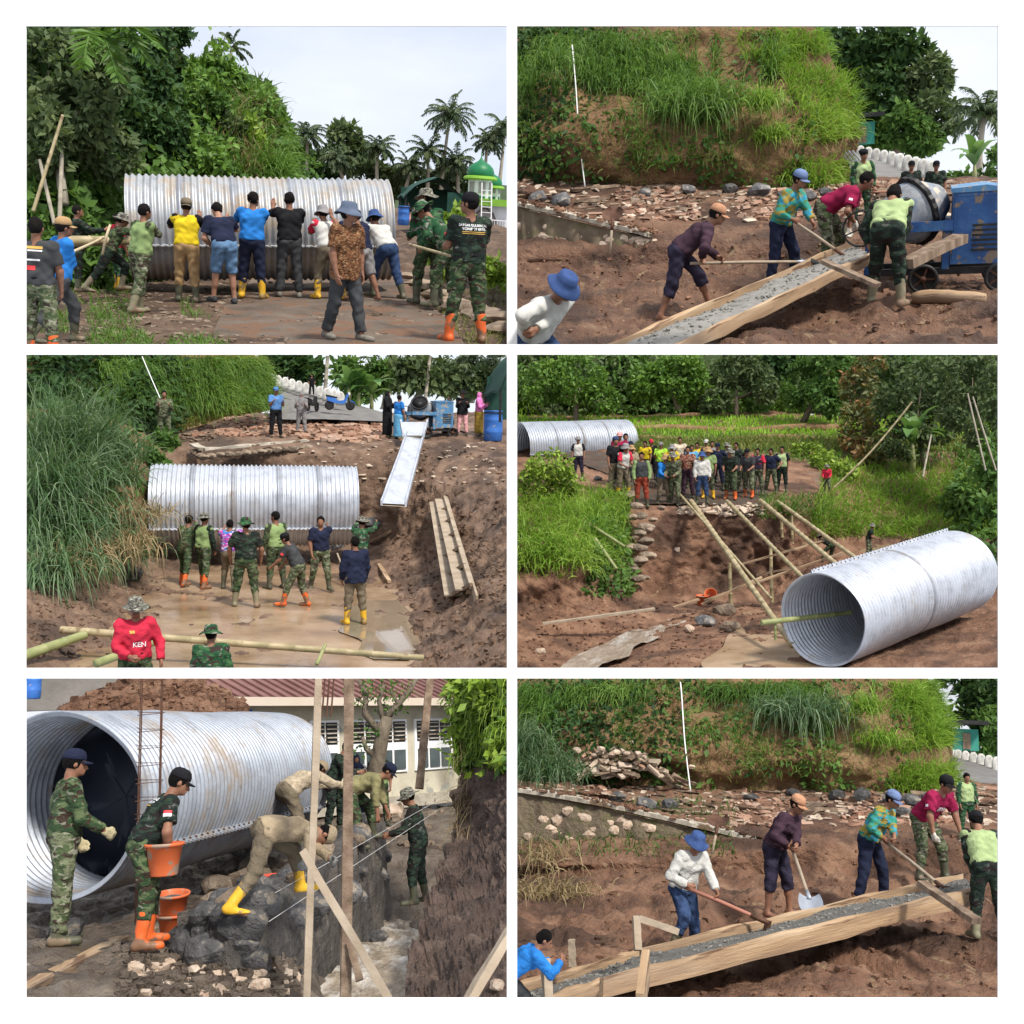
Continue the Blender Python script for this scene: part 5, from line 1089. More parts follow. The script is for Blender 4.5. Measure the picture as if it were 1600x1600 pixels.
    e, i = person(S, 726, 535, 230, -12, 'hold', 'soldier in dark printed shirt and orange boots with back turned at right', ps, O(sm=M_CAMOD, pm=M_CAMO, pants='boot', bm=M_BOOTOR, hat='beanie', hm=M_BLACK, pockets=1, belt=1), over=dict(lean=1, L=(5, 7, 3), R=(-3, 7, 2), ht=-40), vox=.0125)
    decal(e, i, 'SATGAS GULBENCAL', .036, (0, .085), -1, M_WPRINT); decal(e, i, 'YONIF TP 897/S', .04, (0, .045), -1, M_WPRINT); patch(e, i, .27, .008, (0, .015), -1, M_OPRINT); patch(e, i, .27, .008, (0, -.004), -1, M_OPRINT); patch(e, i, .05, .03, (0, .5), -2, M_RPRINT)
    for (u, v, lab) in ((637, 352, 'small figure in black robe behind the blue barrel'), (656, 352, 'small figure in black top and pink trousers by the tent')):
        person(S, u, v, 36, 180, 'folded', lab, 'onlookers by the tent', O(sm=M_BLACK, pm=M_PINKL, sleeve='long', hat='hijab', hm=M_BLACK), vox=.05, at=S.at(u, v, 46))
    # log, rope, stick, kerb stones, shrubs
    bamboo(S, S.at(104, 377, 17.8), S.at(210, 376, 18.6), .085, 'thick cut bamboo log sticking out of the pipe mouth', name='bamboo_log', cat='log')
    rope(S, [S.at(62, 412, 13.2), S.at(110, 395, 13.6), S.at(150, 377, 17.6), S.at(163, 370, 18)], .02, 'pale rope from the hauling hands to the bamboo log')
    rope(S, [S.at(160, 398, 17.9), S.at(166, 370, 17.85), S.at(172, 352, 18)], .022, 'rope lashed round the bamboo log')
    bamboo(S, S.at(640, 352+30, 14.6), S.at(712, 402, 13.4), .02, 'thin stick held between the two soldiers', name='stick', cat='stick', seg=3)
    for i, (u, v, s) in enumerate(((640, 436, .6), (655, 446, .7), (672, 455, .65), (690, 466, .75), (708, 478, .7), (728, 486, .8), (750, 496, .8), (772, 508, .85), (790, 518, .7))):
        rock(S, S.hit(u, v), (s*1.1, s*.6, s*.5), M_ROCK, 60+i, ('kerb stone nearest the pipe end', 'second kerb stone from the pipe', 'third kerb stone from the pipe', 'fourth kerb stone from the pipe', 'kerb stone behind the orange boots', 'kerb stone just right of the orange boots', 'third kerb stone from the right edge', 'second kerb stone from the right edge', 'kerb stone at the right edge')[i], group='stones along the road edge', name='kerb_stone')
    for i, (u, v, d, n, lab) in enumerate(((688, 405, 17.5, 420, 'bright young shrub between the pipe and the soldiers'), (715, 340, 17, 420, 'bright leafy sapling behind the capped soldier'), (770, 420, 15.5, 460, 'bright shrub at the right edge'))):
        b = S.pl(u, 455+i*8, z); tree(S, 'shrub', b, [(u, v, b.y, 22, 20), (u+8, v+16, b.y, 17, 16)], .16, n, L_YEL, lab, cat='shrub', trunk=.02, seed=70+i)
    gm = g.data
    hillgrass(S, g, 2600, 9, L_GRASS, (.07, .2), .014, mask=lambda u, v, r: ((u < 205) & (v > 432) & (v < 462)) | ((u < 330-(538-v)*.9+40*r) & (v > 468) & (vnoise(np.stack([u*.02, v*.035, u*0], -1), 5) > .0)) | ((u > 60) & (u < 110) & (v > 488) & (v < 522)), up=(0, 0, 1), label='short grass beside the road')
    hillgrass(S, g, 900, 10, L_OLIVE, (.06, .18), .014, mask=lambda u, v, r: (u > 640+(v-440)*.9) & (r < .5) & (v > 440), up=(0, 0, 1), label='dry grass along the kerb stones')
    P, Nn = scatter(S, gm, 900, rg, lambda u, v, r: (u > 90) & (u < 720) & (v > 440) & (v < 540)); chips(S, 'gravel', P, rg, (.02, .07), M_ROCK, label='small stones and clods on the road', cat='gravel', kind='stuff')
if 1 in ONLY: site1()
# ================================================================== scenes 2 and 6: pouring concrete along the wooden trough below the cut slope
def oblong(S, P0, P1, h_, th, name, mat, par, M0, seg=8, jit=.004, seed=1):
    """an upright board hanging below its top edge P0-P1"""
    P0, P1 = Vector(P0), Vector(P1); d = P1-P0; n = Vector((-d.y, d.x, 0)).normalized()*th/2; rg = random.Random(seed); V = []; F = []
    for k in range(seg+1):
        c = P0.lerp(P1, k/seg); j = lambda: Vector((0, rg.uniform(-jit, jit), rg.uniform(-jit, jit)*2))
        V += [c-n+j(), c+n+j(), c+n-Vector((0, 0, h_))+j(), c-n-Vector((0, 0, h_))+j()]
        if k: b = (k-1)*4; F += [(b+i, b+(i+1) % 4, b+4+(i+1) % 4, b+4+i) for i in range(4)]
    F += [(3, 2, 1, 0), tuple(seg*4+i for i in range(4))]; M = frame(d.normalized(), n.normalized(), d.normalized().cross(n.normalized()), P0); Mi = M.inverted()
    me = bpy.data.meshes.new(name); me.from_pydata([Mi @ v for v in V], [], F); me.materials.append(mat); return part(par, name, me, M0.inverted() @ M)
def trough(S, n0, n1, f0, f1, h_, label, seed=1, fill=.45, bm=M_WOOD, cm=M_CONCW):
    o = (Vector(n0)+Vector(f0))/2; M0 = T(o); e = put(S, 'trough', None, M0, label=label, cat='trough')
    oblong(S, n0, n1, h_, .05, 'side_board', bm, e, M0, 12, .008, seed); oblong(S, f0, f1, h_, .05, 'side_board', bm, e, M0, 12, .008, seed+1)
    rg = np.random.default_rng(seed); nu, nv = 60, 12
    for nm, dz, mat, amp in (('floor_board', h_*.92, M_WOODG, 0), ('wet_concrete', h_*(1-fill), cm, .02 if cm is M_CONCW else .001)):
        t = np.linspace(0, 1, nu)[:, None, None]; s = np.linspace(.04, .96, nv)[None, :, None]
        P = (np.array(n0)*(1-t)+np.array(n1)*t)*(1-s)+(np.array(f0)*(1-t)+np.array(f1)*t)*s; P[..., 2] -= dz
        if amp: P[..., 2] += amp*fbm(P*5, 4, seed)+(.03*fbm(P*1.2, 2, seed+4)+.035*np.sin(np.pi*s[..., 0]))*(amp > .01)
        i = np.arange(nu*nv).reshape(nu, nv); F = np.stack([i[:-1, :-1], i[1:, :-1], i[1:, 1:], i[:-1, 1:]], -1).reshape(-1, 4); part(e, nm, mesh_np(nm, P.reshape(-1, 3)-np.array(o), F, mat))
    if cm is M_CONCW:
        rn = np.random.default_rng(seed+9); n = 600; t, q = rn.random((n, 1)), rn.uniform(.06, .94, (n, 1)); P = (np.array(n0)*(1-t)+np.array(n1)*t)*(1-q)+(np.array(f0)*(1-t)+np.array(f1)*t)*q
        P[:, 2] += -h_*(1-fill)+.02*fbm(P*5, 4, seed)+.03*fbm(P*1.2, 2, seed+4)+.035*np.sin(np.pi*q[:, 0])-.004; c_ = chips(S, 'aggregate', P, rn, (.006, .024), M_CONCS, .8, .4); c_['kind'] = 'stuff'; del SITE_OF[c_.name]; c_.parent = e; c_.matrix_local = M0.inverted()
    return e
M_CONCS = surf('aggregate', [(.15, .145, .13), (.24, .23, .21)], 20, .7)
def mixer(S, M, label, drum_axis=(-.72, -.55, -.28), blue=M_BLUEP, tilt=0, box=True):
    e = put(S, 'concrete_mixer', None, M, label=label, cat='concrete mixer')
    def p_(nm, f, mat, sm=False, par=e): m = MB(); f(m); return part(par, nm, m.mesh(nm, mat, sm))
    ax = Vector(drum_axis).normalized(); Mx = T((-.5, 0, 1.16)) @ ax.to_track_quat('Z', 'Y').to_matrix().to_4x4() @ Matrix.Scale(.82, 4)
    dr = p_('drum', lambda m: m.lathe([(.2, -.62), (.3, -.6), (.52, -.22), (.56, -.12), (.56, .14), (.52, .2), (.4, .46), (.4, .5), (.36, .5), (.46, .2), (.46, -.2)], 36, Mx), M_DRUM, True)
    p_('rim', lambda m: m.lathe([(.4, .47), (.43, .46), (.43, .53), (.36, .53), (.36, .47)], 36, Mx), M_BLACKM, True, dr)
    p_('ring_gear', lambda m: m.lathe([(.55, -.1), (.63, -.09), (.63, -.01), (.55, 0)], 48, Mx, wob=lambda k, t, r, z: (r+(.022 if r > .6 and int(t/(2*math.pi)*48) % 2 else 0), z)), M_BLACKM, False, dr)
    p_('drum_mouth', lambda m: m.lathe([(.36, .49), (.2, .3), (.001, .25)], 30, Mx), M_BLACKM, True, dr)
    p_('yoke', lambda m: (m.beam((-1.2, -.45, .98), (.05, -.45, .98), .09, .14), m.beam((-1.2, .45, .98), (.05, .45, .98), .09, .14), m.beam((.02, -.5, .98), (.02, .5, .98), .12, .14), m.beam((0, -.4, .35), (0, -.4, .98), .1, .1), m.beam((0, .4, .35), (0, .4, .98), .1, .1), m.beam((-1.1, -.4, .3), (-1.1, -.4, .95), .08, .08), m.beam((-1.1, .4, .3), (-1.1, .4, .95), .08, .08)), blue)
    p_('chassis', lambda m: (m.beam((-1.15, -.38, .32), (1.0, -.38, .32), .08, .1), m.beam((-1.15, .38, .32), (1.0, .38, .32), .08, .1), m.beam((-1.1, -.4, .3), (-1.1, .4, .3), .08, .08), m.beam((.9, -.4, .3), (.9, .4, .3), .08, .08)), M_BLACKM)
    for (x, y) in ((-.3, -.5), (-.3, .5), (.75, -.5), (.75, .5)):
        wl = p_('wheel', lambda m: m.lathe([(.17, -.05), (.215, -.045), (.22, 0), (.215, .045), (.17, .05), (.165, 0)], 26, T((x, y, .22)) @ RX(90)), M_BLACKM, True)
        p_('hub', lambda m: m.lathe([(.05, -.04), (.05, .04)], 14, T((x, y, .22)) @ RX(90)), M_IRON, True, wl)
        for q in range(5): p_('spoke', lambda m: m.beam(Vector((x, y, .22)), Vector((x+.175*math.cos(q*1.2566), y, .22+.175*math.sin(q*1.2566))), .03, .035, up=(0, 1, 0)), M_IRON, False, wl)
    # engine housing: panels, open to the right
    p_('front_panel', lambda m: m.box((.42, -.46, .93), (.72, .025, 1.02)), blue); p_('back_panel', lambda m: m.box((.42, .46, .93), (.72, .025, 1.02)), blue); p_('side_panel', lambda m: m.box((.07, 0, .93), (.025, .89, 1.02)), blue)
    p_('housing_roof', lambda m: m.prism([(.03, 1.44), (.8, 1.44), (.8, 1.47), (.5, 1.53), (.03, 1.5)], -.5, .5), M_BLUEPL)
    en = p_('engine', lambda m: (m.box((.5, 0, .62), (.55, .5, .42)), m.lathe([(.13, -.09), (.15, 0), (.13, .09)], 18, T((.8, -.1, .66)) @ RY(90))), M_BLACKM); p_('fuel_tank', lambda m: m.box((.52, 0, .94), (.6, .46, .16)), M_REDP, False, en)
    for q in range(6): p_('louvre', lambda m: m.box((.52, -.478, .62+q*.07), (.36, .02, .03)), M_BLACKM)
    p_('door_frame', lambda m: (m.box((.42, -.478, 1.4), (.66, .012, .03)), m.box((.1, -.478, .95), (.03, .012, .9)), m.box((.74, -.478, .95), (.03, .012, .9))), blue)
    p_('exhaust_pipe', lambda m: m.tube([(.7, .2, 1.0), (.7, .2, 1.6), (.74, .2, 1.7)], .03, 8), M_IRON, True)
    hw = p_('tilt_wheel', lambda m: m.tube([(-1.2+.26*math.cos(a), -.54, 1.0+.26*math.sin(a)) for a in [2*math.pi*i/20 for i in range(21)]], .016, 6), M_BLACKM, True)
    for q in range(4): p_('spoke', lambda m: m.tube([(-1.2, -.54, 1.0), (-1.2+.26*math.cos(q*1.57+.4), -.54, 1.0+.26*math.sin(q*1.57+.4))], .012, 5), M_BLACKM, False, hw)
    p_('tow_bar', lambda m: m.beam((1.0, 0, .32), (1.5, 0, .2), .07, .07), M_BLACKM); return e
def hillsite(S, du, dv, seed, ua, ub, where):
    """the cut slope, the rubble bench and the mud below it, laid out once and seen from two places"""
    A = lambda u, v, d: S.at(u+du, v+dv, d); g = lambda u, v, z: S.pl(u+du, v+dv, z); rg = np.random.default_rng(seed)
    ub += 0; Us = [ua, ua+(ub-ua)*.2, ua+(ub-ua)*.4, ua+(ub-ua)*.6, ua+(ub-ua)*.8, ub]
    f = lambda x, xs, ys: float(np.interp(x, xs, ys)); zz = lambda u: -2.0
    xs = (640, 835, 980, 1100, 1600)
    rows = [[g(u, 640, -2.02) for u in Us], [g(u, 560, -2.0) for u in Us], [g(u, 500, -2.0) for u in Us], [g(u, 455, -1.95) for u in Us], [g(u, 418, -1.8) for u in Us],
            [g(u, f(u, xs, (395, 392, 385, 375, 368)), f(u, xs, (-1.62, -1.6, -1.53, -1.45, -1.4))) for u in Us], [g(u, f(u, xs, (300, 322, 347, 345, 345)), f(u, xs, (-1.02, -1.1, -1.25, -1.25, -1.25))) for u in Us],
            [A(u, f(u, xs, (285, 300, 312, 312, 315)), 19.2) for u in Us], [A(u, f(u, xs, (272, 282, 287, 290, 296)), 20.6) for u in Us], [A(u, 280, 23) for u in Us]]
    gr, _ = loft(S, 'ground', rows, 260, 200, M_MUDRED2 if dv == 0 else M_MUDRED, [.09, .11, .12, .12, .1, .06, .03, .05, .06, .06], 1.5, seed, ridge=.5)
    B = [(630, 282, 20.3), (800, 288, 20.2), (950, 292, 20.2), (1100, 294, 20.2), (1230, 296, 20.3), (1292, 298, 20.6), (1320, 300, 22)]
    M1 = [(630, 205, 20.5), (800, 215, 20), (950, 222, 20), (1100, 228, 20.2), (1230, 225, 20.6), (1300, 225, 21.3), (1318, 245, 23)]
    M2 = [(630, 120, 21.5), (800, 120, 21.2), (950, 125, 21.3), (1100, 130, 21.5), (1225, 125, 21.8), (1290, 145, 22.3), (1308, 175, 24)]
    Tt = [(630, 28, 23), (800, 28, 23), (950, 28, 23), (1100, 30, 23), (1195, 32, 23), (1258, 55, 23.5), (1284, 85, 25)]
    h, _ = loft(S, 'hillside', [[A(*p) for p in r] for r in (B, M1, M2, Tt)], 170, 110, M_SOIL2 if dv == 0 else M_SOIL, .22, .7, seed+1, ridge=.4)
    U = lambda fn: (lambda u, v, r: fn(u-du, v-dv, r))
    nn = lambda u, v, s: vnoise(np.stack([u*.016, v*.016, u*0+s], -1), 3)
    # hanging grass above, thinner towards the bare foot of the cut
    hillgrass(S, h, 7500, seed+2, L_GRASS, (.3, .75), .022, mask=U(lambda u, v, r: (v < 135+50*nn(u, v, 1)+30*r) & (nn(u*1.7, v*1.7, 15) > -.3) & (u < 1210) & ~((u > 1035) & (u < 1115) & (v < 95)) & ~((u > 1120) & (u < 1200) & (v < 190)))
              , droop=1.0, up=(0, -.55, .6))
    hillgrass(S, h, 1300, seed+3, L_GRASS, (.15, .4), .018, mask=U(lambda u, v, r: (nn(u, v, 4) > .12+.2*(v > 190)) & (v < 265) & (u < 1240)), droop=.8)
    hillgrass(S, h, 4200, seed+4, L_GRASSY, (.2, .5), .02, mask=U(lambda u, v, r: (u > 1185+.3*v-50*r+60*nn(u, v, 2)) & (nn(u*1.8, v*1.8, 5) > -.3)), droop=.7, up=(.1, -.3, .9), label='bright sunlit grass on the shoulder of the cut')
    hillgrass(S, h, 1900, seed+5, L_OLIVE, (.08, .25), .016, mask=U(lambda u, v, r: (v > 120) & (nn(u, v, 7) > -.15)), droop=.6, label='sparse dry weeds on the bare cut')
    cover(S, h, 1500, .14, L_MID, seed+6, mask=U(lambda u, v, r: ((u < 960) & (nn(u, v, 9) > .1)) | ((nn(u, v, 12) > .35))), depth=.15)
    cover(S, h, 2300, .15, L_DARK, seed+7, mask=U(lambda u, v, r: (u < 900-.5*v+120*r)), depth=.3)
    clump(S, 'grass_tussock', A(1085, 172, 20.6), 900, 1.05, 'big arching tussock on the cut slope'+where, L_ELE if du else L_GRASS, seed+8, .024, 1.3, .38, .5)
    for i, (u, v, L, n, lab) in enumerate(((1190, 165, .6, 300, 'bright tuft below the shoulder of the slope'), (935, 205, .55, 260, 'drooping tuft low on the slope left of the big tussock'), (860, 105, .7, 300, 'drooping tuft high on the left of the slope'), (1210, 215, .5, 260, 'small bright tuft just above the rubble'))):
        if ua < u < ub: clump(S, 'grass_tuft', A(u, v, 20.4), n, L, lab+where, L_GRASSY if i in (0, 3) else L_GRASS, seed+20+i, .02, 1.1, .16, .5, group='tufts on the cut slope')
    rope(S, [A(894, 70, 20.9) if dv == 0 else A(898, 121, 20.6), A(900, 140, 20.4), A(905, 215, 19.9), A(914, 292, 19.6)], .012, 'white plastic hose hanging down the cut slope'+where, name='hose', mat=M_WPIPE, cat='hose')
    # rubble on the bench
    bx = lambda a, b, c, d_: (a+du, b+dv, c+du, d_+dv)
    P, _n = scatter(S, gr.data, 800, rg, mask=U(lambda u, v, r: (v > 284) & (v < 345) & (u < ub) & (nn(u, v, 20) > -.35))); chips(S, 'brick_rubble', P, rg, (.03, .12), M_CHIP, long=1.0, label='broken brick and tile rubble along the bench', cat='rubble', kind='stuff')
    P, _n = scatter(S, gr.data, 420, rg, box=bx(ua, 282, ub, 345)); chips(S, 'pale_rubble', P, rg, (.03, .11), M_CHIPW, label='pale mortar lumps along the bench', cat='rubble', kind='stuff')
    P, _n = scatter(S, gr.data, 220, rg, box=bx(ua, 284, ub, 330)); chips(S, 'splintered_wood', P, rg, (.05, .1), M_WOODD, flat=.3, long=6, label='splintered sticks in the rubble', cat='debris', kind='stuff')
    P, _n = scatter(S, gr.data, 520, rg, box=bx(ua, 345, ub, 640)); chips(S, 'clods', P, rg, (.012, .045), M_MUDRED, flat=.8, label='clods and pebbles in the mud', cat='clods', kind='stuff')
    wh = ('beside the hose foot', 'left of the hose foot', 'near the hill foot', 'below the shoulder', 'under the bright grass', 'beside the slope end')
    for i, (u, v, s) in enumerate(((845, 318, .5), (880, 320, .42), (800, 305, .35), (1075, 300, .35), (1140, 302, .4), (1185, 304, .45), (1262, 312, .4), (1285, 305, .35), (1300, 318, .42), (1010, 305, .3), (1225, 308, .35), (1245, 330, .35))):
        if ua+5 < u < ub-5: rock(S, S.hit(u+du, v+dv), s, M_ROCKD, 30+i+seed, ('grey boulder on the bench, widest of the pair near the hose', 'grey boulder right beside the wide boulder near the hose', 'grey boulder at the left end of the bench', 'grey stone at the foot of the big tussock', 'grey stone on the bench right of the big tussock', 'grey stone under the middle of the bare cut', 'dark stone in the pile under the bright grass', 'dark stone at the back of the pile by the slope end', 'dark stone at the right end of the pile', 'small grey stone in the middle of the rubble', 'grey stone just left of the dark pile', 'grey stone in front of the dark pile')[i]+where, group='boulders on the bench')
    # road climbing away, with white guard teeth
    if ub > 1395:
        rr = [[A(1316, 318, 21), A(1400, 318, 21), A(1500, 318, 21), A(1590, 318, 21)], [A(1318, 285, 25), A(1390, 290, 25), A(1460, 300, 25), A(1590, 305, 25)], [A(1318, 252, 31), A(1370, 258, 31), A(1440, 272, 31), A(1500, 290, 31)], [A(1322, 236, 38), A(1345, 238, 38), A(1380, 246, 38), A(1420, 256, 38)]]
    else: rr = [[A(1316, 318, 21), A(1350, 318, 21), A(1403, 318, 21)], [A(1318, 285, 25), A(1350, 287, 25), A(1403, 292, 25)], [A(1318, 252, 31), A(1350, 255, 31), A(1403, 264, 31)], [A(1322, 236, 38), A(1345, 238, 38), A(1380, 246, 38)]]
    loft(S, 'road', rr, 60, 40, M_ASPH, .02, 1, 4)
    gt = put(S, 'guard_parapet', None, T(A(1390, 255, 34)), label='row of white scalloped guard teeth along the climbing road'+where, cat='parapet'); o_ = A(1390, 255, 34); n_t = 11
    m = MB(); m.lathe([(.001, .62), (.12, .6), (.22, .5), (.29, .3), (.31, 0), (.3, -.25)], 10, None, 1, .5); tm = m.mesh('tooth', M_TEETH, True)
    for i in range(n_t):
        t = i/(n_t-1); u, v = 1332+t*122, 243+t*24+7*t*t; d = 37-t*9
        if u+du < S.box[2]+4: part(gt, 'tooth', tm, T(A(u, v, d)-o_) @ RZ(25) @ Matrix.Scale(.55, 4))
    # trees and house beyond
    hs = put(S, 'house', None, T(A(1335, 226, 41)), label='small green-walled house at the top of the road under the trees'+where, cat='house')
    for nm, c, sz, mt in (('wall', (0, 1, .35), (1.4, 1.2, .75), surf('jade_wall', [(.03, .2, .15), (.05, .26, .2)], 2, .8)), ('roof', (0, .8, .95), (1.9, 2.0, .14), M_BLACKM), ('door', (.3, .38, .3), (.25, .05, .55), M_WOODD)): m = MB(); m.box(c, sz); part(hs, nm, m.mesh(nm, mt))
    tl = [([(1375, 75, 46, 62, 40), (1335, 110, 46, 35, 35), (1410, 95, 46, 40, 45), (1345, 165, 45, 24, 22), (1385, 150, 45, 45, 40), (1310, 70, 46, 28, 28)], L_DARK, 'big dark tree standing over the road', .42, 4600), ([(1400, 195, 42, 42, 32), (1370, 215, 42, 30, 22), (1440, 215, 42, 30, 30)], L_MID, 'mid-green bushy tree right above the guard teeth', .3, 3200), ([(1455, 125, 45, 32, 38), (1460, 180, 44, 38, 40), (1430, 150, 45, 26, 40)], L_GREY, 'grey-green tree in front of the pale sky', .34, 3000), ([(1270, 55, 30, 26, 20), (1290, 80, 30, 16, 20), (1235, 45, 28, 22, 12)], L_MID, 'light tree on top of the shoulder of the slope', .22, 900)]
    for i, (ls, mt, lab, lf, n) in enumerate(tl):
        ls = [(u+du, v+dv, d, a, b) for (u, v, d, a, b) in ls]
        if min(l[0]-l[3] for l in ls) < S.box[2] and (i < 3 or dv == 0): tree(S, 'broadleaf_tree', A(ls[0][0]-du, 240 if i < 3 else 90, ls[0][2]), ls, lf, n, mt, lab+where, trunk=.2 if i < 3 else .06, seed=seed+50+i)
    return gr, h
def wall26(S, du, dv, label, u0, seed=3):
    A = lambda u, v, d: S.at(u+du, v+dv, d); pts = [(u, v, d) for u, v, d in sorted(((640, 285, 17.7), (804, 313, 17.3), (690, 292, 17.6), (760, 304, 17.4), (835, 320, 17.2), (910, 337, 17.0), (990, 356, 16.85), (1020, 364, 16.8))) if u >= u0]
    top = cr(np.array([list(A(*p)) for p in pts]), 60); M0 = T(top[0]); e = put(S, 'stone_wall', None, M0, label=label, cat='wall'); hgt = np.interp(np.linspace(0, 1, 60), [0, .7, 1], [.75, .55, .2]); V = []; F = []
    for k in range(60):
        p = top[k]-top[0]; V += [p+np.array([0, -.03, -.1]), p+np.array([0, -.10-.04*math.sin(k), -hgt[k]*.5]), p+np.array([0, -.2, -hgt[k]-.25])]
        if k: F += [((k-1)*3+i, (k-1)*3+i+1, k*3+i+1, k*3+i) for i in (0, 1)]
    part(e, 'mortar_face', mesh_np('mortar_face', V, F, surf('old_mortar', [(.10, .075, .05), (.18, .14, .095), (.1, .1, .04)], 4, .95, bs=9, bst=.8, bd=.05)))
    V = []; F = []
    for k in range(60):
        p = top[k]-top[0]; j = .014*math.sin(k*.7)+.01*math.sin(k*2.3)
        V += [p+np.array([0, -.1+j, -.07]), p+np.array([0, -.1+j, .0-abs(j)]), p+np.array([0, .28, .01]), p+np.array([0, .28, -.12])]
        if k: F += [((k-1)*4+i, (k-1)*4+(i+1) % 4, k*4+(i+1) % 4, k*4+i) for i in range(4)]
    part(e, 'coping', mesh_np('coping', V, F, M_CONC, smooth=False)); rg = random.Random(seed); rn = np.random.default_rng(seed); k_ = rn.integers(0, 60, 260)
    P = top[k_]+np.stack([rn.normal(size=260)*.06, rn.uniform(-.1, .3, 260), np.full(260, .0)], 1); chips(S, 'spilled_soil', P, rn, (.015, .07), M_MUDRED, .5, .5, label='soil crumbs spilled over the coping of the wall', cat='soil', kind='stuff')
    for i in range(46):
        k = rg.randrange(2, 58); t = rg.uniform(.22, 1.0); p = Vector(top[k])+Vector((0, -.01-.1*t, -.1-hgt[k]*t*.9)); s = rg.uniform(.1, .3)
        rock(S, p, (s*1.15, s*.55, s*1.1), M_ROCKP, 11*i, parent=e, M0=M0, name='stone', sink=.5)
def site2():
    S = S2; gr, h = hillsite(S, 0, 0, 5, 802, 1590, ', above the mixer crew'); ps = 'crew along the trough'
    # dark muddy earth near the mixer and the trench
    wall26(S, 0, 0, 'low stone wall with concrete coping left of the standing shovel', 803)
    trough(S, S.pl(1024, 552, -1.8), S.pl(1362, 394, -1.35), S.pl(935, 546, -1.8), S.pl(1332, 376, -1.35), .125, 'long plank trough of wet concrete running down from the mixer', 4)
    mixer(S, T(S.hit(1482, 458)+Vector((0, .4, 0))) @ RZ(-8) @ Matrix.Scale(.86, 4), 'blue engine-driven concrete mixer at the head of the trough')
    shovel(S, S.at(953, 398, 15.0), S.at(957, 345, 15.2), 'rusty spade standing upright in the mud by the wall', blade=(.3, .22))
    person(S, 868, 668, 270, 122, 'bend', 'person in white long-sleeved top and blue hat stooping at the lower left corner', ps, O(sm=M_WHITE, pm=M_JEANS, sleeve='long', hat='bucket', hm=M_HATBLUE, skin=M_SKIN), over=dict(lean=40, hp=18), tgt=dict(aR=(822, 520, -.2), aL=(818, 532, -.4)))
    _t = person(S, 1070, 496, 205, 82, 'dig', 'person in plum overalls and tan cap bending to the trough with a shovel', ps, O(sm=M_PURPLE, pm=M_PLUMN, pants='shin', feet='bare', sleeve='long', hat='cap', hm=M_CAPTAN, collar=1, skin=M_SKIN), over=dict(lean=48, L=(40, 8, 22), R=(-14, 8, 10), hp=4), tgt=dict(tool=S.pl(1258, 409, -1.5)))
    shovel(S, *_t[1]['tool'], 'shovel with pale handle lying over the trough, held by the stooping person', bm=M_STEELM)
    _t = person(S, 1222, 448, 186, 118, 'dig', 'person in green batik shirt and pale blue cap raking the concrete', ps, O(sm=M_BATIKG, pm=M_NAVY, sleeve='long', cuff=.75, hat='cap', hm=M_CAPBLUE, collar=1, feet='shoes', bm=M_DKGREY, skin=M_SKIN), over=dict(lean=22, hp=12, L=(18, 10, 20), R=(0, 10, 8)), tgt=dict(tool=S.pl(1318, 399, -1.45)))
    shovel(S, *_t[1]['tool'], 'hoe with long wooden handle resting across the trough', kind='hoe', blade=(.2, .2))
    e, i = person(S, 1300, 424, 190, 100, 'bend', 'soldier in crimson tee stooping over the trough head', ps, O(sm=M_MAROON, pm=M_CAMO2, pants='boot', bm=M_RUBBERDARK, gloves=1, belt=1), over=dict(lean=58, L=(30, 8, 30), R=(10, 8, 14), hp=5), tgt=dict(aR=(1338, 352, -.2), aL=(1325, 365, .1)))
    patch(e, i, .05, .035, (0, .5), 2, M_WPRINT)
    person(S, 1384, 478, 222, 18, 'bend', 'soldier in pale green vest bent over with back to the viewer', ps, O(sm=M_LGREEN2, sleevemat=M_CAMOD, pm=M_CAMOD, sleeve='long', cuff=.8, pants='boot', bm=M_BOOTMUD, belt=1), over=dict(lean=50, L=(14, 7, 12), R=(2, 7, 6), hp=25, side=-6), tgt=dict(aL=(1362, 395, .2), aR=(1400, 400, .2)))
    person(S, 1345, 352, 118, 165, 'stand', 'soldier in pale green vest standing behind the trough head', ps, O(sm=M_LGREEN2, sleevemat=M_CAMOG, pm=M_CAMOG, sleeve='long', hat='beret', hm=M_BLACK, hands='relax'), over=dict(hp=12))
    for (u, v, lab) in ((1420, 352, 'capped person half hidden behind the mixer drum'), (1458, 352, 'capped person behind the mixer beside the engine box')): person(S, u, v, 100, 180, 'stand', lab, ps, O(sm=M_CAMOD, pm=M_CAMOD, hat='cap', hm=M_BLACK))
    m = MB(); rg = random.Random(3); m.tube([(x, 0.02*math.sin(x*9), .02*math.sin(x*5)) for x in np.linspace(0, 1, 9)], [.07, .1, .105, .1, .11, .1, .105, .1, .075], 10); b = S.hit(1424, 474); put(S, 'log', m.mesh('log', M_WOOD, True), T(b+Vector((0, 0, .06))) @ RZ(-14) @ Matrix.Scale(.82, 4), label='short split log in the mud under the mixer', cat='log')
    plank(S, S.at(1286, 408, 11.8), S.at(1372, 446, 11.4), .1, .04, 'narrow plank laid crosswise under the trough head', mat=M_WOODD)
    plank(S, S.at(1415, 412, 13.3), S.at(1500, 372, 14.4), .2, .1, 'dark beam propping the mixer chute', mat=M_WOODD)
    e = put(S, 'metal_sheet', None, T(S.at(1325, 262, 22)), label='stack of ribbed metal strips leaning at the slope end', cat='metal sheet')
    for i in range(4): m = MB(); m.beam((-.14+.07*i, 0, .3), (.3+.07*i, -.1, -.28), .045, .03); part(e, 'strip', m.mesh('strip', M_STEELC))
    palm(S, 'coconut_palm', S.at(1530, 300, 40), S.at(1538, 178, 40), 1.35, 'coconut palm at the right edge behind the mixer', nf=28, seed=9, r=.12)
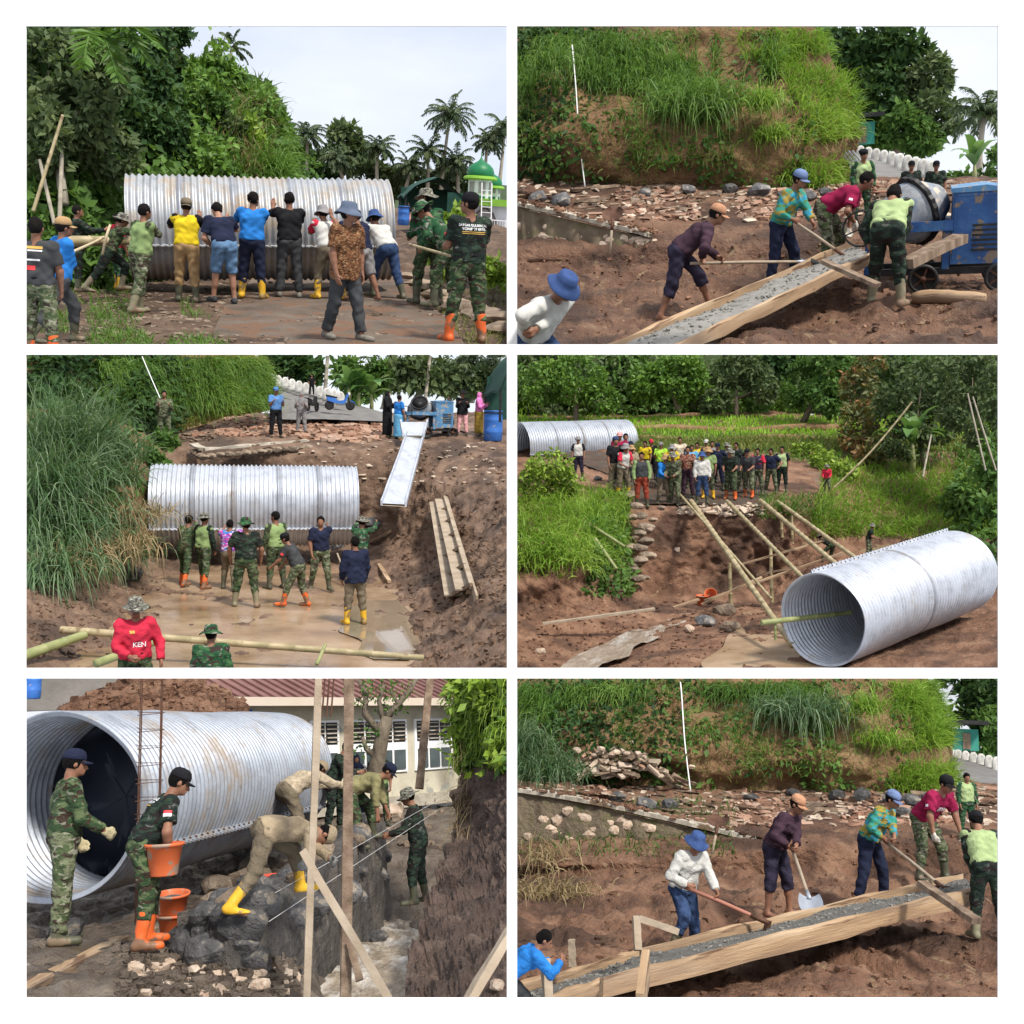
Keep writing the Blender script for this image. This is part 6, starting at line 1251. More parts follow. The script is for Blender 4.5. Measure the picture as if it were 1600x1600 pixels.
    banana(S, 'banana_plant', S.at(1520, 300, 32), 1.5, 'banana plant with ragged leaves behind the engine box', seed=4, nf=8); tree(S, 'shrub', S.at(1555, 300, 34), [(1552, 262, 34, 18, 26), (1500, 280, 34, 22, 14)], .25, 700, L_MID, 'green bush at the right edge below the palm', cat='shrub', trunk=.03, seed=8)
def site6():
    S = S6; gr, h = hillsite(S, 165, 945, 8, 637, 1400, ', lowest right scene'); ps = 'crew along the lower trough'
    wall26(S, 165, 945, 'low stone wall with concrete coping below the wood pile', 640, 5)
    n0, n1, f0, f1 = S.pl(940, 1528, -1.72), S.pl(1530, 1384, -1.45), S.pl(1002, 1480, -1.72), S.pl(1502, 1366, -1.45)
    trough(S, n0, n1, f0, f1, .15, 'upper plank trough heaped with grey concrete', 6, .6)
    trough(S, S.pl(780, 1578, -1.86), S.pl(985, 1518, -1.78), S.pl(780, 1545, -1.86), S.pl(1005, 1482, -1.78), .14, 'lower trough section sloping to the left corner', 8, .45)
    shovel(S, S.at(1113, 1333, 15.2), S.at(1121, 1292, 15.4), 'rusty spade standing upright on the mud slope above the hat', blade=(.3, .22))
    _t = person(S, 1070, 1500, 218, 135, 'dig', 'person in white top with black shoulder bag and blue hat hoeing concrete', ps, O(sm=M_WHITE, pm=M_JEANS, sleeve='long', hat='bucket', hm=M_HATBLUE, bm=M_RUBBERDARK, pants='boot', belt=0), over=dict(lean=20, hp=14, L=(6, 10, 8), R=(40, 12, 60)), tgt=dict(tool=S.pl(1196, 1440, -1.62)))
    shovel(S, *_t[1]['tool'], 'hoe with red handle held over the concrete by the person in white', kind='hoe', hm=surf('red_handle', [(.3, .12, .08), (.38, .17, .12)], 4, .7), blade=(.2, .2))
    _t = person(S, 1216, 1432, 212, 118, 'dig', 'person in plum overalls and tan cap scraping the concrete with a spade', ps, O(sm=M_PURPLE, pm=M_PLUMN, pants='shin', feet='bare', sleeve='long', hat='cap', hm=M_CAPTAN, collar=1), over=dict(lean=26, hp=16, L=(14, 9, 14), R=(4, 9, 8)), tgt=dict(tool=S.pl(1264, 1402, -1.55)))
    shovel(S, *_t[1]['tool'], 'spade with pale blade in the hands of the person in plum', bm=M_STEELM)
    _t = person(S, 1362, 1412, 200, 118, 'dig', 'person in green batik shirt and pale blue cap raking over the trough', ps, O(sm=M_BATIKG, pm=M_NAVY, sleeve='long', cuff=.75, hat='cap', hm=M_CAPBLUE, collar=1, feet='shoes', bm=M_DKGREY), over=dict(lean=28, hp=16, L=(16, 12, 18), R=(0, 12, 8)), tgt=dict(tool=S.pl(1470, 1384, -1.5)))
    shovel(S, *_t[1]['tool'], 'long-handled hoe lying across the trough from the batik shirt', kind='hoe', blade=(.2, .2))
    e, i = person(S, 1458, 1378, 196, 138, 'bend', 'soldier in maroon tee marked 203 and black cap reaching down', ps, O(sm=M_MAROON, pm=M_CAMO2, pants='boot', gloves=1, hat='cap', hm=M_BLACK, belt=1), over=dict(lean=40, L=(26, 9, 24), R=(16, 9, 16), hp=4), tgt=dict(aR=(1462, 1332, -.3), aL=(1518, 1352, -.1)))
    decal(e, i, '203', .09, (.02, -.02), 1, M_WPRINT, shear=.2); patch(e, i, .06, .008, (.02, -.075), 1, M_WPRINT); patch(e, i, .05, .035, (0, .5), 2, M_WPRINT)
    person(S, 1548, 1470, 222, -8, 'hold', 'soldier in pale green vest at the right edge, cut by the frame', ps, O(sm=M_LGREEN2, sleevemat=M_CAMOD, pm=M_CAMOD, sleeve='long', cuff=.85, pants='boot', bm=M_BOOTMUD, hat='beanie', hm=M_BLACK), over=dict(lean=30, hp=15), tgt=dict(aL=(1528, 1378, .1)))
    person(S, 1512, 1308, 104, 165, 'stand', 'bareheaded soldier in pale green vest looking down beside the road', ps, O(sm=M_LGREEN2, sleevemat=M_CAMOG, pm=M_CAMOG, sleeve='long', hands='relax'), over=dict(hp=14))
    person(S, 812, 1640, 235, 70, 'bend', 'person in bright blue top bending in from the left edge', ps, O(sm=M_BLUE, pm=M_DKGREY, sleeve='long'), over=dict(lean=50), at=S.at(812, 1640, 8.0), tgt=dict(aR=(880, 1497, .1), aL=(868, 1500, .3)))
    # pile of broken timber and stones, posts, stakes
    c = S.hit(965, 1215); e = put(S, 'debris_heap', None, T(c), label='heap of broken timber, tiles and stones on the bench under the leaves', cat='debris heap'); rg = random.Random(5)
    for i in range(150):
        x = rg.gauss(0, .46); t = max(0, 1-(abs(x)/1.05)**1.5); z0 = rg.random()**.7*.62*t; L = rg.choice((rg.uniform(.1, .25), rg.uniform(.2, .6))); m = MB(); m.beam((-L/2, 0, 0), (L/2, 0, 0), rg.uniform(.05, .13), rg.uniform(.025, .06), seg=2, jit=.012, rng=rg)
        part(e, 'timber', m.mesh('timber', rg.choice((M_WOODD, M_WOODG, M_CHIP, M_CHIPW, M_WOODD))), T((x, -.35+.5*(z0/.6)+rg.uniform(-.12, .12), .03+z0)) @ RZ(rg.uniform(-60, 60)) @ RY(rg.gauss(0, 16)+x*28) @ RX(35))
    for i in range(9): x = rg.gauss(0, .5); rock(S, Vector((x, -.3, .2+.3*rg.random())), rg.uniform(.14, .26), M_ROCKP, 200+i, parent=e, name='stone')
    for i, (p, q, lab) in enumerate((((858, 1575, 7.9), (852, 1498, 8.0), 'upright stake left of the lower trough'), ((895, 1510, 9.2), (893, 1468, 9.2), 'short stake between the blue sleeve and the trough'), ((997, 1485, 9.2), (994, 1432, 9.3), 'thin post behind the join of the troughs'), ((996, 1434, 9.3), (1058, 1455, 9.5), 'thin rail from the post to the boot'))): plank(S, S.at(*p), S.at(*q), .06, .05, lab, name='stake', mat=M_WOODG, cat='stake')
    plank(S, S.at(1000, 1575, 7.5), S.at(1010, 1505, 7.9), .22, .05, 'short pale prop board under the trough', name='prop_board', up=(1, 0, 0))
    plank(S, S.at(1440, 1380, 10.9), S.at(1526, 1440, 10.3), .1, .05, 'dark narrow plank under the head of the trough', mat=M_WOODD)
    e = put(S, 'metal_sheet', None, T(S.at(1492, 1228, 22)), label='stack of ribbed metal strips leaning beside the road', cat='metal sheet')
    for i in range(4): m = MB(); m.beam((-.14+.07*i, 0, .3), (.25+.07*i, -.1, -.28), .045, .03); part(e, 'strip', m.mesh('strip', M_STEELC))
    for i, (u, v, L, lab) in enumerate(((830, 1190, .8, 'blue-green tussock at the left end of the bench'), (868, 1185, .7, 'blue-green tussock beside the timber heap'), (818, 1140, .7, 'blue-green tussock highest at the left edge'))): clump(S, 'grass_tussock', S.at(u, v+25, 18.5), 420, L, lab, L_ELE, 300+i, .02, 1.0, .25, .5)
    for i, (u, v, L, lab) in enumerate(((830, 1300, .6, 'dry straw tuft at the left end of the wall'), (850, 1345, .7, 'dry straw tuft hanging below the wall end'), (822, 1400, .6, 'dry straw tuft low at the left edge'), (885, 1395, .5, 'dry straw tuft on the mud slope'))): clump(S, 'dry_grass', S.hit(u, v), 200, L, lab, L_DRY, 310+i, .016, 1.6, .25, .8)
    hillgrass(S, gr, 900, 12, L_MID, (.1, .25), .02, mask=lambda u, v, r: (u < 1150) & (v > 1250) & (v < 1340) & (r < .6), up=(0, -.3, .8), label='weeds growing on the stone wall')
if 2 in ONLY: site2()
if 6 in ONLY: site6()
# ================================================================== scene 3: the pipe down in the pit
def rowz(S, v, pts): return [S.pl(u, v, z) for u, z in pts]
def scooter(S, p, yaw, s, label, paint):
    e = put(S, 'motor_scooter', None, T(p) @ RZ(yaw) @ Matrix.Scale(s, 4), label=label, cat='motor scooter')
    def p_(nm, f, mat, sm=False, par=e): m = MB(); f(m); return part(par, nm, m.mesh(nm, mat, sm))
    for x in (-.62, .62): w_ = p_('wheel', lambda m: m.lathe([(.2, -.05), (.26, -.045), (.28, 0), (.26, .045), (.2, .05)], 22, T((x, 0, .28)) @ RX(90)), M_BLACKM, True); p_('rim', lambda m: m.lathe([(.05, -.03), (.2, -.02), (.2, .02), (.05, .03)], 16, T((x, 0, .28)) @ RX(90)), M_STEELC, True, w_)
    p_('body', lambda m: m.prism([(-.75, .55), (-.3, .42), (.2, .36), (.35, .5), (.52, .95), (.44, 1.0), (.25, .6), (-.1, .55), (-.3, .72), (-.8, .82)], -.12, .12), paint); p_('seat', lambda m: m.prism([(-.8, .8), (-.2, .7), (-.15, .76), (-.5, .84), (-.82, .9)], -.13, .13), M_BLACK)
    p_('fork', lambda m: (m.tube([(.62, .07, .28), (.45, .07, .95)], .025, 6), m.tube([(.62, -.07, .28), (.45, -.07, .95)], .025, 6)), M_BLACKM); p_('handlebar', lambda m: m.tube([(.4, -.33, 1.06), (.45, 0, 1.0), (.4, .33, 1.06)], .02, 6), M_BLACKM); p_('headlight', lambda m: m.box((.52, 0, .98), (.12, .2, .14)), M_WHITEP); p_('mudguard', lambda m: m.prism([(.5, .58), (.72, .58), (.9, .45), (.88, .42), (.7, .53)], -.06, .06), paint)
    return e
def site3():
    S = S3; rg = np.random.default_rng(21); U = (12, 170, 250, 420, 600, 690, 801); Z = {1075: (-3.95, -4.1, -4.1, -4.1, -4.1, -3.9, -3.4), 1000: (-3.7, -4.05, -4.1, -4.1, -4.1, -3.85, -3.2), 940: (-3.4, -3.9, -4.1, -4.1, -4.1, -3.75, -3.0), 900: (-3.2, -3.6, -4.0, -4.1, -4.05, -3.6, -2.85), 868: (-3.05, -3.3, -3.8, -4.0, -3.9, -3.4, -2.7), 845: (-2.9, -3.05, -3.6, -3.85, -3.7, -3.2, -2.6), 780: (-2.3, -2.4, -2.6, -2.68, -2.6, -2.4, -2.1)}
    rows = [rowz(S, v, list(zip(U, Z[v]))) for v in Z]+[[S.at(u, 702, 31.6) for u in U], [S.at(u, 672, 36) for u in U], [S.at(u, 655, 42) for u in U], [S.at(u, 645, 46) for u in U]]
    g, _ = loft(S, 'ground', rows, 260, 240, M_MUD, [.08, .09, .1, .12, .12, .1, .14, .07, .06, .06, .06], 1.4, 9, ridge=.6)
    fl = [[S.pl(u, v, -4.02) for u in np.linspace(a, b, 4)] for v, a, b in ((1075, 60, 664), (1040, 85, 650), (1010, 95, 664), (985, 140, 645), (960, 155, 655), (940, 195, 630), (925, 200, 636), (908, 235, 606), (895, 240, 610), (878, 265, 588))]
    loft(S, 'slab', fl, 100, 60, M_SLAB, .018, .8, 2)
    pud = [[S.pl(u, v, -3.995) for u in np.linspace(a, b, 4)] for v, a, b in ((1030, 585, 640), (1018, 560, 648), (1000, 565, 655), (985, 528, 640), (970, 545, 652), (955, 540, 640), (938, 568, 622))]
    loft(S, 'puddle', pud, 30, 20, surf('puddle', [(.2, .15, .1), (.26, .2, .14)], 1, .04, spec=.5), .0, 1, 2)
    # banks
    bk, _ = loft(S, 'bank', [[S.at(*p) for p in r] for r in ([(12, 915, 21.5), (100, 893, 22.6), (180, 872, 24.2), (238, 850, 27)], [(12, 780, 22.6), (100, 772, 24), (180, 772, 25.6), (243, 782, 28.5)], [(12, 640, 25), (100, 645, 27), (190, 665, 28.5), (252, 706, 30.6)])], 70, 60, M_SOIL, .15, .8, 4)
    h, _ = loft(S, 'hillside', [[S.at(*p) for p in r] for r in ([(12, 668, 26), (150, 672, 30), (270, 675, 34), (350, 655, 36), (408, 645, 38), (428, 636, 40)], [(12, 604, 27.5), (150, 604, 32), (270, 608, 35), (350, 602, 37), (408, 600, 39), (424, 612, 41)], [(12, 546, 29), (150, 546, 33), (270, 546, 36), (352, 546, 38), (398, 560, 40), (417, 588, 42)])], 110, 60, M_SOIL, .25, .6, 6)
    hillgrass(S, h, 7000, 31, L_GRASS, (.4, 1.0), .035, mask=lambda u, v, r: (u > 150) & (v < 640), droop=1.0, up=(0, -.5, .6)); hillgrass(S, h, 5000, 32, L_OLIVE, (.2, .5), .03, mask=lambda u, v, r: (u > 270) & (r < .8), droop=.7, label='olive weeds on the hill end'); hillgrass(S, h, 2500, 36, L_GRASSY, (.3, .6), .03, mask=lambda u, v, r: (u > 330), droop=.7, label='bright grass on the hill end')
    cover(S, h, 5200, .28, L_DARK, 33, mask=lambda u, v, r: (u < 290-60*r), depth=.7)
    cover(S, bk, 1500, .22, L_MID, 34, depth=.3)
    k = 0
    for (u, v, L, mt) in ((60, 905, 1.5, 0), (105, 893, 1.5, 0), (150, 882, 1.4, 0), (190, 868, 1.2, 0), (55, 850, 1.9, 0), (100, 840, 1.9, 0), (145, 835, 1.7, 0), (180, 820, 1.5, 0), (55, 785, 2.0, 0), (95, 775, 2.0, 0), (135, 765, 1.9, 0), (170, 755, 1.7, 0), (60, 720, 1.8, 0), (105, 715, 1.8, 0), (145, 712, 1.6, 0), (185, 720, 1.4, 0)):
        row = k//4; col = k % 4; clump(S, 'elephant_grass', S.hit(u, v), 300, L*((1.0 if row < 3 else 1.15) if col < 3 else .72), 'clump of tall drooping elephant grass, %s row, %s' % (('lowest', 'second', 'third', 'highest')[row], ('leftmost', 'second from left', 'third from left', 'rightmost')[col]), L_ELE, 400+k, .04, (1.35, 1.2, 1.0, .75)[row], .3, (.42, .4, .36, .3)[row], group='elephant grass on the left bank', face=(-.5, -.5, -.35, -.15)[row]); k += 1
    for i, (u, v, lab) in enumerate(((75, 925, 'dry straw hanging at the foot of the grass, leftmost'), (125, 905, 'dry straw hanging below the grass, in the middle'), (175, 890, 'dry straw hanging below the grass, at the right'), (200, 845, 'dry straw hanging beside the pipe end'))): clump(S, 'dry_grass', S.at(u, v-40, 21.6+i*.9), 380, 1.0, lab, L_DRY, 430+i, .025, 2.2, .45, .6)
    for i, (u, v, lab) in enumerate(((235, 725, 'green shrub at the top of the bank above the pipe end'), (255, 700, 'small green bush by the standing soldier'))): b = S.hit(u, v); tree(S, 'shrub', b, [(u, v-12, b.y, 18, 16), (u+12, v-4, b.y, 14, 12)], .22, 420, L_MID, lab, cat='shrub', trunk=.02, seed=440+i)
    # bench: coping wall, rubble, road, background
    e = put(S, 'stone_wall', None, T(S.at(300, 690, 31)), label='low concrete-topped stone wall on the bench behind the pipe', cat='wall'); o = S.at(300, 690, 31)
    a, b, c = S.at(302, 694, 31.2), S.at(318, 702, 30.6), S.at(480, 688, 31.8)
    for p_, q_, k_ in ((a, b, 3), (b, c, 12)):
        m = MB(); m.beam(p_-o, q_-o, .26, .06, seg=k_, jit=.015, rng=random.Random(k_)); part(e, 'coping', m.mesh('coping', M_CONC))
        for i in range(k_+2): s_ = .3+.12*math.sin(i*3.1); rock(S, p_.lerp(q_, i/(k_+1))+Vector((0, -.12, -.2)), (s_*1.1, s_*.7, s_), M_ROCK, 17*i+k_, parent=e, M0=T(o), name='stone', sink=.5)
    sc_ = lambda n, bx_, sz, mt, nm, lab, lg=1.0, fl_=.35: chips(S, nm, scatter(S, g.data, n, rg, box=bx_)[0], rg, sz, mt, fl_, lg, label=lab, cat='rubble', kind='stuff')
    sc_(500, (300, 650, 470, 682), (.05, .2), M_CHIP, 'brick_rubble', 'heap of broken brick behind the low wall'); sc_(480, (470, 648, 600, 690), (.06, .26), M_CHIP, 'brick_rubble', 'spread of broken brick right of the two onlookers'); sc_(160, (260, 655, 330, 690), (.05, .14), M_WOODD, 'splintered_wood', 'splintered wood near the lone soldier', 6)
    sc_(450, (45, 900, 300, 1030), (.02, .07), M_MUD, 'clods', 'clods of mud left of the slab', .5, .7); sc_(800, (600, 700, 790, 1040), (.02, .08), M_MUD, 'clods', 'clods of mud on the right slope', .5, .7); sc_(110, (470, 690, 790, 760), (.03, .12), M_CHIPW, 'pale_rubble', 'pale crumbs on the bench edge')
    rr = [[S.at(425, 655, 38), S.at(500, 655, 38), S.at(640, 660, 38)], [S.at(424, 628, 42), S.at(480, 632, 42), S.at(600, 645, 42)], [S.at(424, 605, 47), S.at(445, 606, 47), S.at(530, 625, 47)]]
    loft(S, 'road', rr, 40, 30, M_ASPH, .02, 1, 4)
    m = MB(); m.lathe([(.001, .6), (.12, .58), (.22, .48), (.29, .3), (.31, 0), (.3, -.25)], 10, None, 1, .5); tm = m.mesh('tooth', M_TEETH, True); o = S.at(480, 605, 44); gt = put(S, 'guard_parapet', None, T(o), label='row of white guard teeth along the road above the onlookers', cat='parapet')
    for i in range(11): t = i/10; part(gt, 'tooth', tm, T(S.at(424+t*108, 597+t*30, 47-t*6)-o) @ RZ(25) @ Matrix.Scale(.62, 4))
    for i, (ls, mt, lf, n, lab) in enumerate((([(450, 572, 48, 35, 22), (480, 580, 48, 22, 20), (430, 565, 48, 20, 16)], L_DARK, .5, 1800, 'dark tree above the guard teeth'), ([(560, 600, 48, 34, 24), (540, 580, 48, 20, 22), (590, 585, 48, 22, 24)], L_MID, .45, 1000, 'green thicket behind the blue scooter'), ([(640, 585, 48, 40, 26), (690, 590, 48, 36, 22)], L_GREY, .5, 1000, 'grey-green thicket behind the mixer'), ([(760, 595, 48, 30, 18), (725, 600, 48, 26, 16)], L_GREY, .5, 600, 'dull thicket behind the women'))): tree(S, 'far_trees', S.at(ls[0][0], 640, ls[0][2]), ls, lf, n, mt, lab, trunk=.14, seed=450+i)
    for i, (fu, fv, tu, tv, sz, lab) in enumerate(((655, 640, 650, 578, 2.0, 'coconut palm behind the mixer drum'), (700, 640, 706, 585, 2.0, 'coconut palm right of the mixer'), (735, 630, 735, 578, 2.0, 'coconut palm above the woman in black'), (770, 630, 772, 580, 2.2, 'coconut palm by the tent edge'), (600, 640, 604, 582, 1.8, 'coconut palm above the robed woman'))): palm(S, 'coconut_palm', S.at(fu, fv, 49), S.at(tu, tv, 49), sz*.85, lab, 'coconut palms behind the pit', nf=26, seed=460+i, r=.14, nl=18, thin=.11)
    for i, (u0, v0, u1, v1, lab) in enumerate(((663, 640, 672, 556, 'bare pale trunk leaning behind the mixer'), (508, 610, 512, 556, 'slim pale trunk beside the dark tree'))): bamboo(S, S.at(u0, v0, 47.5), S.at(u1, v1, 47.5), .085, lab, name='slim_tree', mat=M_BARKP, cat='tree')
    for i, (u, v, lab) in enumerate(((560, 648, 'banana plant behind the scooter, leftmost'), (580, 650, 'banana plant next to the robed woman'), (545, 640, 'banana plant furthest behind the scooter'))): banana(S, 'banana_plant', S.at(u, v, 44), 1.9, lab, seed=470+i, nf=8)
    # pipe, chute, mixer, form, poles
    pipe(S, S.at(238, 790, 28), S.at(556, 790, 28), 2.05, 46, 'clean corrugated pipe lowered into the pit behind the soldiers', M_STEELC, seams=(-28,), amp=.024, rims=5, boltn=26)
    trough(S, S.at(596, 782, 26.9), S.at(636, 674, 31.6), S.at(634, 784, 27.1), S.at(663, 672, 31.9), .14, 'long pale chute sloping from the mixer down to the pit', 5, .5, M_STEELC, M_STEELC)
    trough(S, S.at(630, 676, 31.4), S.at(626, 655, 32.2), S.at(662, 676, 31.4), S.at(668, 655, 32.2), .14, 'short flared hopper between the mixer and the chute', 6, .4, M_STEELC, M_STEELC)
    mixer(S, T(S.hit(672, 684)+Vector((.1, .3, 0))) @ RZ(4) @ Matrix.Scale(.78, 4), 'small blue concrete mixer on the bench above the chute', (-.25, -.75, .62), M_BLUEPL)
    barrel(S, S.hit(770, 689), 1.05, 'blue plastic barrel on the bench at the right edge')
    tent(S, 812, 650, 32, 66, 95, 'corner of a dark green tent at the right edge')
    a, b, c, d = S.hit(676, 800), S.hit(694, 790), S.hit(699, 952), S.hit(735, 934); up = Vector((0, -.05, .22)); e = put(S, 'formwork_panel', None, T(a), label='ribbed wooden formwork panel lying on the muddy slope', cat='formwork')
    for p, q, nm in ((a, c, 'rail'), (b, d, 'rail')): m = MB(); m.beam(p-a+up, q-a+up, .07, .1, seg=4, jit=.006); part(e, nm, m.mesh(nm, M_WOODG))
    for i in range(7): t = i/6; m = MB(); m.beam(a.lerp(c, t)-a+up*1.15, b.lerp(d, t)-a+up*1.15, .06, .07); part(e, 'rib', m.mesh('rib', M_WOODD))
    for i in range(2): m = MB(); m.beam(a.lerp(b, .26+.48*i)-a+up*1.0, c.lerp(d, .26+.48*i)-a+up*1.0, .36, .03); part(e, 'board', m.mesh('board', M_WOODG))
    m = MB(); m.beam(b-a+up+Vector((.05, 0, -.12)), d.lerp(b, -.08)-a+up+Vector((.05, 0, -.12)), .04, .3); part(e, 'edge_board', m.mesh('edge_board', M_WOODG))
    scooter(S, S.at(531, 641, 39.5), 8, .62, 'blue motor scooter parked at the edge of the road', M_BARREL); scooter(S, S.at(488, 643, 39.5), 60, .55, 'dark motor scooter parked left of the blue one', M_BLACKM)
    for i, (p, q, r, lab) in enumerate((((95, 992, 17.2), (662, 1036, 16.2), .06, 'long bamboo pole lying right across the slab'), ((36, 1034, 16.2), (132, 1000, 17.1), .08, 'thick bamboo pole end at the left corner'), ((150, 1046, 15.6), (245, 1010, 16.6), .065, 'bamboo pole lying behind the person in red'), ((495, 1046, 15.8), (508, 1016, 16.4), .03, 'thin cane standing by the long pole'))): bamboo(S, S.at(*p)+Vector((0, 0, .08)), S.at(*q)+Vector((0, 0, .08)), r, lab, mat=M_BAMBOOG if i else M_BAMBOO, group='bamboo poles on the slab')
    for i, (p, q, lab) in enumerate((((545, 912, 24), (527, 865, 25), 'spade handle standing beside the jacketed man, left'), ((548, 915, 23.8), (541, 862, 24.6), 'spade handle standing beside the jacketed man, right'))): bamboo(S, S.at(*p), S.at(*q), .025, lab, name='tool_handle', mat=M_WOODG, cat='tool handle')
    plank(S, S.hit(578, 850)+Vector((0, 0, .05)), S.hit(612, 832)+Vector((0, 0, .05)), .1, .06, 'wooden batten on the mud right of the pipe'); plank(S, S.hit(592, 885)+Vector((0, 0, .05)), S.hit(608, 912)+Vector((0, 0, .05)), .1, .06, 'short batten at the edge of the slab')
    for i, (u, v, s, mt, lab) in enumerate(((212, 905, .55, M_ROCKD, 'grey boulder at the left rim of the slab'), (580, 822, .7, M_ROCKD, 'flat grey rock right of the pipe mouth'), (188, 832, .3, M_ROCKP, 'pale stone in the dry stalks'), (525, 858, .6, M_ROCKD, 'dark boulder under the right end of the pipe'))): rock(S, S.hit(u, v), s, mt, 480+i, lab)
    # people
    ps = 'soldiers on the slab'; wk = dict(group=ps)
    def so(**k): return dict(dict(sm=M_CAMO, pm=M_CAMO, sleeve='long', pants='boot', bm=M_RUBBERDARK, belt=1), **k)
    person(S, 286, 915, 112, 30, 'push', 'soldier in camouflage and orange boots, leftmost at the pipe', ps, so(bm=M_BOOTOR, hat='cap', hm=M_BLACK), over=dict(lean=14), tgt=dict(aR=(307, 800, 1.3), aL=(296, 820, 1.2)))
    person(S, 318, 918, 118, 40, 'stand', 'soldier in green vest and orange boots with a hat', ps, so(sm=M_LGREEN, sleevemat=M_CAMOD, bm=M_BOOTOR, hat='boonie', hm=M_CAMOHAT), over=dict(L=(14, 6, 6), R=(-10, 6, 4)))
    person(S, 357, 922, 112, 10, 'push', 'person in purple printed tee behind the big-hatted soldier', ps, so(sm=M_FLORAL, sleeve='short', pm=M_KHAKI), over=dict(lean=8))
    person(S, 384, 948, 140, 2, 'stand', 'soldier in camouflage with hat and short sleeves, back turned, centre of the slab', ps, so(sleeve='short', bm=M_BOOTMUD, hat='boonie', hm=M_CAMOG, pockets=1, sm=M_CAMOD), over=dict(aL=(10, 22, 16), aR=(6, 20, 14), L=(5, 8, 4), R=(-3, 8, 2)))
    person(S, 432, 920, 122, -30, 'stand', 'bareheaded soldier in light green vest turned to the pipe', ps, so(sm=M_LGREEN, sleevemat=M_CAMO, gloves=1), over=dict(ht=-30))
    e, i = person(S, 461, 948, 122, -70, 'hold', 'soldier in grey tee and red-orange boots stepping left', ps, so(sm=M_DKGREY, sleeve='short', bm=M_BOOTOR, hat='cap', hm=M_BLACK, pm=M_CAMO2), over=dict(lean=24, L=(26, 5, 10), R=(-4, 5, 12), hp=10, aL=(30, 5, 20), aR=(20, 8, 20))); patch(e, i, .06, .05, (0, .5), -2, M_RPRINT)
    person(S, 500, 922, 118, 165, 'stand', 'bareheaded soldier in navy tee with one hand up on the pipe', ps, so(sm=M_NAVY, sleeve='short', pm=M_CAMO2), over=dict(L=(12, 6, 8), R=(-6, 6, 6), ht=20), tgt=dict(aL=(510, 812, 1.2)))
    person(S, 560, 915, 110, 20, 'push', 'soldier in camouflage and grey hat behind the jacketed man', ps, so(sm=M_CAMOG, hat='boonie', hm=M_CAMOHAT))
    person(S, 555, 975, 138, -15, 'stand', 'person in navy hooded jacket and yellow boots with back turned', ps, O(sm=M_NAVY, pm=M_KHAKI, sleeve='long', pants='boot', bm=M_BOOTYE, hem=-.1, girth=1.12, collar=1), over=dict(ht=-20))
    e, i = person(S, 212, 1136, 205, 160, 'hip', 'soldier in red long-sleeved shirt and camouflage hat in the foreground', None, so(sm=M_RED, hat='boonie', hm=M_CAMOHAT, pm=M_CAMO), over=dict(aR=(12, 10, 60, 30), aL=(4, 22, 30), ht=25, lean=6)); decal(e, i, 'KEN', .085, (.02, -.12), 1, M_WPRINT); patch(e, i, .06, .035, (-.07, .05), 1, M_OPRINT)
    person(S, 332, 1160, 182, -10, 'stand', 'soldier in camouflage seen from behind at the bottom, only hat and shoulders', None, so(sm=M_CAMOG, hat='boonie', hm=M_CAMOG), over=dict(lean=12, ht=30))
    on = 'onlookers on the bench'
    person(S, 257, 694, 85, 175, 'folded', 'lone soldier with folded arms on the bench above the pipe end', on, so(sm=M_CAMO2, pm=M_CAMO2)); person(S, 431, 684, 80, 165, 'folded', 'onlooker in blue shirt and blue cap with folded arms', on, O(sm=M_STEELBLUE, pm=M_BLACK, feet='shoes', hat='cap', hm=M_STEELBLUE)); person(S, 471, 678, 66, 190, 'folded', 'onlooker in grey head scarf and grey trousers', on, O(sm=M_GREY, pm=M_GREY, sleeve='long', feet='shoes', hat='hijab', hm=M_GREY))
    person(S, 605, 683, 74, 120, 'folded', 'woman in long black robe beside the mixer', on, O(sm=M_BLACK, pm=M_BLACK, pants='skirt', sleeve='long', feet='shoes', hat='hijab', hm=M_BLACK)); person(S, 622, 686, 70, 60, 'stand', 'child in bright blue next to the robed woman', on, O(sm=M_BLUE, pm=M_TURQ, pants='skirt', feet='shoes'))
    person(S, 722, 680, 70, 185, 'folded', 'woman in black shawl, wide hat and pink trousers', on, O(sm=M_BLACK, pm=M_PINKL, sleeve='long', feet='shoes', hat='straw', hm=M_BLACK, hem=-.12)); person(S, 748, 680, 68, 120, 'folded', 'woman in pink head scarf and mustard skirt by the barrel', on, O(sm=M_PINK, pm=M_MUSTARD, pants='skirt', sleeve='long', feet='shoes', hat='hijab', hm=M_PINK)); person(S, 487, 618, 34, 180, 'stand', 'distant figure in black walking down the road', on, O(sm=M_BLACK, pm=M_BLACK, feet='shoes'), at=S.at(487, 618, 43), vox=.05)
    rope(S, [S.at(222, 557, 33), S.at(236, 590, 32.5), S.at(250, 622, 31.7)], .014, 'white hose hanging down the hill to the lone soldier', name='hose', mat=M_WPIPE, cat='hose')
if 3 in ONLY: site3()
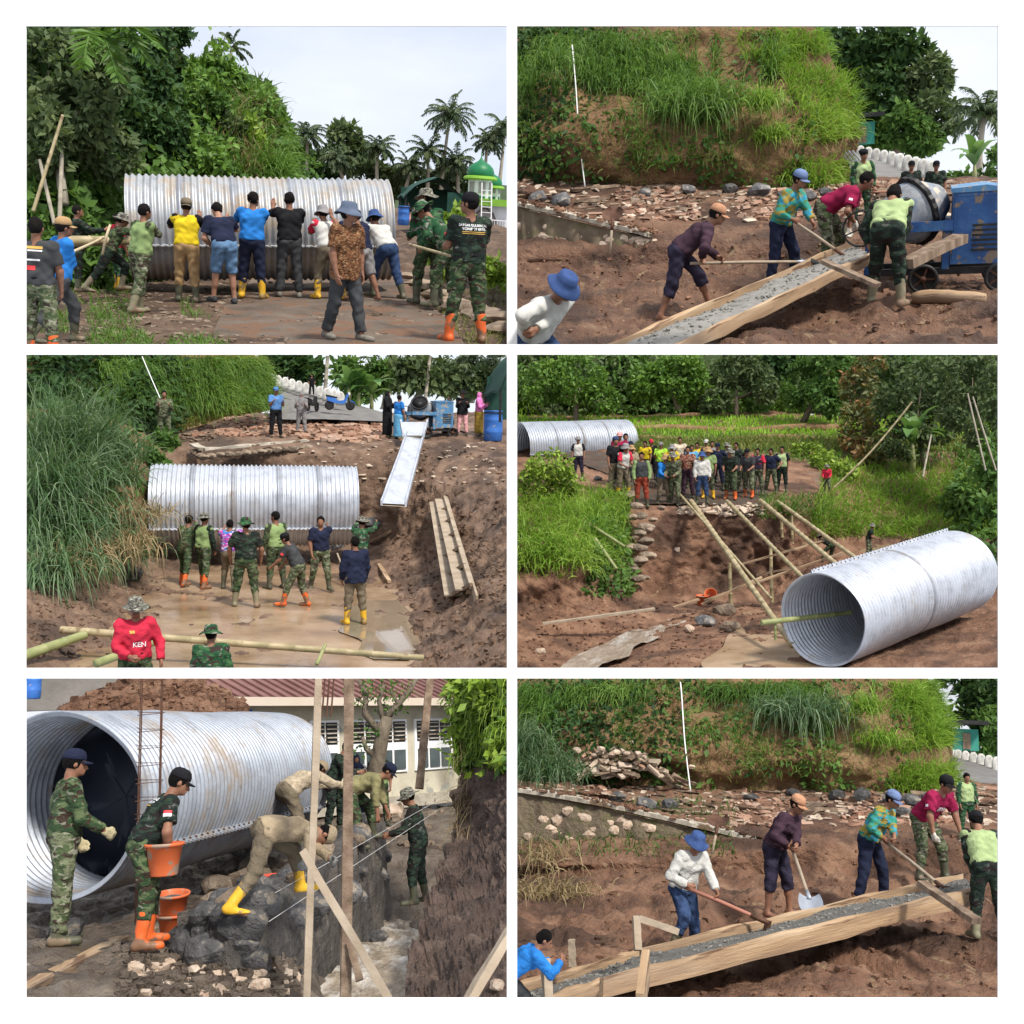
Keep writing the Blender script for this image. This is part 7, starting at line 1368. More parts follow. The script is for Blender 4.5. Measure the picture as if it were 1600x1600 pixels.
# ================================================================== scene 4: the crowd on the bench and the pipe in front
def site4():
    S = S4; rg = np.random.default_rng(33); U = (801, 870, 930, 985, 1080, 1190, 1262, 1380, 1480, 1590)
    def row(vs, ds): return [S.at(u, v, d) for u, v, d in zip(U, vs, ds)]
    c = lambda v: [v]*10
    rows = [[S.pl(u, 1080, z) for u, z in zip(U, (-5.5, -5.6, -5.6, -5.5, -5.4, -5.35, -5.3, -5.25, -5.2, -5.1))], [S.pl(u, 1010, z) for u, z in zip(U, (-5.35, -5.5, -5.6, -5.6, -5.45, -5.4, -5.35, -5.3, -5.25, -5.1))],
            row(c(968), (26.6, 26.8, 27, 27.6, 28, 27.3, 27, 27, 26.8, 26)), row((945, 945, 943, 938, 935, 935, 935, 935, 935, 935), (27.2, 27.4, 27.8, 30, 31.8, 31.6, 31, 29.5, 29, 28)), row((898, 896, 894, 900, 905, 905, 900, 890, 885, 885), (27.5, 27.7, 28.4, 31.4, 32.8, 33.2, 33, 33, 32, 30)),
            row((850, 845, 845, 855, 855, 855, 850, 852, 850, 850), (29.3, 29.3, 30, 32.2, 33.2, 33.5, 33.6, 35.5, 35, 32)), row((805, 800, 800, 812, 812, 806, 805, 818, 822, 820), (31.6, 31.6, 32, 33, 33.3, 33.6, 33.8, 37, 37, 34)),
            row((785, 785, 785, 795, 796, 790, 785, 795, 800, 800), (33, 33, 33.2, 33.5, 33.6, 34, 34.4, 38.2, 38.2, 35)), row((765, 765, 765, 770, 770, 768, 765, 765, 770, 770), (35.4, 35.4, 35.4, 35.8, 36, 36.2, 36.5, 39.5, 39, 36)), row(c(730), (39.5, 39.5, 39.5, 39.5, 39.5, 39.8, 40, 42, 42, 40)), row(c(702), (44, 44, 44, 44, 44, 44, 44, 45, 45, 44)), row(c(676), (47.5,)*10), row(c(657), (50,)*10), row(c(646), (54,)*10)]
    g, _ = loft(S, 'ground', rows, 260, 260, M_MUDRED, [.06, .06, .07, .13, .24, .22, .1, .04, .03, .04, .05, .04, .05, .1], 1.3, 14, ridge=.5)
    sl = [[S.pl(u, v, -5.33) for u in np.linspace(a, b, 4)] for v, a, b in ((1080, 1085, 1590), (1055, 1105, 1590), (1035, 1096, 1590), (1012, 1128, 1560), (992, 1138, 1500), (975, 1165, 1420), (955, 1160, 1300))]
    loft(S, 'slab', sl, 80, 40, M_SLAB, .012, .8, 3)
    pn = [[S.at(u, v, d) for u in np.linspace(a, b, 4)] for v, a, b, d in ((878, 1330, 1460, 33.6), (858, 1335, 1440, 35), (846, 1345, 1420, 35.9))]
    loft(S, 'pond', pn, 24, 12, surf('pond', [(.17, .12, .07), (.22, .16, .1)], 1, .08, spec=.5), 0, 1, 2)
    stm = [[S.pl(u, v, -5.41-.12*(v-958)/117) for u in np.linspace(a, b, 4)] for v, a, b in ((1075, 822, 885), (1058, 848, 922), (1040, 880, 940), (1025, 898, 982), (1010, 935, 992), (995, 962, 1030), (982, 996, 1042), (970, 1022, 1074), (958, 1064, 1090))]
    loft(S, 'stream', stm, 40, 40, surf('stream_water', [(.2, .15, .11), (.27, .21, .16), (.36, .3, .24)], 3, .12, bs=8, bst=.7, bd=.05, spec=.5, patch_=((.62, .6, .57), 2.2, .52, .2), detail=8, stretch=(1, .4, 1)), .035, 2.5, 3)
    rd = [[S.at(u, v, d) for u in np.linspace(a, b, 4)] for v, a, b, d in ((788, 990, 1192, 34), (768, 985, 1200, 35.8), (745, 960, 1190, 37.6), (722, 900, 1150, 40.3), (706, 860, 1050, 43))]
    loft(S, 'road', rd, 60, 40, M_ROAD, .03, 1, 6)
    # forest hill behind the rice
    fh, _ = loft(S, 'hillside', [[S.at(u, v, d) for u, v, d in r] for r in ([(801, 652, 53.0), (950, 650, 53.6), (1100, 648, 54.2), (1200, 648, 54.8), (1300, 648, 54.2), (1400, 650, 52.4), (1590, 660, 48.0)], [(801, 600, 53.3), (950, 600, 53.9), (1100, 600, 54.8), (1200, 605, 56.0), (1300, 600, 54.8), (1400, 600, 52.4), (1590, 600, 49.0)], [(801, 545, 53.9), (950, 545, 54.5), (1100, 545, 55.7), (1200, 550, 57.2), (1300, 545, 55.7), (1400, 545, 53.0), (1590, 545, 50.0)])], 90, 30, surf('forest_floor', [(.02, .035, .012), (.045, .065, .02)], .6, .95), .5, .3, 5)
    cover(S, fh, 9000, .3, L_MID, 61, mask=lambda u, v, r: (u < 1260) & (v > 565+60*r), depth=2.0, freq=.45); cover(S, fh, 5000, .3, L_MID, 62, depth=1.6, freq=.4); cover(S, fh, 4500, .28, L_GREY, 63, depth=2.2, freq=.35); cover(S, fh, 6500, .3, L_BRIGHT, 73, depth=1.8, freq=.5, mask=lambda u, v, r: (u < 1260) & (vnoise(np.stack([u*.02, v*.03, u*0], -1), 4) > .05))
    hillgrass(S, fh, 1800, 64, L_GRASSY, (.8, 1.6), .1, mask=lambda u, v, r: (u < 960) & (v > 625) | ((u > 1090) & (u < 1260) & (v > 610)), label='tall reeds at the forest edge')
    # rice terraces
    hillgrass(S, g, 9000, 65, L_RICE, (.16, .3), .05, mask=lambda u, v, r: (v < 688) & (v > 652), up=(0, 0, 1), spread=.25, name='rice', label='bright green rice on the upper terrace'); hillgrass(S, g, 5500, 66, L_OLIVE, (.2, .5), .05, mask=lambda u, v, r: (v > 688) & (v < 706) & (u > 985), up=(0, 0, 1), label='dull grass on the terrace banks'); hillgrass(S, g, 3000, 67, L_BRIGHT, (.2, .5), .05, mask=lambda u, v, r: (v > 680) & (v < 722) & (u > 980), up=(0, 0, 1), label='green weeds below the terraces')
    for i, (v, u0, u1, lab) in enumerate(((673, 985, 1310, 'earth bund between the upper rice terraces'), (690, 985, 1290, 'earth bund below the rice'))): m = MB(); p, q = S.at(u0, v, 48-i*2), S.at(u1, v-2, 48-i*2); m.tube([p.lerp(q, t)-p+Vector((0, 0, .08*math.sin(9*t+i))) for t in np.linspace(0, 1, 14)], .2, 7); put(S, 'bund', m.mesh('bund', M_SOIL, True), T(p), label=lab, cat='bund')
    # grass banks left and right
    hillgrass(S, g, 5000, 68, L_GRASSY, (.3, .8), .035, mask=lambda u, v, r: (u < 985-(v-780)*.15) & (v > 770) & (v < 905-30*r), up=(0, -.3, .9), droop=.9, label='rank green grass on the mound by the bench'); cover(S, g, 1800, .2, L_MID, 69, mask=lambda u, v, r: (u > 915) & (u < 985) & (v > 765) & (v < 930), depth=.3, label='weeds along the broken wall')
    hillgrass(S, g, 7000, 70, L_GRASSY, (.2, .55), .035, mask=lambda u, v, r: (u > 1255+(v < 780)*25) & (v > 725) & (v < 838+6*r) & (u+v*.2 > 1432), up=(0, -.2, 1), label='fresh green grass on the right bank'); hillgrass(S, g, 1500, 71, L_GRASS, (.15, .4), .03, mask=lambda u, v, r: (u > 1185) & (u < 1300) & (v > 774) & (v < 812), up=(0, -.2, 1), label='grass fringe over the pit edge')
    cover(S, g, 1500, .3, L_MID, 72, mask=lambda u, v, r: (u > 1500) & (v > 700) & (v < 900), depth=.5, label='broad leaves at the right edge')
    for i, (u0, v0, u1, v1) in enumerate(((1238, 720, 1200, 770), (1262, 720, 1240, 772), (1282, 722, 1272, 775))): pass
    # trees on the right and in the forest
    TR = (([(1440, 600, 42.0, 50, 45), (1400, 640, 42.0, 34, 50), (1470, 650, 42.0, 40, 40), (1420, 690, 41.0, 40, 30)], L_GREY, .24, 4200, 'large grey-green tree over the right bank', .12), ([(1345, 610, 44.0, 30, 42), (1340, 665, 43.0, 30, 40), (1370, 700, 42.0, 30, 26), (1360, 570, 44.0, 22, 20)], L_FLAME, .24, 3000, 'tree with russet young leaves left of the banana', .1), ([(1520, 590, 38.0, 45, 42), (1540, 660, 37.0, 30, 50), (1500, 640, 38.0, 30, 36)], L_GREY, .2, 4200, 'dense small-leaved tree at the right edge', .09), ([(1530, 760, 35.5, 40, 55), (1545, 820, 34.5, 26, 40), (1500, 790, 36.0, 26, 36), (1550, 720, 36.0, 20, 36)], L_MID, .3, 2200, 'mass of broad creeper leaves at the right edge', .04), ([(1255, 600, 48.9, 30, 40), (1290, 620, 48.3, 28, 32), (1300, 570, 48.6, 34, 22)], L_MID, .28, 4000, 'dark tree where the terraces meet the forest', .16), ([(1060, 590, 50.1, 45, 36), (1010, 600, 50.1, 32, 28)], L_BRIGHT, .28, 3600, 'rounded tree in the middle of the forest edge', .16), ([(900, 590, 49.5, 45, 36), (850, 600, 49.5, 36, 34), (940, 625, 49.5, 30, 22)], L_BRIGHT, .26, 3800, 'bushy tree at the left of the forest edge', .16), ([(1150, 580, 51.3, 40, 30), (1110, 625, 50.7, 36, 20), (1190, 600, 51.3, 26, 30)], L_GREY, .28, 3400, 'grey-green tree behind the rice', .16), ([(1220, 565, 52.5, 30, 20)], L_DARK, .5, 500, 'distant dark tree in the forest gap', .15), ([(1290, 720, 40.0, 24, 16), (1320, 735, 39.0, 20, 14), (1265, 705, 42.0, 26, 14)], L_YEL, .22, 900, 'low yellow-green bush beside the ploughed plot', .03))
    for i, (ls, mt, lf, n, lab, tr) in enumerate(TR): tree(S, 'broadleaf_tree' if tr > .05 else 'shrub', S.at(ls[0][0], max(l[1] for l in ls)+40, ls[0][2]), ls, lf, n, mt, lab, cat='tree' if tr > .05 else 'shrub', trunk=tr, seed=500+i)
    for i, (u0, v0, u1, v1, lab) in enumerate(((1556, 735, 1520, 620, 'pale thin trunk leaning at the right edge'), (1540, 735, 1512, 615, 'second pale trunk beside the leaning one'), (1442, 745, 1455, 680, 'short pale stake on the right bank'))): bamboo(S, S.at(u0, v0, 35), S.at(u1, v1, 35.6), .03, lab, name='slim_tree', mat=M_BARKP, cat='tree')
    banana(S, 'banana_plant', S.hit(1425, 745), 2.6, 'banana plant with torn leaves on the right bank', seed=12, nf=9)
    bamboo(S, S.at(1303, 762, 36), S.at(1425, 628, 36.5), .035, 'long slanting bamboo pole above the person in red', seg=10, sag=.15)
    b = S.hit(845, 782); tree(S, 'mango_sapling', b, [(860, 728, b.y, 36, 24), (835, 755, b.y, 28, 18), (890, 750, b.y, 30, 16), (875, 775, b.y, 24, 12)], .2, 1500, L_YEL, 'bright mango sapling in front of the far pipe', cat='sapling', trunk=.03, seed=520)
    # pipes
    pipe(S, S.at(812, 699, 42.5), S.at(978, 693, 45.5), 2.0, 46, 'far corrugated pipe lying behind the crowd at the left', M_STEEL, seams=(-16,), amp=.024, rims=4, boltn=22)
    pipe(S, S.at(1284, 969, 22.4), S.at(1495, 893, 26.8), 1.93, 48, 'great corrugated pipe in front with its open mouth towards us', M_STEELC, seams=(102,), amp=.024, rims=2, boltn=34)
    # bamboo bridge and frame
    BP = (((1080, 783, 33.6), (1238, 1008, 22.9), .078, 'thickest bamboo pole from the bench down to the pipe mouth'), ((1062, 772, 34.2), (1205, 935, 25.6), .04, 'thin cane beside the thickest pole'), ((1136, 783, 33.6), (1254, 902, 25), .06, 'bamboo pole second from the left on the bench edge'), ((1188, 782, 33.8), (1312, 886, 26.5), .07, 'bamboo pole third from the left on the bench edge'), ((1215, 784, 34.2), (1340, 874, 27.5), .065, 'bamboo pole nearest the person in red'), ((1190, 973, 22.2), (1330, 957, 23.4), .06, 'green bamboo pole stuck into the pipe mouth'), ((1142, 952, 29.6), (1140, 880, 29.8), .06, 'upright bamboo post below the thickest pole'), ((1206, 942, 29.8), (1204, 850, 30.2), .055, 'upright bamboo post in the middle of the frame'), ((1222, 840, 33.4), (1220, 800, 33.4), .05, 'short post against the earth wall, left'), ((1238, 850, 33.4), (1237, 806, 33.4), .05, 'short post against the earth wall, right'), ((1212, 1000, 22.4), (1211, 972, 22.4), .03, 'short peg under the pole at the pipe mouth'))
    for i, (p, q, r, lab) in enumerate(BP): bamboo(S, S.at(*p), S.at(*q), r, lab, mat=M_BAMBOOG if i in (5, 10) else M_BAMBOO, group='bamboo poles over the pit')
    for i, (p, q, w_, lab) in enumerate((((1145, 889, 29.8), (1288, 848, 29.8), .09, 'long plank rail across the bamboo frame'), ((1100, 942, 29), (1320, 866, 29.4), .12, 'broad plank sloping up behind the pipe'), ((1096, 948, 28.6), (1190, 905, 29.4), .08, 'thin plank beside the buckets'), ((1182, 902, 30), (1262, 886, 30), .08, 'short plank in the frame'), ((848, 978, 25.6), (1023, 955, 26.4), .13, 'long pale plank on the mud by the stream'), ((1052, 953, 27.6), (1092, 940, 28), .1, 'dark plank end left of the buckets'))): plank(S, S.at(*p)+Vector((0, 0, .06)), S.at(*q)+Vector((0, 0, .06)), w_, .05, lab, mat=M_WOODG if i == 4 else M_WOOD)
    for i, (p, q, lab) in enumerate((((921, 827, 30.4), (975, 862, 29), 'upper bamboo stick on the grassy mound'), ((930, 850, 29.4), (963, 897, 28), 'lower bamboo stick on the grassy mound'))): bamboo(S, S.at(*p)+Vector((0, 0, .15)), S.at(*q)+Vector((0, 0, .15)), .05, lab, mat=M_BAMBOOG)
    bucket(S, T(S.hit(1097, 946)) @ RZ(20), 'orange bucket standing at the foot of the frame', 1.05, group='orange buckets in the pit'); bucket(S, T(S.hit(1108, 942)+Vector((.05, 0, .12))) @ RX(50) @ RZ(60), 'orange bucket tipped over behind the upright one', 1.05, group='orange buckets in the pit')
    # broken masonry at the bench corner, stones, blocks
    e = put(S, 'broken_wall', None, T(S.at(985, 800, 32.4)), label='ragged broken masonry end left of the earth wall', cat='wall'); M0 = T(S.at(985, 800, 32.4)); rr = random.Random(8)
    for i in range(26): t = i/25; p = S.at(990+rr.gauss(0, 17), 795+t*112+rr.uniform(-6, 6), 32.7-t*2.0); s = rr.uniform(.2, .5); rock(S, p, (s*1.15, s*.9, s*.95), M_ROCK, 9*i+2, parent=e, M0=M0, name='stone', sink=.5)
    for i, (u, v, s, mt, lab) in enumerate(((985, 778, .7, M_ROCK, 'brown boulder at the bench corner'), (1100, 978, .6, M_ROCKD, 'dark stone left of the frame foot'), (1140, 985, .55, M_ROCK, 'muddy stone below the upright post'), (1078, 985, .35, M_ROCKP, 'pale stone in the stream bend'), (1130, 960, .7, M_ROCK, 'muddy block beside the buckets'), (845, 1020, .35, M_ROCKP, 'pale stone at the lower left corner'), (1058, 862, .3, M_ROCKP, 'pale stone stuck in the earth wall'), (934, 750, .35, M_ROCKD, 'dark block on the road edge'))): rock(S, S.hit(u, v), s, mt, 530+i, lab)
    P, _n = scatter(S, g.data, 600, rg, box=(810, 940, 1200, 1044)); chips(S, 'clods', P, rg, (.02, .08), M_MUDRED, .7, .5, label='clods of earth beside the stream', cat='clods', kind='stuff'); P, _n = scatter(S, g.data, 120, rg, box=(1060, 788, 1190, 806)); chips(S, 'crumbled_edge', P, rg, (.06, .2), M_CHIPW, label='crumbled pavement along the bench edge', cat='rubble', kind='stuff')
    pg = [[S.at(u, v, d) for u in np.linspace(a, b, 3)] for v, a, b, d in ((772, 1232, 1278, 36.4), (750, 1232, 1282, 38), (724, 1240, 1284, 41))]; loft(S, 'plot', pg, 40, 30, surf('ploughed', [(.12, .07, .05), (.2, .13, .09)], 3, .95, bs=8, bst=.8), .05, 2.2, 8)
    # the crowd
    cr_ = 'crowd on the bench'
    def pp(u, v, px, yaw, lab, pose='stand', **o):
        o = dict(dict(feet='boots', pants='boot', sleeve='short'), **o); key = '|'.join(str(x) for x in (pose, o['feet'], o['pants'], o['sleeve'], o.get('hat'), bool(o.get('sleevemat')), o.get('hem'))); person(S, u, v, px, yaw, pose, lab, cr_, o, cache=key, vox=.026, seed=5)
    C = ((962, 773, 92, 150, 'tall person in black tee and navy cap at the left of the crowd', 'stand', dict(sm=M_BLACK, pm=M_KHAKI, hat='capback', hm=M_JEANS, pants='long', feet='shoes')), (974, 775, 84, 140, 'person in white and red shirt with yellow boots', 'hold', dict(sm=M_WHITE, sleevemat=M_RED, pm=M_KHAKI, bm=M_BOOTYE, hat='bucket', hm=M_GREY)), (987, 769, 74, 150, 'person in grey checked shirt behind the yellow boots', 'stand', dict(sm=M_KNIT, pm=M_DKGREY, hat='bucket', hm=M_TAN)), (1003, 793, 88, 170, 'person in dark jacket and brick-red trousers nearest the corner', 'stand', dict(sm=M_DKGREY, sleevemat=M_LGREEN, sleeve='long', pm=M_BRED)), (1009, 752, 64, 190, 'person in yellow shirt at the back left', 'stand', dict(sm=M_YELLOW, pm=M_BLACK)), (1018, 750, 64, 160, 'person in black shirt at the back left', 'folded', dict(sm=M_BLACK, pm=M_BLACK, hat='cap', hm=M_RED)), (1033, 758, 68, 185, 'person in lime green shirt and grey cap', 'folded', dict(sm=M_LIME, pm=M_DKGREY, hat='cap', hm=M_GREY)),
         (1036, 788, 80, 140, 'person in bright blue shirt and straw-coloured hat stooping a little', 'hold', dict(sm=M_BLUE, pm=M_KHAKI, sleeve='long', hat='bucket', hm=M_TAN)), (1050, 766, 72, 170, 'person in yellow tee and grey cap behind the blue shirt', 'stand', dict(sm=M_YELLOW, pm=M_DKGREY, hat='bucket', hm=M_GREY)), (1055, 790, 86, 200, 'soldier in camouflage holding the cane at the front', 'hold', dict(sm=M_CAMO2, pm=M_CAMO2, sleeve='long', hat='boonie', hm=M_CAMOHAT)), (1063, 752, 70, 175, 'person in cream shirt towering at the back', 'folded', dict(sm=M_CREAM, pm=M_KHAKI)), (1075, 778, 82, 180, 'person in brown striped shirt and plum trousers', 'folded', dict(sm=M_PLAID, pm=M_PURPLE, pants='long', feet='shoes')), (1081, 762, 68, 170, 'person in pale blue shirt at the back', 'stand', dict(sm=M_TURQ, pm=M_DKGREY)), (1090, 756, 66, 190, 'person in yellow and black tee at the back', 'stand', dict(sm=M_YELLOW, pm=M_BLACK, sleevemat=M_BLACK)), (1097, 787, 82, 170, 'person in white long-sleeved shirt and blue hat at the front', 'stand', dict(sm=M_WHITE, pm=M_JEANS, sleeve='long', hat='bucket', hm=M_HATBLUE)),
         (1104, 752, 66, 190, 'person in tan shirt at the back centre', 'stand', dict(sm=M_TAN, pm=M_DKGREY, hat='cap', hm=M_WHITE)), (1107, 778, 80, 180, 'soldier in light green vest with yellow boots', 'stand', dict(sm=M_LGREEN, pm=M_CAMO2, bm=M_BOOTYE, hat='bucket', hm=M_TAN)), (1113, 754, 66, 175, 'bareheaded person at the back right of centre', 'folded', dict(sm=M_GREY, pm=M_BLACK)), (1122, 765, 74, 190, 'person in navy tee with dark cap', 'hip', dict(sm=M_NAVY, pm=M_NAVY, hat='cap', hm=M_NAVY)), (1136, 763, 72, 180, 'soldier in camouflage and pale hat at the back', 'stand', dict(sm=M_CAMO2, pm=M_CAMO2, sleeve='long', hat='boonie', hm=M_CAMOHAT)), (1142, 780, 82, 190, 'soldier with orange boots and green bag across the chest', 'hold', dict(sm=M_CAMOD, pm=M_CAMO, bm=M_BOOTOR, hat='boonie', hm=M_CAMOHAT)), (1151, 758, 68, 200, 'bareheaded person in dark green at the back', 'stand', dict(sm=M_CAMOD, pm=M_CAMOD)), (1158, 769, 64, 120, 'person in grey tee turned sideways', 'hold', dict(sm=M_GREY, pm=M_CAMO2)), (1170, 777, 78, 200, 'soldier in charcoal tee with orange boots at the right', 'hold', dict(sm=M_DKGREY, pm=M_CAMO2, bm=M_BOOTOR, hat='cap', hm=M_BLACK)), (1184, 773, 74, 190, 'soldier in red-sleeved navy tee', 'stand', dict(sm=M_TEAM, sleevemat=M_RED, pm=M_CAMO2)), (1205, 771, 72, 195, 'soldier in navy team tee standing apart', 'hip', dict(sm=M_NAVY, pm=M_CAMO2)), (1222, 768, 72, 190, 'soldier in light green vest at the right end of the crowd', 'stand', dict(sm=M_LGREEN2, sleevemat=M_BLACK, pm=M_CAMOD)),
         (1292, 772, 48, 190, 'person in red shirt standing alone by the slanting pole', 'hold', dict(sm=M_RED, pm=M_CAMO2, sleeve='long', hat='boonie', hm=M_CAMOHAT)), (904, 748, 66, 170, 'person in white shirt and dark vest beside the far pipe', 'stand', dict(sm=M_WHITE, sleevemat=M_BLACK, pm=M_PLUMN, hat='helmet', hm=M_GREY)), (969, 762, 88, 170, 'person in pink cap behind the tall one in black', 'stand', dict(sm=M_MAROON, pm=M_BLACK, hat='cap', hm=M_PINKL)), (978, 760, 84, 160, 'bareheaded person at the far pipe end', 'stand', dict(sm=M_NAVY, pm=M_BLACK)))
    for (u, v, px, yw, lab, pose, o) in C: pp(u, v, px, yw, lab, pose, **o)
    person(S, 1357, 872, 56, 100, 'hold', 'soldier in camouflage standing in the pond behind the pipe', None, O(sm=M_CAMOD, pm=M_CAMO2, hat='boonie', hm=M_CAMOHAT), at=S.at(1357, 872, 33.5), vox=.03); person(S, 1292, 880, 62, -60, 'bend', 'soldier stooping under the bamboo frame', None, O(sm=M_CAMOD, pm=M_CAMO, hat='boonie', hm=M_CAMOHAT), at=S.at(1292, 882, 30.6), vox=.03)
if 4 in ONLY: site4()
# ================================================================== scene 5: laying the stone wall beside the stream
def school(S):
    A, B = S.at(372, 1204, 18.2), S.at(726, 1196, 22); d = Vector((B.x-A.x, B.y-A.y, 0)); X = d.normalized(); L = d.length; Y = Vector((-X.y, X.x, 0)); zb = -1.0; o = Vector((A.x, A.y, zb)); M = frame(X, Y, Vector((0, 0, 1)), o)
    e = put(S, 'school_building', None, M, label='long cream school building with maroon metal roof behind the workers', cat='building')
    CR = surf('cream_plaster', [(.34, .30, .22), (.5, .46, .36), (.56, .52, .42)], 1.2, .9, bs=8, bst=.3, fleck=((.3, .3, .26), 2.5, .6)); MA = surf('maroon_roof', [(.13, .06, .052), (.18, .088, .078), (.25, .135, .12)], 1.5, .6, bs=3, bst=.2); MI = surf('mint_plaster', [(.33, .42, .36), (.42, .5, .44)], 1.5, .9); GL = surf('dusty_glass', [(.03, .045, .045), (.08, .1, .1)], 2, .15, spec=.5); WH = M_WHITEP
    def p_(nm, f, mat, par=e): m = MB(); f(m); return part(par, nm, m.mesh(nm, mat))
    top = 1.92
    p_('wall', lambda m: m.box((L/2-.2, .2, top/2), (L+.6, .3, top)), CR); p_('dado', lambda m: m.box((.35, .04, .62), (.75, .02, .75)), MI); p_('plinth', lambda m: m.box((L/2-.2, .0, .03), (L+.6, .5, .2)), M_CONC)
    rf = p_('roof', lambda m: m.prism([(-.45, top-.08), (-.45, top-.02), (1.5, 2.75), (1.5, 2.67)], -.9, L+.6, Matrix(((0, 1, 0, 0), (1, 0, 0, 0), (0, 0, 1, 0), (0, 0, 0, 1)))), MA)
    for i in range(30): x = -.85+i*(L+1.4)/29; p_('roof_rib', lambda m: m.beam((x, -.46, top), (x, 1.48, 2.76), .035, .03), MA, rf)
    p_('fascia', lambda m: m.box((L/2-.15, -.47, top-.07), (L+1.5, .04, .14)), surf('pale_fascia', [(.5, .42, .33), (.56, .48, .4)], 2, .8)); p_('soffit', lambda m: m.box((L/2-.15, -.2, top-.11), (L+1.4, .5, .03)), CR)
    p_('blue_notice', lambda m: m.box((.06, .035, 1.5), (.5, .03, .5)), M_BARREL)
    for (x0, w_, n) in ((1.62, .62, 2), (2.55, 1.5, 4), (4.35, 1.05, 3), (5.5, .8, 2)):
        if x0+w_ > L+.2: continue
        wn = p_('window', lambda m: m.box((x0+w_/2, .03, 1.06), (w_+.08, .04, .98)), WH)
        for k in range(n):
            pw = w_/n; cx = x0+pw*(k+.5); p_('pane', lambda m: m.box((cx, .0, .8), (pw*.8, .03, .36)), GL, wn); p_('louver_back', lambda m: m.box((cx, .01, 1.32), (pw*.86, .03, .38)), M_BLACKM, wn)
            for q in range(5): p_('louver', lambda m: m.box((cx, -.02, 1.17+q*.075), (pw*.88, .03, .022)), M_CONC, wn)
M_SAND = cloth('sand_jacket', (.3, .235, .155), .3); M_SAND2 = cloth('pale_sand_top', (.38, .31, .22), .35, 14)
def site5():
    S = S5; rg = np.random.default_rng(55); U = (12, 150, 300, 420, 480, 530, 600, 680, 801); zc = (-1.56, -1.56, -1.54, -1.6, -1.85, -2.15, -2.2, -2.15, -2.1)
    rows = [[S.gd(u, d, z+dz) for u, z in zip(U, zc)] for d, dz in ((6.3, 0), (7.4, 0), (8.6, 0), (10, 0), (11.5, .02), (13, .04))]+[[S.gd(u, d, f_) for u, f_ in zip(U, zz)] for d, zz in ((14.6, (-1.4, -1.4, -1.4, -1.42, -1.5, -1.8, -1.9, -1.8, -1.6)), (16.5, (-1.2, -1.2, -1.2, -1.25, -1.3, -1.4, -1.45, -1.4, -1.3)), (19, (-1.0, -1.0, -1.0, -1.05, -1.05, -1.05, -1.05, -1.0, -1.0)), (26, (-.9,)*9))]
    g, _ = loft(S, 'ground', rows, 220, 170, M_GREYMUD, [.07, .07, .07, .06, .06, .06, .07, .06, .04, .04], 2.0, 17, ridge=.5)
    stm = [[S.gd(u, d, -1.99) for u in np.linspace(a, b, 5)] for d, a, b in ((6.3, 430, 660), (7.4, 440, 665), (8.6, 455, 690), (10, 485, 700), (11.5, 545, 712), (13, 570, 722), (15, 600, 715))]
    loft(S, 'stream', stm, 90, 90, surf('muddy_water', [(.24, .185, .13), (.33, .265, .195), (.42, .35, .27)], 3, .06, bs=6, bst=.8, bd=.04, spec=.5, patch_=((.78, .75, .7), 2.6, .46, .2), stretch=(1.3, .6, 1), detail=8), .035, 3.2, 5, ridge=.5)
    pd = [[S.gd(u, d, -1.535) for u in np.linspace(a, b, 4)] for d, a, b in ((7.2, 12, 95), (8.2, 12, 150), (9.2, 30, 190), (9.9, 60, 170))]; loft(S, 'puddle', pd, 30, 24, surf('grey_puddle', [(.11, .085, .06), (.17, .13, .095)], 1.2, .1, spec=.5), 0, 1, 1)
    # right bank
    bk, _ = loft(S, 'bank', [[S.at(*p) for p in r] for r in ([(628, 1600, 7.6), (652, 1460, 9.4), (680, 1375, 11.3), (704, 1275, 12.8), (716, 1180, 13.2), (706, 1054, 13.5)], [(700, 1600, 7.0), (712, 1460, 8.9), (732, 1375, 10.6), (748, 1275, 12.2), (756, 1180, 12.6), (750, 1054, 13)], [(803, 1600, 6.5), (803, 1460, 8.2), (803, 1375, 9.7), (803, 1275, 11), (803, 1180, 11.7), (803, 1054, 12.2)])], 120, 230, M_DARKMUD, .095, 2.4, 8, ridge=.5)
    cover(S, bk, 1700, .14, L_YEL, 81, mask=lambda u, v, r: (v < 1165+40*r) & (u > 700), depth=.45, freq=1.4, label='bright leaves hanging over the bank'); cover(S, bk, 900, .12, L_MID, 82, mask=lambda u, v, r: (v < 1200) & (u > 720), depth=.3, label='darker leaves under the bank top'); hillgrass(S, bk, 500, 83, L_YEL, (.2, .45), .015, mask=lambda u, v, r: (v < 1180), droop=1.6, up=(-.3, -.5, .3), label='grass hanging from the bank top'); hillgrass(S, bk, 160, 84, L_DRY, (.3, .6), .008, mask=lambda u, v, r: (v > 1150) & (v < 1300) & (u < 740), droop=2, up=(-.3, -.3, -.3), label='dry roots hanging from the bank')
    # back: dirt mound, low wall, school, tree
    md, _ = loft(S, 'dirt_mound', [[S.at(*p) for p in r] for r in ([(90, 1124, 15.6), (215, 1132, 15.2), (320, 1136, 15.2), (400, 1128, 16)], [(105, 1108, 16), (210, 1086, 16), (310, 1086, 16), (388, 1112, 16.4)], [(120, 1100, 17), (220, 1056, 17), (300, 1056, 17), (375, 1106, 17)])], 70, 50, M_MUDRED, .09, 2, 9, ridge=.6)
    P, _n = scatter(S, md.data, 500, rg); chips(S, 'clods', P, rg, (.02, .1), M_MUDRED, .8, .4, label='clods on the dirt mound', cat='clods', kind='stuff')
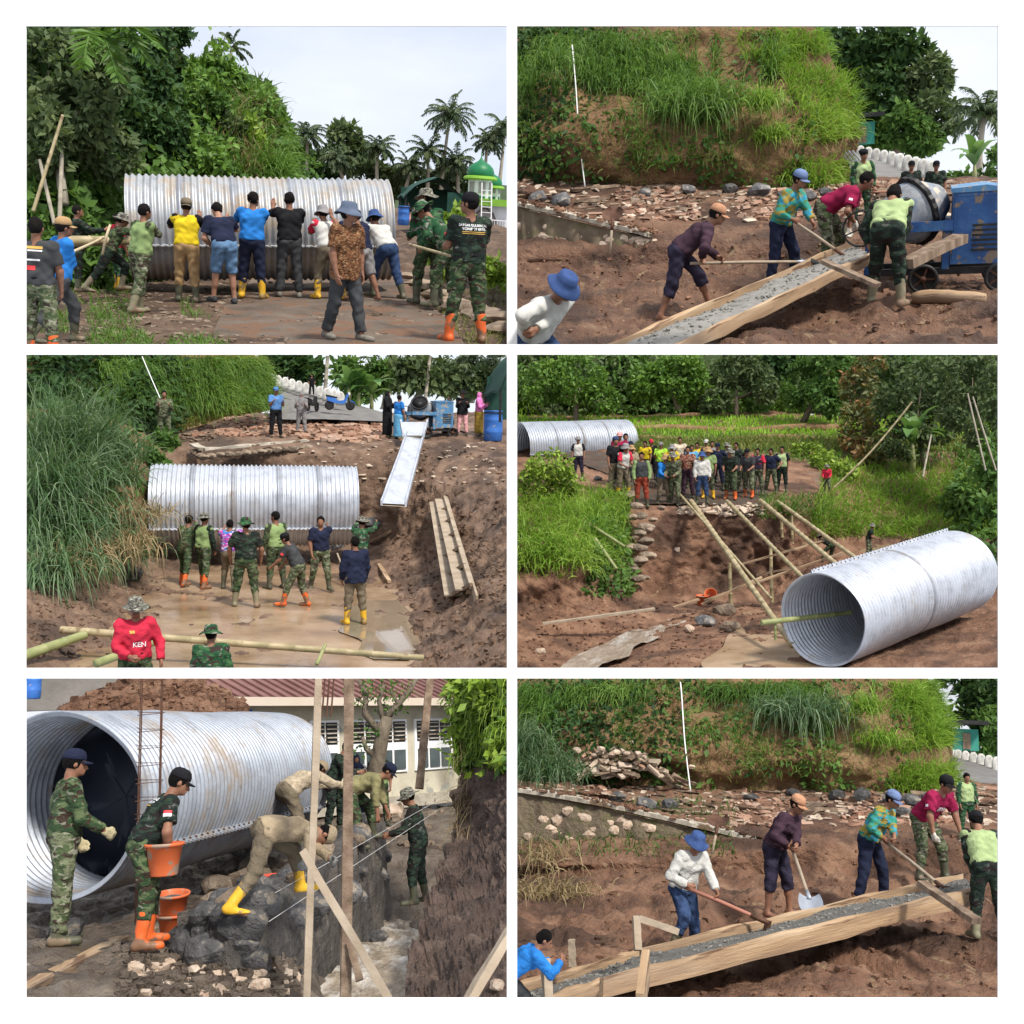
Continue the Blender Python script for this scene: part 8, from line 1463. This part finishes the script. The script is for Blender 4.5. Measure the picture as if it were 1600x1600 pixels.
    m = MB(); m.box((0, 0, 0), (1.9, .2, .55)); put(S, 'low_wall', m.mesh('low_wall', surf('grey_wall', [(.13, .12, .105), (.22, .2, .18)], 2, .9, bs=8, bst=.4)), T(S.at(120, 1080, 17.6)), label='low concrete wall behind the big pipe', cat='wall'); barrel(S, S.at(50, 1092, 16.8), .42, 'blue barrel at the top left corner behind the pipe')
    school(S)
    e = put(S, 'bare_tree', None, T(S.at(584, 1236, 15.6)), label='knotty mossy tree with few leaves in front of the school', cat='tree'); o = S.at(584, 1236, 15.6); m = MB(); q = lambda u, v, d=15.6: S.at(u, v, d)-o
    m.tube([q(580, 1240), q(590, 1190), q(597, 1150), q(605, 1120)], [.13, .11, .1, .085], 8)
    for pts, r in (([(597, 1150), (570, 1115), (572, 1085), (560, 1062)], .06), ([(605, 1120), (622, 1100), (640, 1080), (652, 1058)], .06), ([(600, 1130), (592, 1095), (600, 1070)], .045), ([(590, 1185), (572, 1170), (566, 1150)], .05), ([(572, 1100), (555, 1090)], .03), ([(622, 1100), (610, 1078)], .03)): m.tube([q(*p) for p in pts], [r*(1-.5*i/(len(pts)-1)) for i in range(len(pts))], 6)
    part(e, 'trunk', m.mesh('trunk', M_BARK, True)); C, tn = lump_points((0, 0, 0), (.35, .2, .3), 260, rg); C = np.concatenate([C*.8+np.array(q(u, v)) for u, v in ((560, 1075), (590, 1085), (565, 1150), (625, 1085))])[::3]; me = leafmesh(S, 'leaves', C+np.array(o), rg, .08, L_MID); part(e, 'leaves', me, T(-o))
    hillgrass(S, g, 2500, 85, L_YEL, (.1, .22), .014, mask=lambda u, v, r: (u > 560) & (v > 1195) & (v < 1235), up=(0, 0, 1), label='sunlit grass in front of the school')
    # pipe and stone wall under construction
    pipe(S, S.at(84, 1260, 10.6), S.at(428, 1210, 15.6), 296*S.px(100, 1260, 10.6), 58, 'huge corrugated pipe with open mouth behind the two soldiers', M_STEELM, seams=(-30, 160), amp=.022, rims=3, boltn=40)
    a_, b_ = S.at(84, 1260, 10.6), S.at(428, 1210, 15.6); Yx = (b_-a_).normalized(); Xx = Yx.cross(Vector((0, 0, 1))).normalized(); m = MB(); m.lathe([(.8, 0), (.8, .02), (.6, .05), (.3, .03), (.001, .04)], 40, wob=lambda k, t, r, z: (r, z+.05*math.sin(5*t+k))); put(S, 'inner_shade', m.mesh('inner_shade', surf('inner_shade_dark', [(.008, .012, .02), (.02, .026, .04)], 3, .6), True), frame(Xx, Yx.cross(Xx), Yx*1.0, a_+Yx*1.3), label='added dark disc that shades the inside of the open pipe', cat='inner_shade')  # added dark disc across the bore, makes the pipe mouth look shaded
    
    W0 = S.at(400, 1480, 9.2); e = put(S, 'stone_wall', None, T(W0), label='half-built dark stone wall along the stream', cat='wall'); M0 = T(W0); DK = surf('wet_mortar', [(.045, .04, .037), (.085, .075, .068), (.15, .13, .11)], 3, .6, bs=7, bst=1, bd=.06, rough2=.3, wet=2, detail=8)
    path = [(312, 1432, 9.25), (350, 1432, 9.05), (392, 1420, 9.1), (470, 1366, 10.7), (530, 1322, 12.5), (582, 1290, 14.6)]; top = cr(np.array([list(S.at(*p)) for p in path]), 50); V = []; F = []
    for k in range(50):
        t = k/49; tg = top[min(49, k+1)]-top[max(0, k-1)]; nn = np.array([tg[1], -tg[0], 0]); nn /= np.linalg.norm(nn); p = top[k]-np.array(W0)
        zb = -2.2-W0.z
        for s_, z_ in ((-.35, p[2]-.25), (-.28, p[2]), (.0, p[2]+.03), (.15, p[2]), (.2, (p[2]+zb)/2), (.24, zb)): j = .035*math.sin(k*2.1+s_*9)+.03*math.sin(k*.9+z_*7); V.append([p[0]+nn[0]*(s_+j), p[1]+nn[1]*(s_+j), z_+j])
        if k: F += [((k-1)*6+i, (k-1)*6+i+1, k*6+i+1, k*6+i) for i in range(5)]
    part(e, 'mortar_core', mesh_np('mortar_core', V, F, DK)); rr = random.Random(4)
    for i in range(58):
        k = rr.randrange(0, 49); tg = top[min(49, k+1)]-top[max(0, k-1)]; nn = np.array([tg[1], -tg[0], 0]); nn /= np.linalg.norm(nn); hz = rr.random(); sd_ = rr.uniform(-.25, .2) if hz > .5 else .12; p = Vector(top[k]+nn*sd_)+Vector((0, 0, .02 if hz > .5 else -rr.uniform(.1, .7))); s = rr.uniform(.18, .44); rock(S, p, (s*1.1, s*.85, s*1.25), M_ROCKD if hz < .5 else rr.choice((M_ROCK, M_ROCKD)), 13*i+1, parent=e, M0=M0, name='stone', sink=.4)
    labs = ('sharp brown block at the left end of the wall pile', 'big angular stone behind the bucket stack', 'brown stone behind the lifted boot', 'flat stone on the wall in the middle', 'pointed stone beside the bent person', 'pale stone near the far end of the wall', 'stone under the reaching hands', 'long stone lying behind the wall', 'dark stone in front of the pipe seam', 'round stone beside the pipe far end', 'dark rock standing out of the stream', 'flat stone under the left soldier', 'block at the wall foot near the posts', 'brown stone in the lower right mud', 'pale stone at the lower middle')
    for i, (u, v, s, mt) in enumerate(((345, 1395, .5, M_ROCK), (385, 1385, .6, M_ROCK), (400, 1365, .5, M_ROCK), (520, 1345, .45, M_ROCK), (560, 1330, .45, M_ROCK), (610, 1275, .5, M_ROCKP), (560, 1300, .4, M_ROCK), (640, 1250, .6, M_ROCK), (376, 1335, .4, M_ROCKD), (455, 1300, .4, M_ROCKD), (588, 1468, .28, M_ROCKD), (105, 1472, .38, M_ROCKD), (440, 1400, .4, M_ROCKD), (775, 1545, .12, M_ROCKP), (405, 1545, .16, M_ROCKP))): rock(S, S.hit(u, v), s, mt, 560+i, labs[i])
    sm_ = lambda n, bx_, sz, mt, lab: chips(S, 'rubble', scatter(S, g.data, n, rg, box=bx_)[0], rg, sz, mt, .7, .5, label=lab, cat='rubble', kind='stuff')
    sm_(700, (180, 1480, 470, 1558), (.01, .06), M_GREYMUD, 'mud crumbs in the foreground'); sm_(220, (300, 1240, 690, 1330), (.03, .12), M_ROCK, 'stone chips behind the wall'); sm_(90, (200, 1500, 480, 1558), (.02, .07), M_ROCKP, 'pale pebbles in the foreground')
    # timber posts, rebar, strings, planks
    PO = (((478, 1585, 8.0), (498, 1056, 8.2), .05, .1, M_WOODG, 'pale upright post board, left of the pair'), ((540, 1590, 7.6), (546, 1056, 7.8), .07, .07, M_WOODD, 'brown upright post, right of the pair'), ((474, 1332, 7.5), (622, 1585, 6.9), .05, .075, M_WOODG, 'slanting brace board leaning from the posts'), ((546, 1472, 7.6), (562, 1532, 7.5), .05, .05, M_WOODD, 'short slanting stake behind the brace'), ((655, 1232, 14), (672, 1058, 14.4), .1, .06, M_WOODD, 'far leaning post in front of the school'), ((716, 1590, 6.4), (800, 1452, 6.7), .05, .09, M_WOODG, 'board slanting up at the lower right corner'))
    for (p, q_, w_, h_, mt, lab) in PO: plank(S, S.at(*p), S.at(*q_), w_, h_, lab, name='post' if 'post' in lab else 'board', mat=mt, cat='post' if 'post' in lab else 'board', up=(0, 1, 0))
    plank(S, S.hit(30, 1558)+Vector((0, 0, .03)), S.hit(190, 1472)+Vector((0, 0, .03)), .13, .04, 'muddy yellow plank on the ground at lower left', mat=M_WOOD); plank(S, S.hit(232, 1458)+Vector((0, 0, .02)), S.hit(290, 1432)+Vector((0, 0, .02)), .13, .04, 'short plank end under the buckets', mat=M_WOOD)
    e = put(S, 'rebar_column', None, T(S.at(229, 1440, 9.9)), label='tied rebar cage standing upright before the pipe', cat='rebar cage'); o = S.at(229, 1440, 9.9)
    cs = [(-.085, -.06), (.085, -.06), (.085, .06), (-.085, .06)]; hh = (S.at(229, 1058, 9.9)-o).z
    for (x, y) in cs: m = MB(); m.tube([(x, y, 0), (x, y, hh)], .006, 6); part(e, 'bar', m.mesh('bar', M_IRON))
    for i in range(12): z_ = hh*(.2+.78*i/11); m = MB(); m.tube([(x*1.25, y*1.25, z_+.01*k) for k, (x, y) in enumerate(cs+cs[:1])], .0035, 5); part(e, 'tie', m.mesh('tie', M_IRON))
    e = put(S, 'rebar_column', None, T(S.at(515, 1110, 9.6)), label='bent end of another rebar cage beside the left post', cat='rebar cage'); o2 = S.at(515, 1110, 9.6)
    for i in range(3): m = MB(); m.tube([S.at(503+i*7, 1120, 9.6)-o2, S.at(508+i*7, 1058, 9.6)-o2], .008, 5); part(e, 'bar', m.mesh('bar', M_IRON))
    for i, (p, q_, lab) in enumerate((((430, 1395, 8.6), (706, 1238, 13.2), 'upper taut mason string over the wall'), ((420, 1440, 8.3), (690, 1262, 12.6), 'lower taut mason string over the wall'))): rope(S, [S.at(*p), S.at(*q_)], .0014, lab, name='mason_string', cat='string', mat=M_WPIPE)
    for i, (u, v, z_, s, f_, lab) in enumerate(((278, 1448, 0, .92, None, 'orange bucket at the bottom of the stack'), (276, 1412, 0, .92, M_CONCW, 'orange bucket of mortar on top of the stack'))): b = S.hit(270, 1472)+Vector((0, 0, .17*i)); bucket(S, T(b) @ RX(0 if i == 0 else 8), lab, s*.82, f_, group='stacked buckets')
    bucket(S, T(S.at(256, 1368, 8.75)) @ RZ(20), 'orange bucket held by the stooping soldier', .84, M_CONCW); bucket(S, T(S.hit(432, 1412)+Vector((0, 0, .05))), 'red tub behind the yellow boots', .9, None, M_REDP)
    # people
    ps = 'crew at the stone wall'
    person(S, 92, 1474, 318, 72, 'stand', 'soldier in camouflage uniform and pale-peaked cap at the pipe mouth', ps, O(sm=M_CAMO, pm=M_CAMO2, sleeve='long', pants='long', feet='boots', bm=M_RUBBERDARK, hat='cap', hm=M_NAVY, gloves=1, gm=cloth('glove_tan', (.42, .36, .22)), collar=1, pockets=1, boot_top=.7), over=dict(aR=(20, 8, 40), aL=(10, 8, 20), lean=3, hp=8), vox=.0115)
    e, i = person(S, 226, 1480, 306, 76, 'hold', 'soldier in dark tee and orange boots carrying a bucket', ps, O(sm=M_CAMOD, pm=M_CAMO, pants='boot', bm=M_BOOTOR, hat='cap', hm=M_BLACK, belt=1, pockets=1), over=dict(lean=26, L=(16, 5, 18), R=(6, 5, 14), hp=14), tgt=dict(aR=(266, 1345, -.1), aL=(262, 1342, .25)), vox=.0115)
    patch(e, i, .075, .03, (0, .42, Vector((.8, -.3, 0))), 2, M_RPRINT); patch(e, i, .075, .03, (0, .53, Vector((.8, -.3, 0))), 2, M_WPRINT); decal(e, i, 'SATGAS', .05, (0, .09), -1, M_WPRINT); decal(e, i, 'YONIF TP', .04, (0, .045), -1, M_WPRINT); patch(e, i, .2, .01, (0, .012), -1, M_OPRINT)
    person(S, 418, 1424, 268, 78, 'bend', 'person in beige clothes and yellow boots bent double over the wall', ps, O(sm=M_SAND, pm=M_KHAKI, sleeve='long', pants='boot', bm=M_BOOTYE, gloves=1, gm=M_GLOVEG, hat='beanie', hm=M_SAND, hem=-.05), over=dict(lean=84, L=(56, 10, 40), R=(-18, 8, 22), hp=30, hfollow=.9), tgt=dict(aR=(478, 1352, -.4), aL=(548, 1372, -.2)), at=S.at(418, 1424, 8.9))
    person(S, 470, 1330, 190, 60, 'bend', 'person in pale sand top bent behind the left post', ps, O(sm=M_SAND2, pm=M_KHAKI, sleeve='long', pants='boot', hat='beanie', hm=M_SAND), over=dict(lean=58, hp=30), at=S.at(470, 1330, 13.4)); person(S, 522, 1302, 150, 110, 'hold', 'bareheaded soldier in dark camouflage behind the posts', ps, O(sm=M_CAMOD, pm=M_CAMOD, sleeve='long'), over=dict(lean=20, hp=20), at=S.at(522, 1298, 15))
    person(S, 558, 1290, 118, 170, 'folded', 'veiled onlooker in navy head scarf and white sleeves', ps, O(sm=M_WHITE, pm=M_NAVY, pants='skirt', sleeve='long', feet='shoes', hat='hijab', hm=M_NAVY), at=S.at(558, 1292, 16.6)); person(S, 594, 1290, 126, 175, 'stand', 'soldier in green tee and black cap facing us by the bare tree', ps, O(sm=M_LGREEN, sleevemat=M_CAMOD, pm=M_CAMO, hat='beret', hm=M_BLACK), at=S.at(594, 1292, 16))
    person(S, 572, 1325, 186, 100, 'bend', 'person in olive top and navy cap reaching down to the stones', ps, O(sm=M_OLIVE, pm=M_CAMO, pants='boot', sleeve='long', cuff=.5, hat='cap', hm=M_NAVY), over=dict(lean=66, hp=14), tgt=dict(aR=(592, 1312, -.3), aL=(615, 1300, .1)), at=S.at(572, 1325, 13.6)); person(S, 656, 1412, 190, -78, 'hold', 'soldier in dark camouflage and hat standing knee-deep in the stream', ps, O(sm=M_CAMOD, pm=M_CAMOD, sleeve='long', pants='boot', bm=M_RUBBERDARK, hat='boonie', hm=M_CAMOHAT, pockets=1), over=dict(lean=8, hp=14, aR=(30, 6, 50), aL=(34, 6, 50)), at=S.at(656, 1412, 13.6))
if 5 in ONLY: site5()
# ------------------------------------------------------------------ the white display frames that hold the six scenes
def frames():
    for (name, d, rails, posts, lab) in (
        ('display_frame', F3, ((-30, 1630, 1044, 1060), (-30, 1630, 1560, 1640)), ((1060, 1560),), 'white frame around the two lowest scenes'),
        ('display_frame', F2, ((-30, 1630, 538, 554),), ((554, 1052),), 'white frame around the two middle scenes'),
        ('display_frame', F1, ((-30, 1630, -60, 40),), ((40, 546),), 'white frame around the two uppermost scenes')):
        th = d*.002
        P = lambda u, v, dd=0: Vector(((u-800)*K*d, d+dd, (800-v)*K*d))
        e = bpy.data.objects.new(name, None); COL.objects.link(e); e.location = (0, d, 0); tag(e, lab, 'frame')
        def bar(nm, u0, u1, v0, v1):
            a, b = P(u0, v1), P(u1, v0); m = MB(); m.box(((a.x+b.x)/2, th/2, (a.z+b.z)/2), (b.x-a.x, th, b.z-a.z)); part(e, nm, m.mesh(nm, M_PAGE))
        for r in rails: bar('rail', *r)
        for (v0, v1) in posts:
            for (u0, u1) in ((-30, 40), (792, 808), (1560, 1630)): bar('post', u0, u1, v0, v1)
M_PAGE = surf('white_board', [(.86, .86, .86), (.88, .88, .88)], 2, .8, spec=.2)
F1, F2, F3 = 8.5*4.4*G, 12.2*.8*G, 5.5*.5*G
frames()

# ------------------------------------------------------------------ trim every scene flush with the opening of its own frame
def trim():
    import bmesh
    bpy.context.view_layer.update(); dim = {}
    for o in list(COL.objects):
        if o.type != 'MESH' or not o.data.polygons: continue
        r = o
        while r.parent is not None: r = r.parent
        S = SITE_OF.get(r.name)
        if S is None: continue
        me = o.data; n = len(me.vertices); V = np.empty(n*3, np.float32); me.vertices.foreach_get('co', V); V = V.reshape(-1, 3)
        Mx = S.M.inverted() @ o.matrix_world; A = np.array(Mx); P = V @ A[:3, :3].T+A[:3, 3]
        u, v = S.uv(P); b = S.box; mg = 7
        if (u > b[0]-mg).all() and (u < b[2]+mg).all() and (v > b[1]-mg).all() and (v < b[3]+mg).all(): continue
        if me.users > 1: me = me.copy(); mats = [sl.material for sl in o.material_slots]; lk = [sl.link for sl in o.material_slots]; o.data = me
        if not S.inside(P, mg).any() and n < 60 and False: continue
        bm = bmesh.new(); bm.from_mesh(me); Wi = o.matrix_world.inverted(); c0 = Wi @ Vector((0, 0, 0)); N3 = o.matrix_world.to_3x3().transposed()
        for pl_ in ((b[0]-mg, None, 1), (b[2]+mg, None, -1), (None, b[1]-mg, 1), (None, b[3]+mg, -1)):
            if pl_[0] is not None: nw = Vector((1, -(pl_[0]-800)*K, 0))*pl_[2]
            else: nw = Vector((0, (800-pl_[1])*K, -1))*pl_[2]
            bmesh.ops.bisect_plane(bm, geom=bm.verts[:]+bm.edges[:]+bm.faces[:], dist=1e-6, plane_co=c0, plane_no=N3 @ nw, clear_inner=True)
            if not bm.verts: break
        bm.to_mesh(me); bm.free(); me.update()
    for o in [o for o in COL.objects if o.type == 'MESH' and not o.data.polygons and not o.children]: bpy.data.objects.remove(o)
trim()
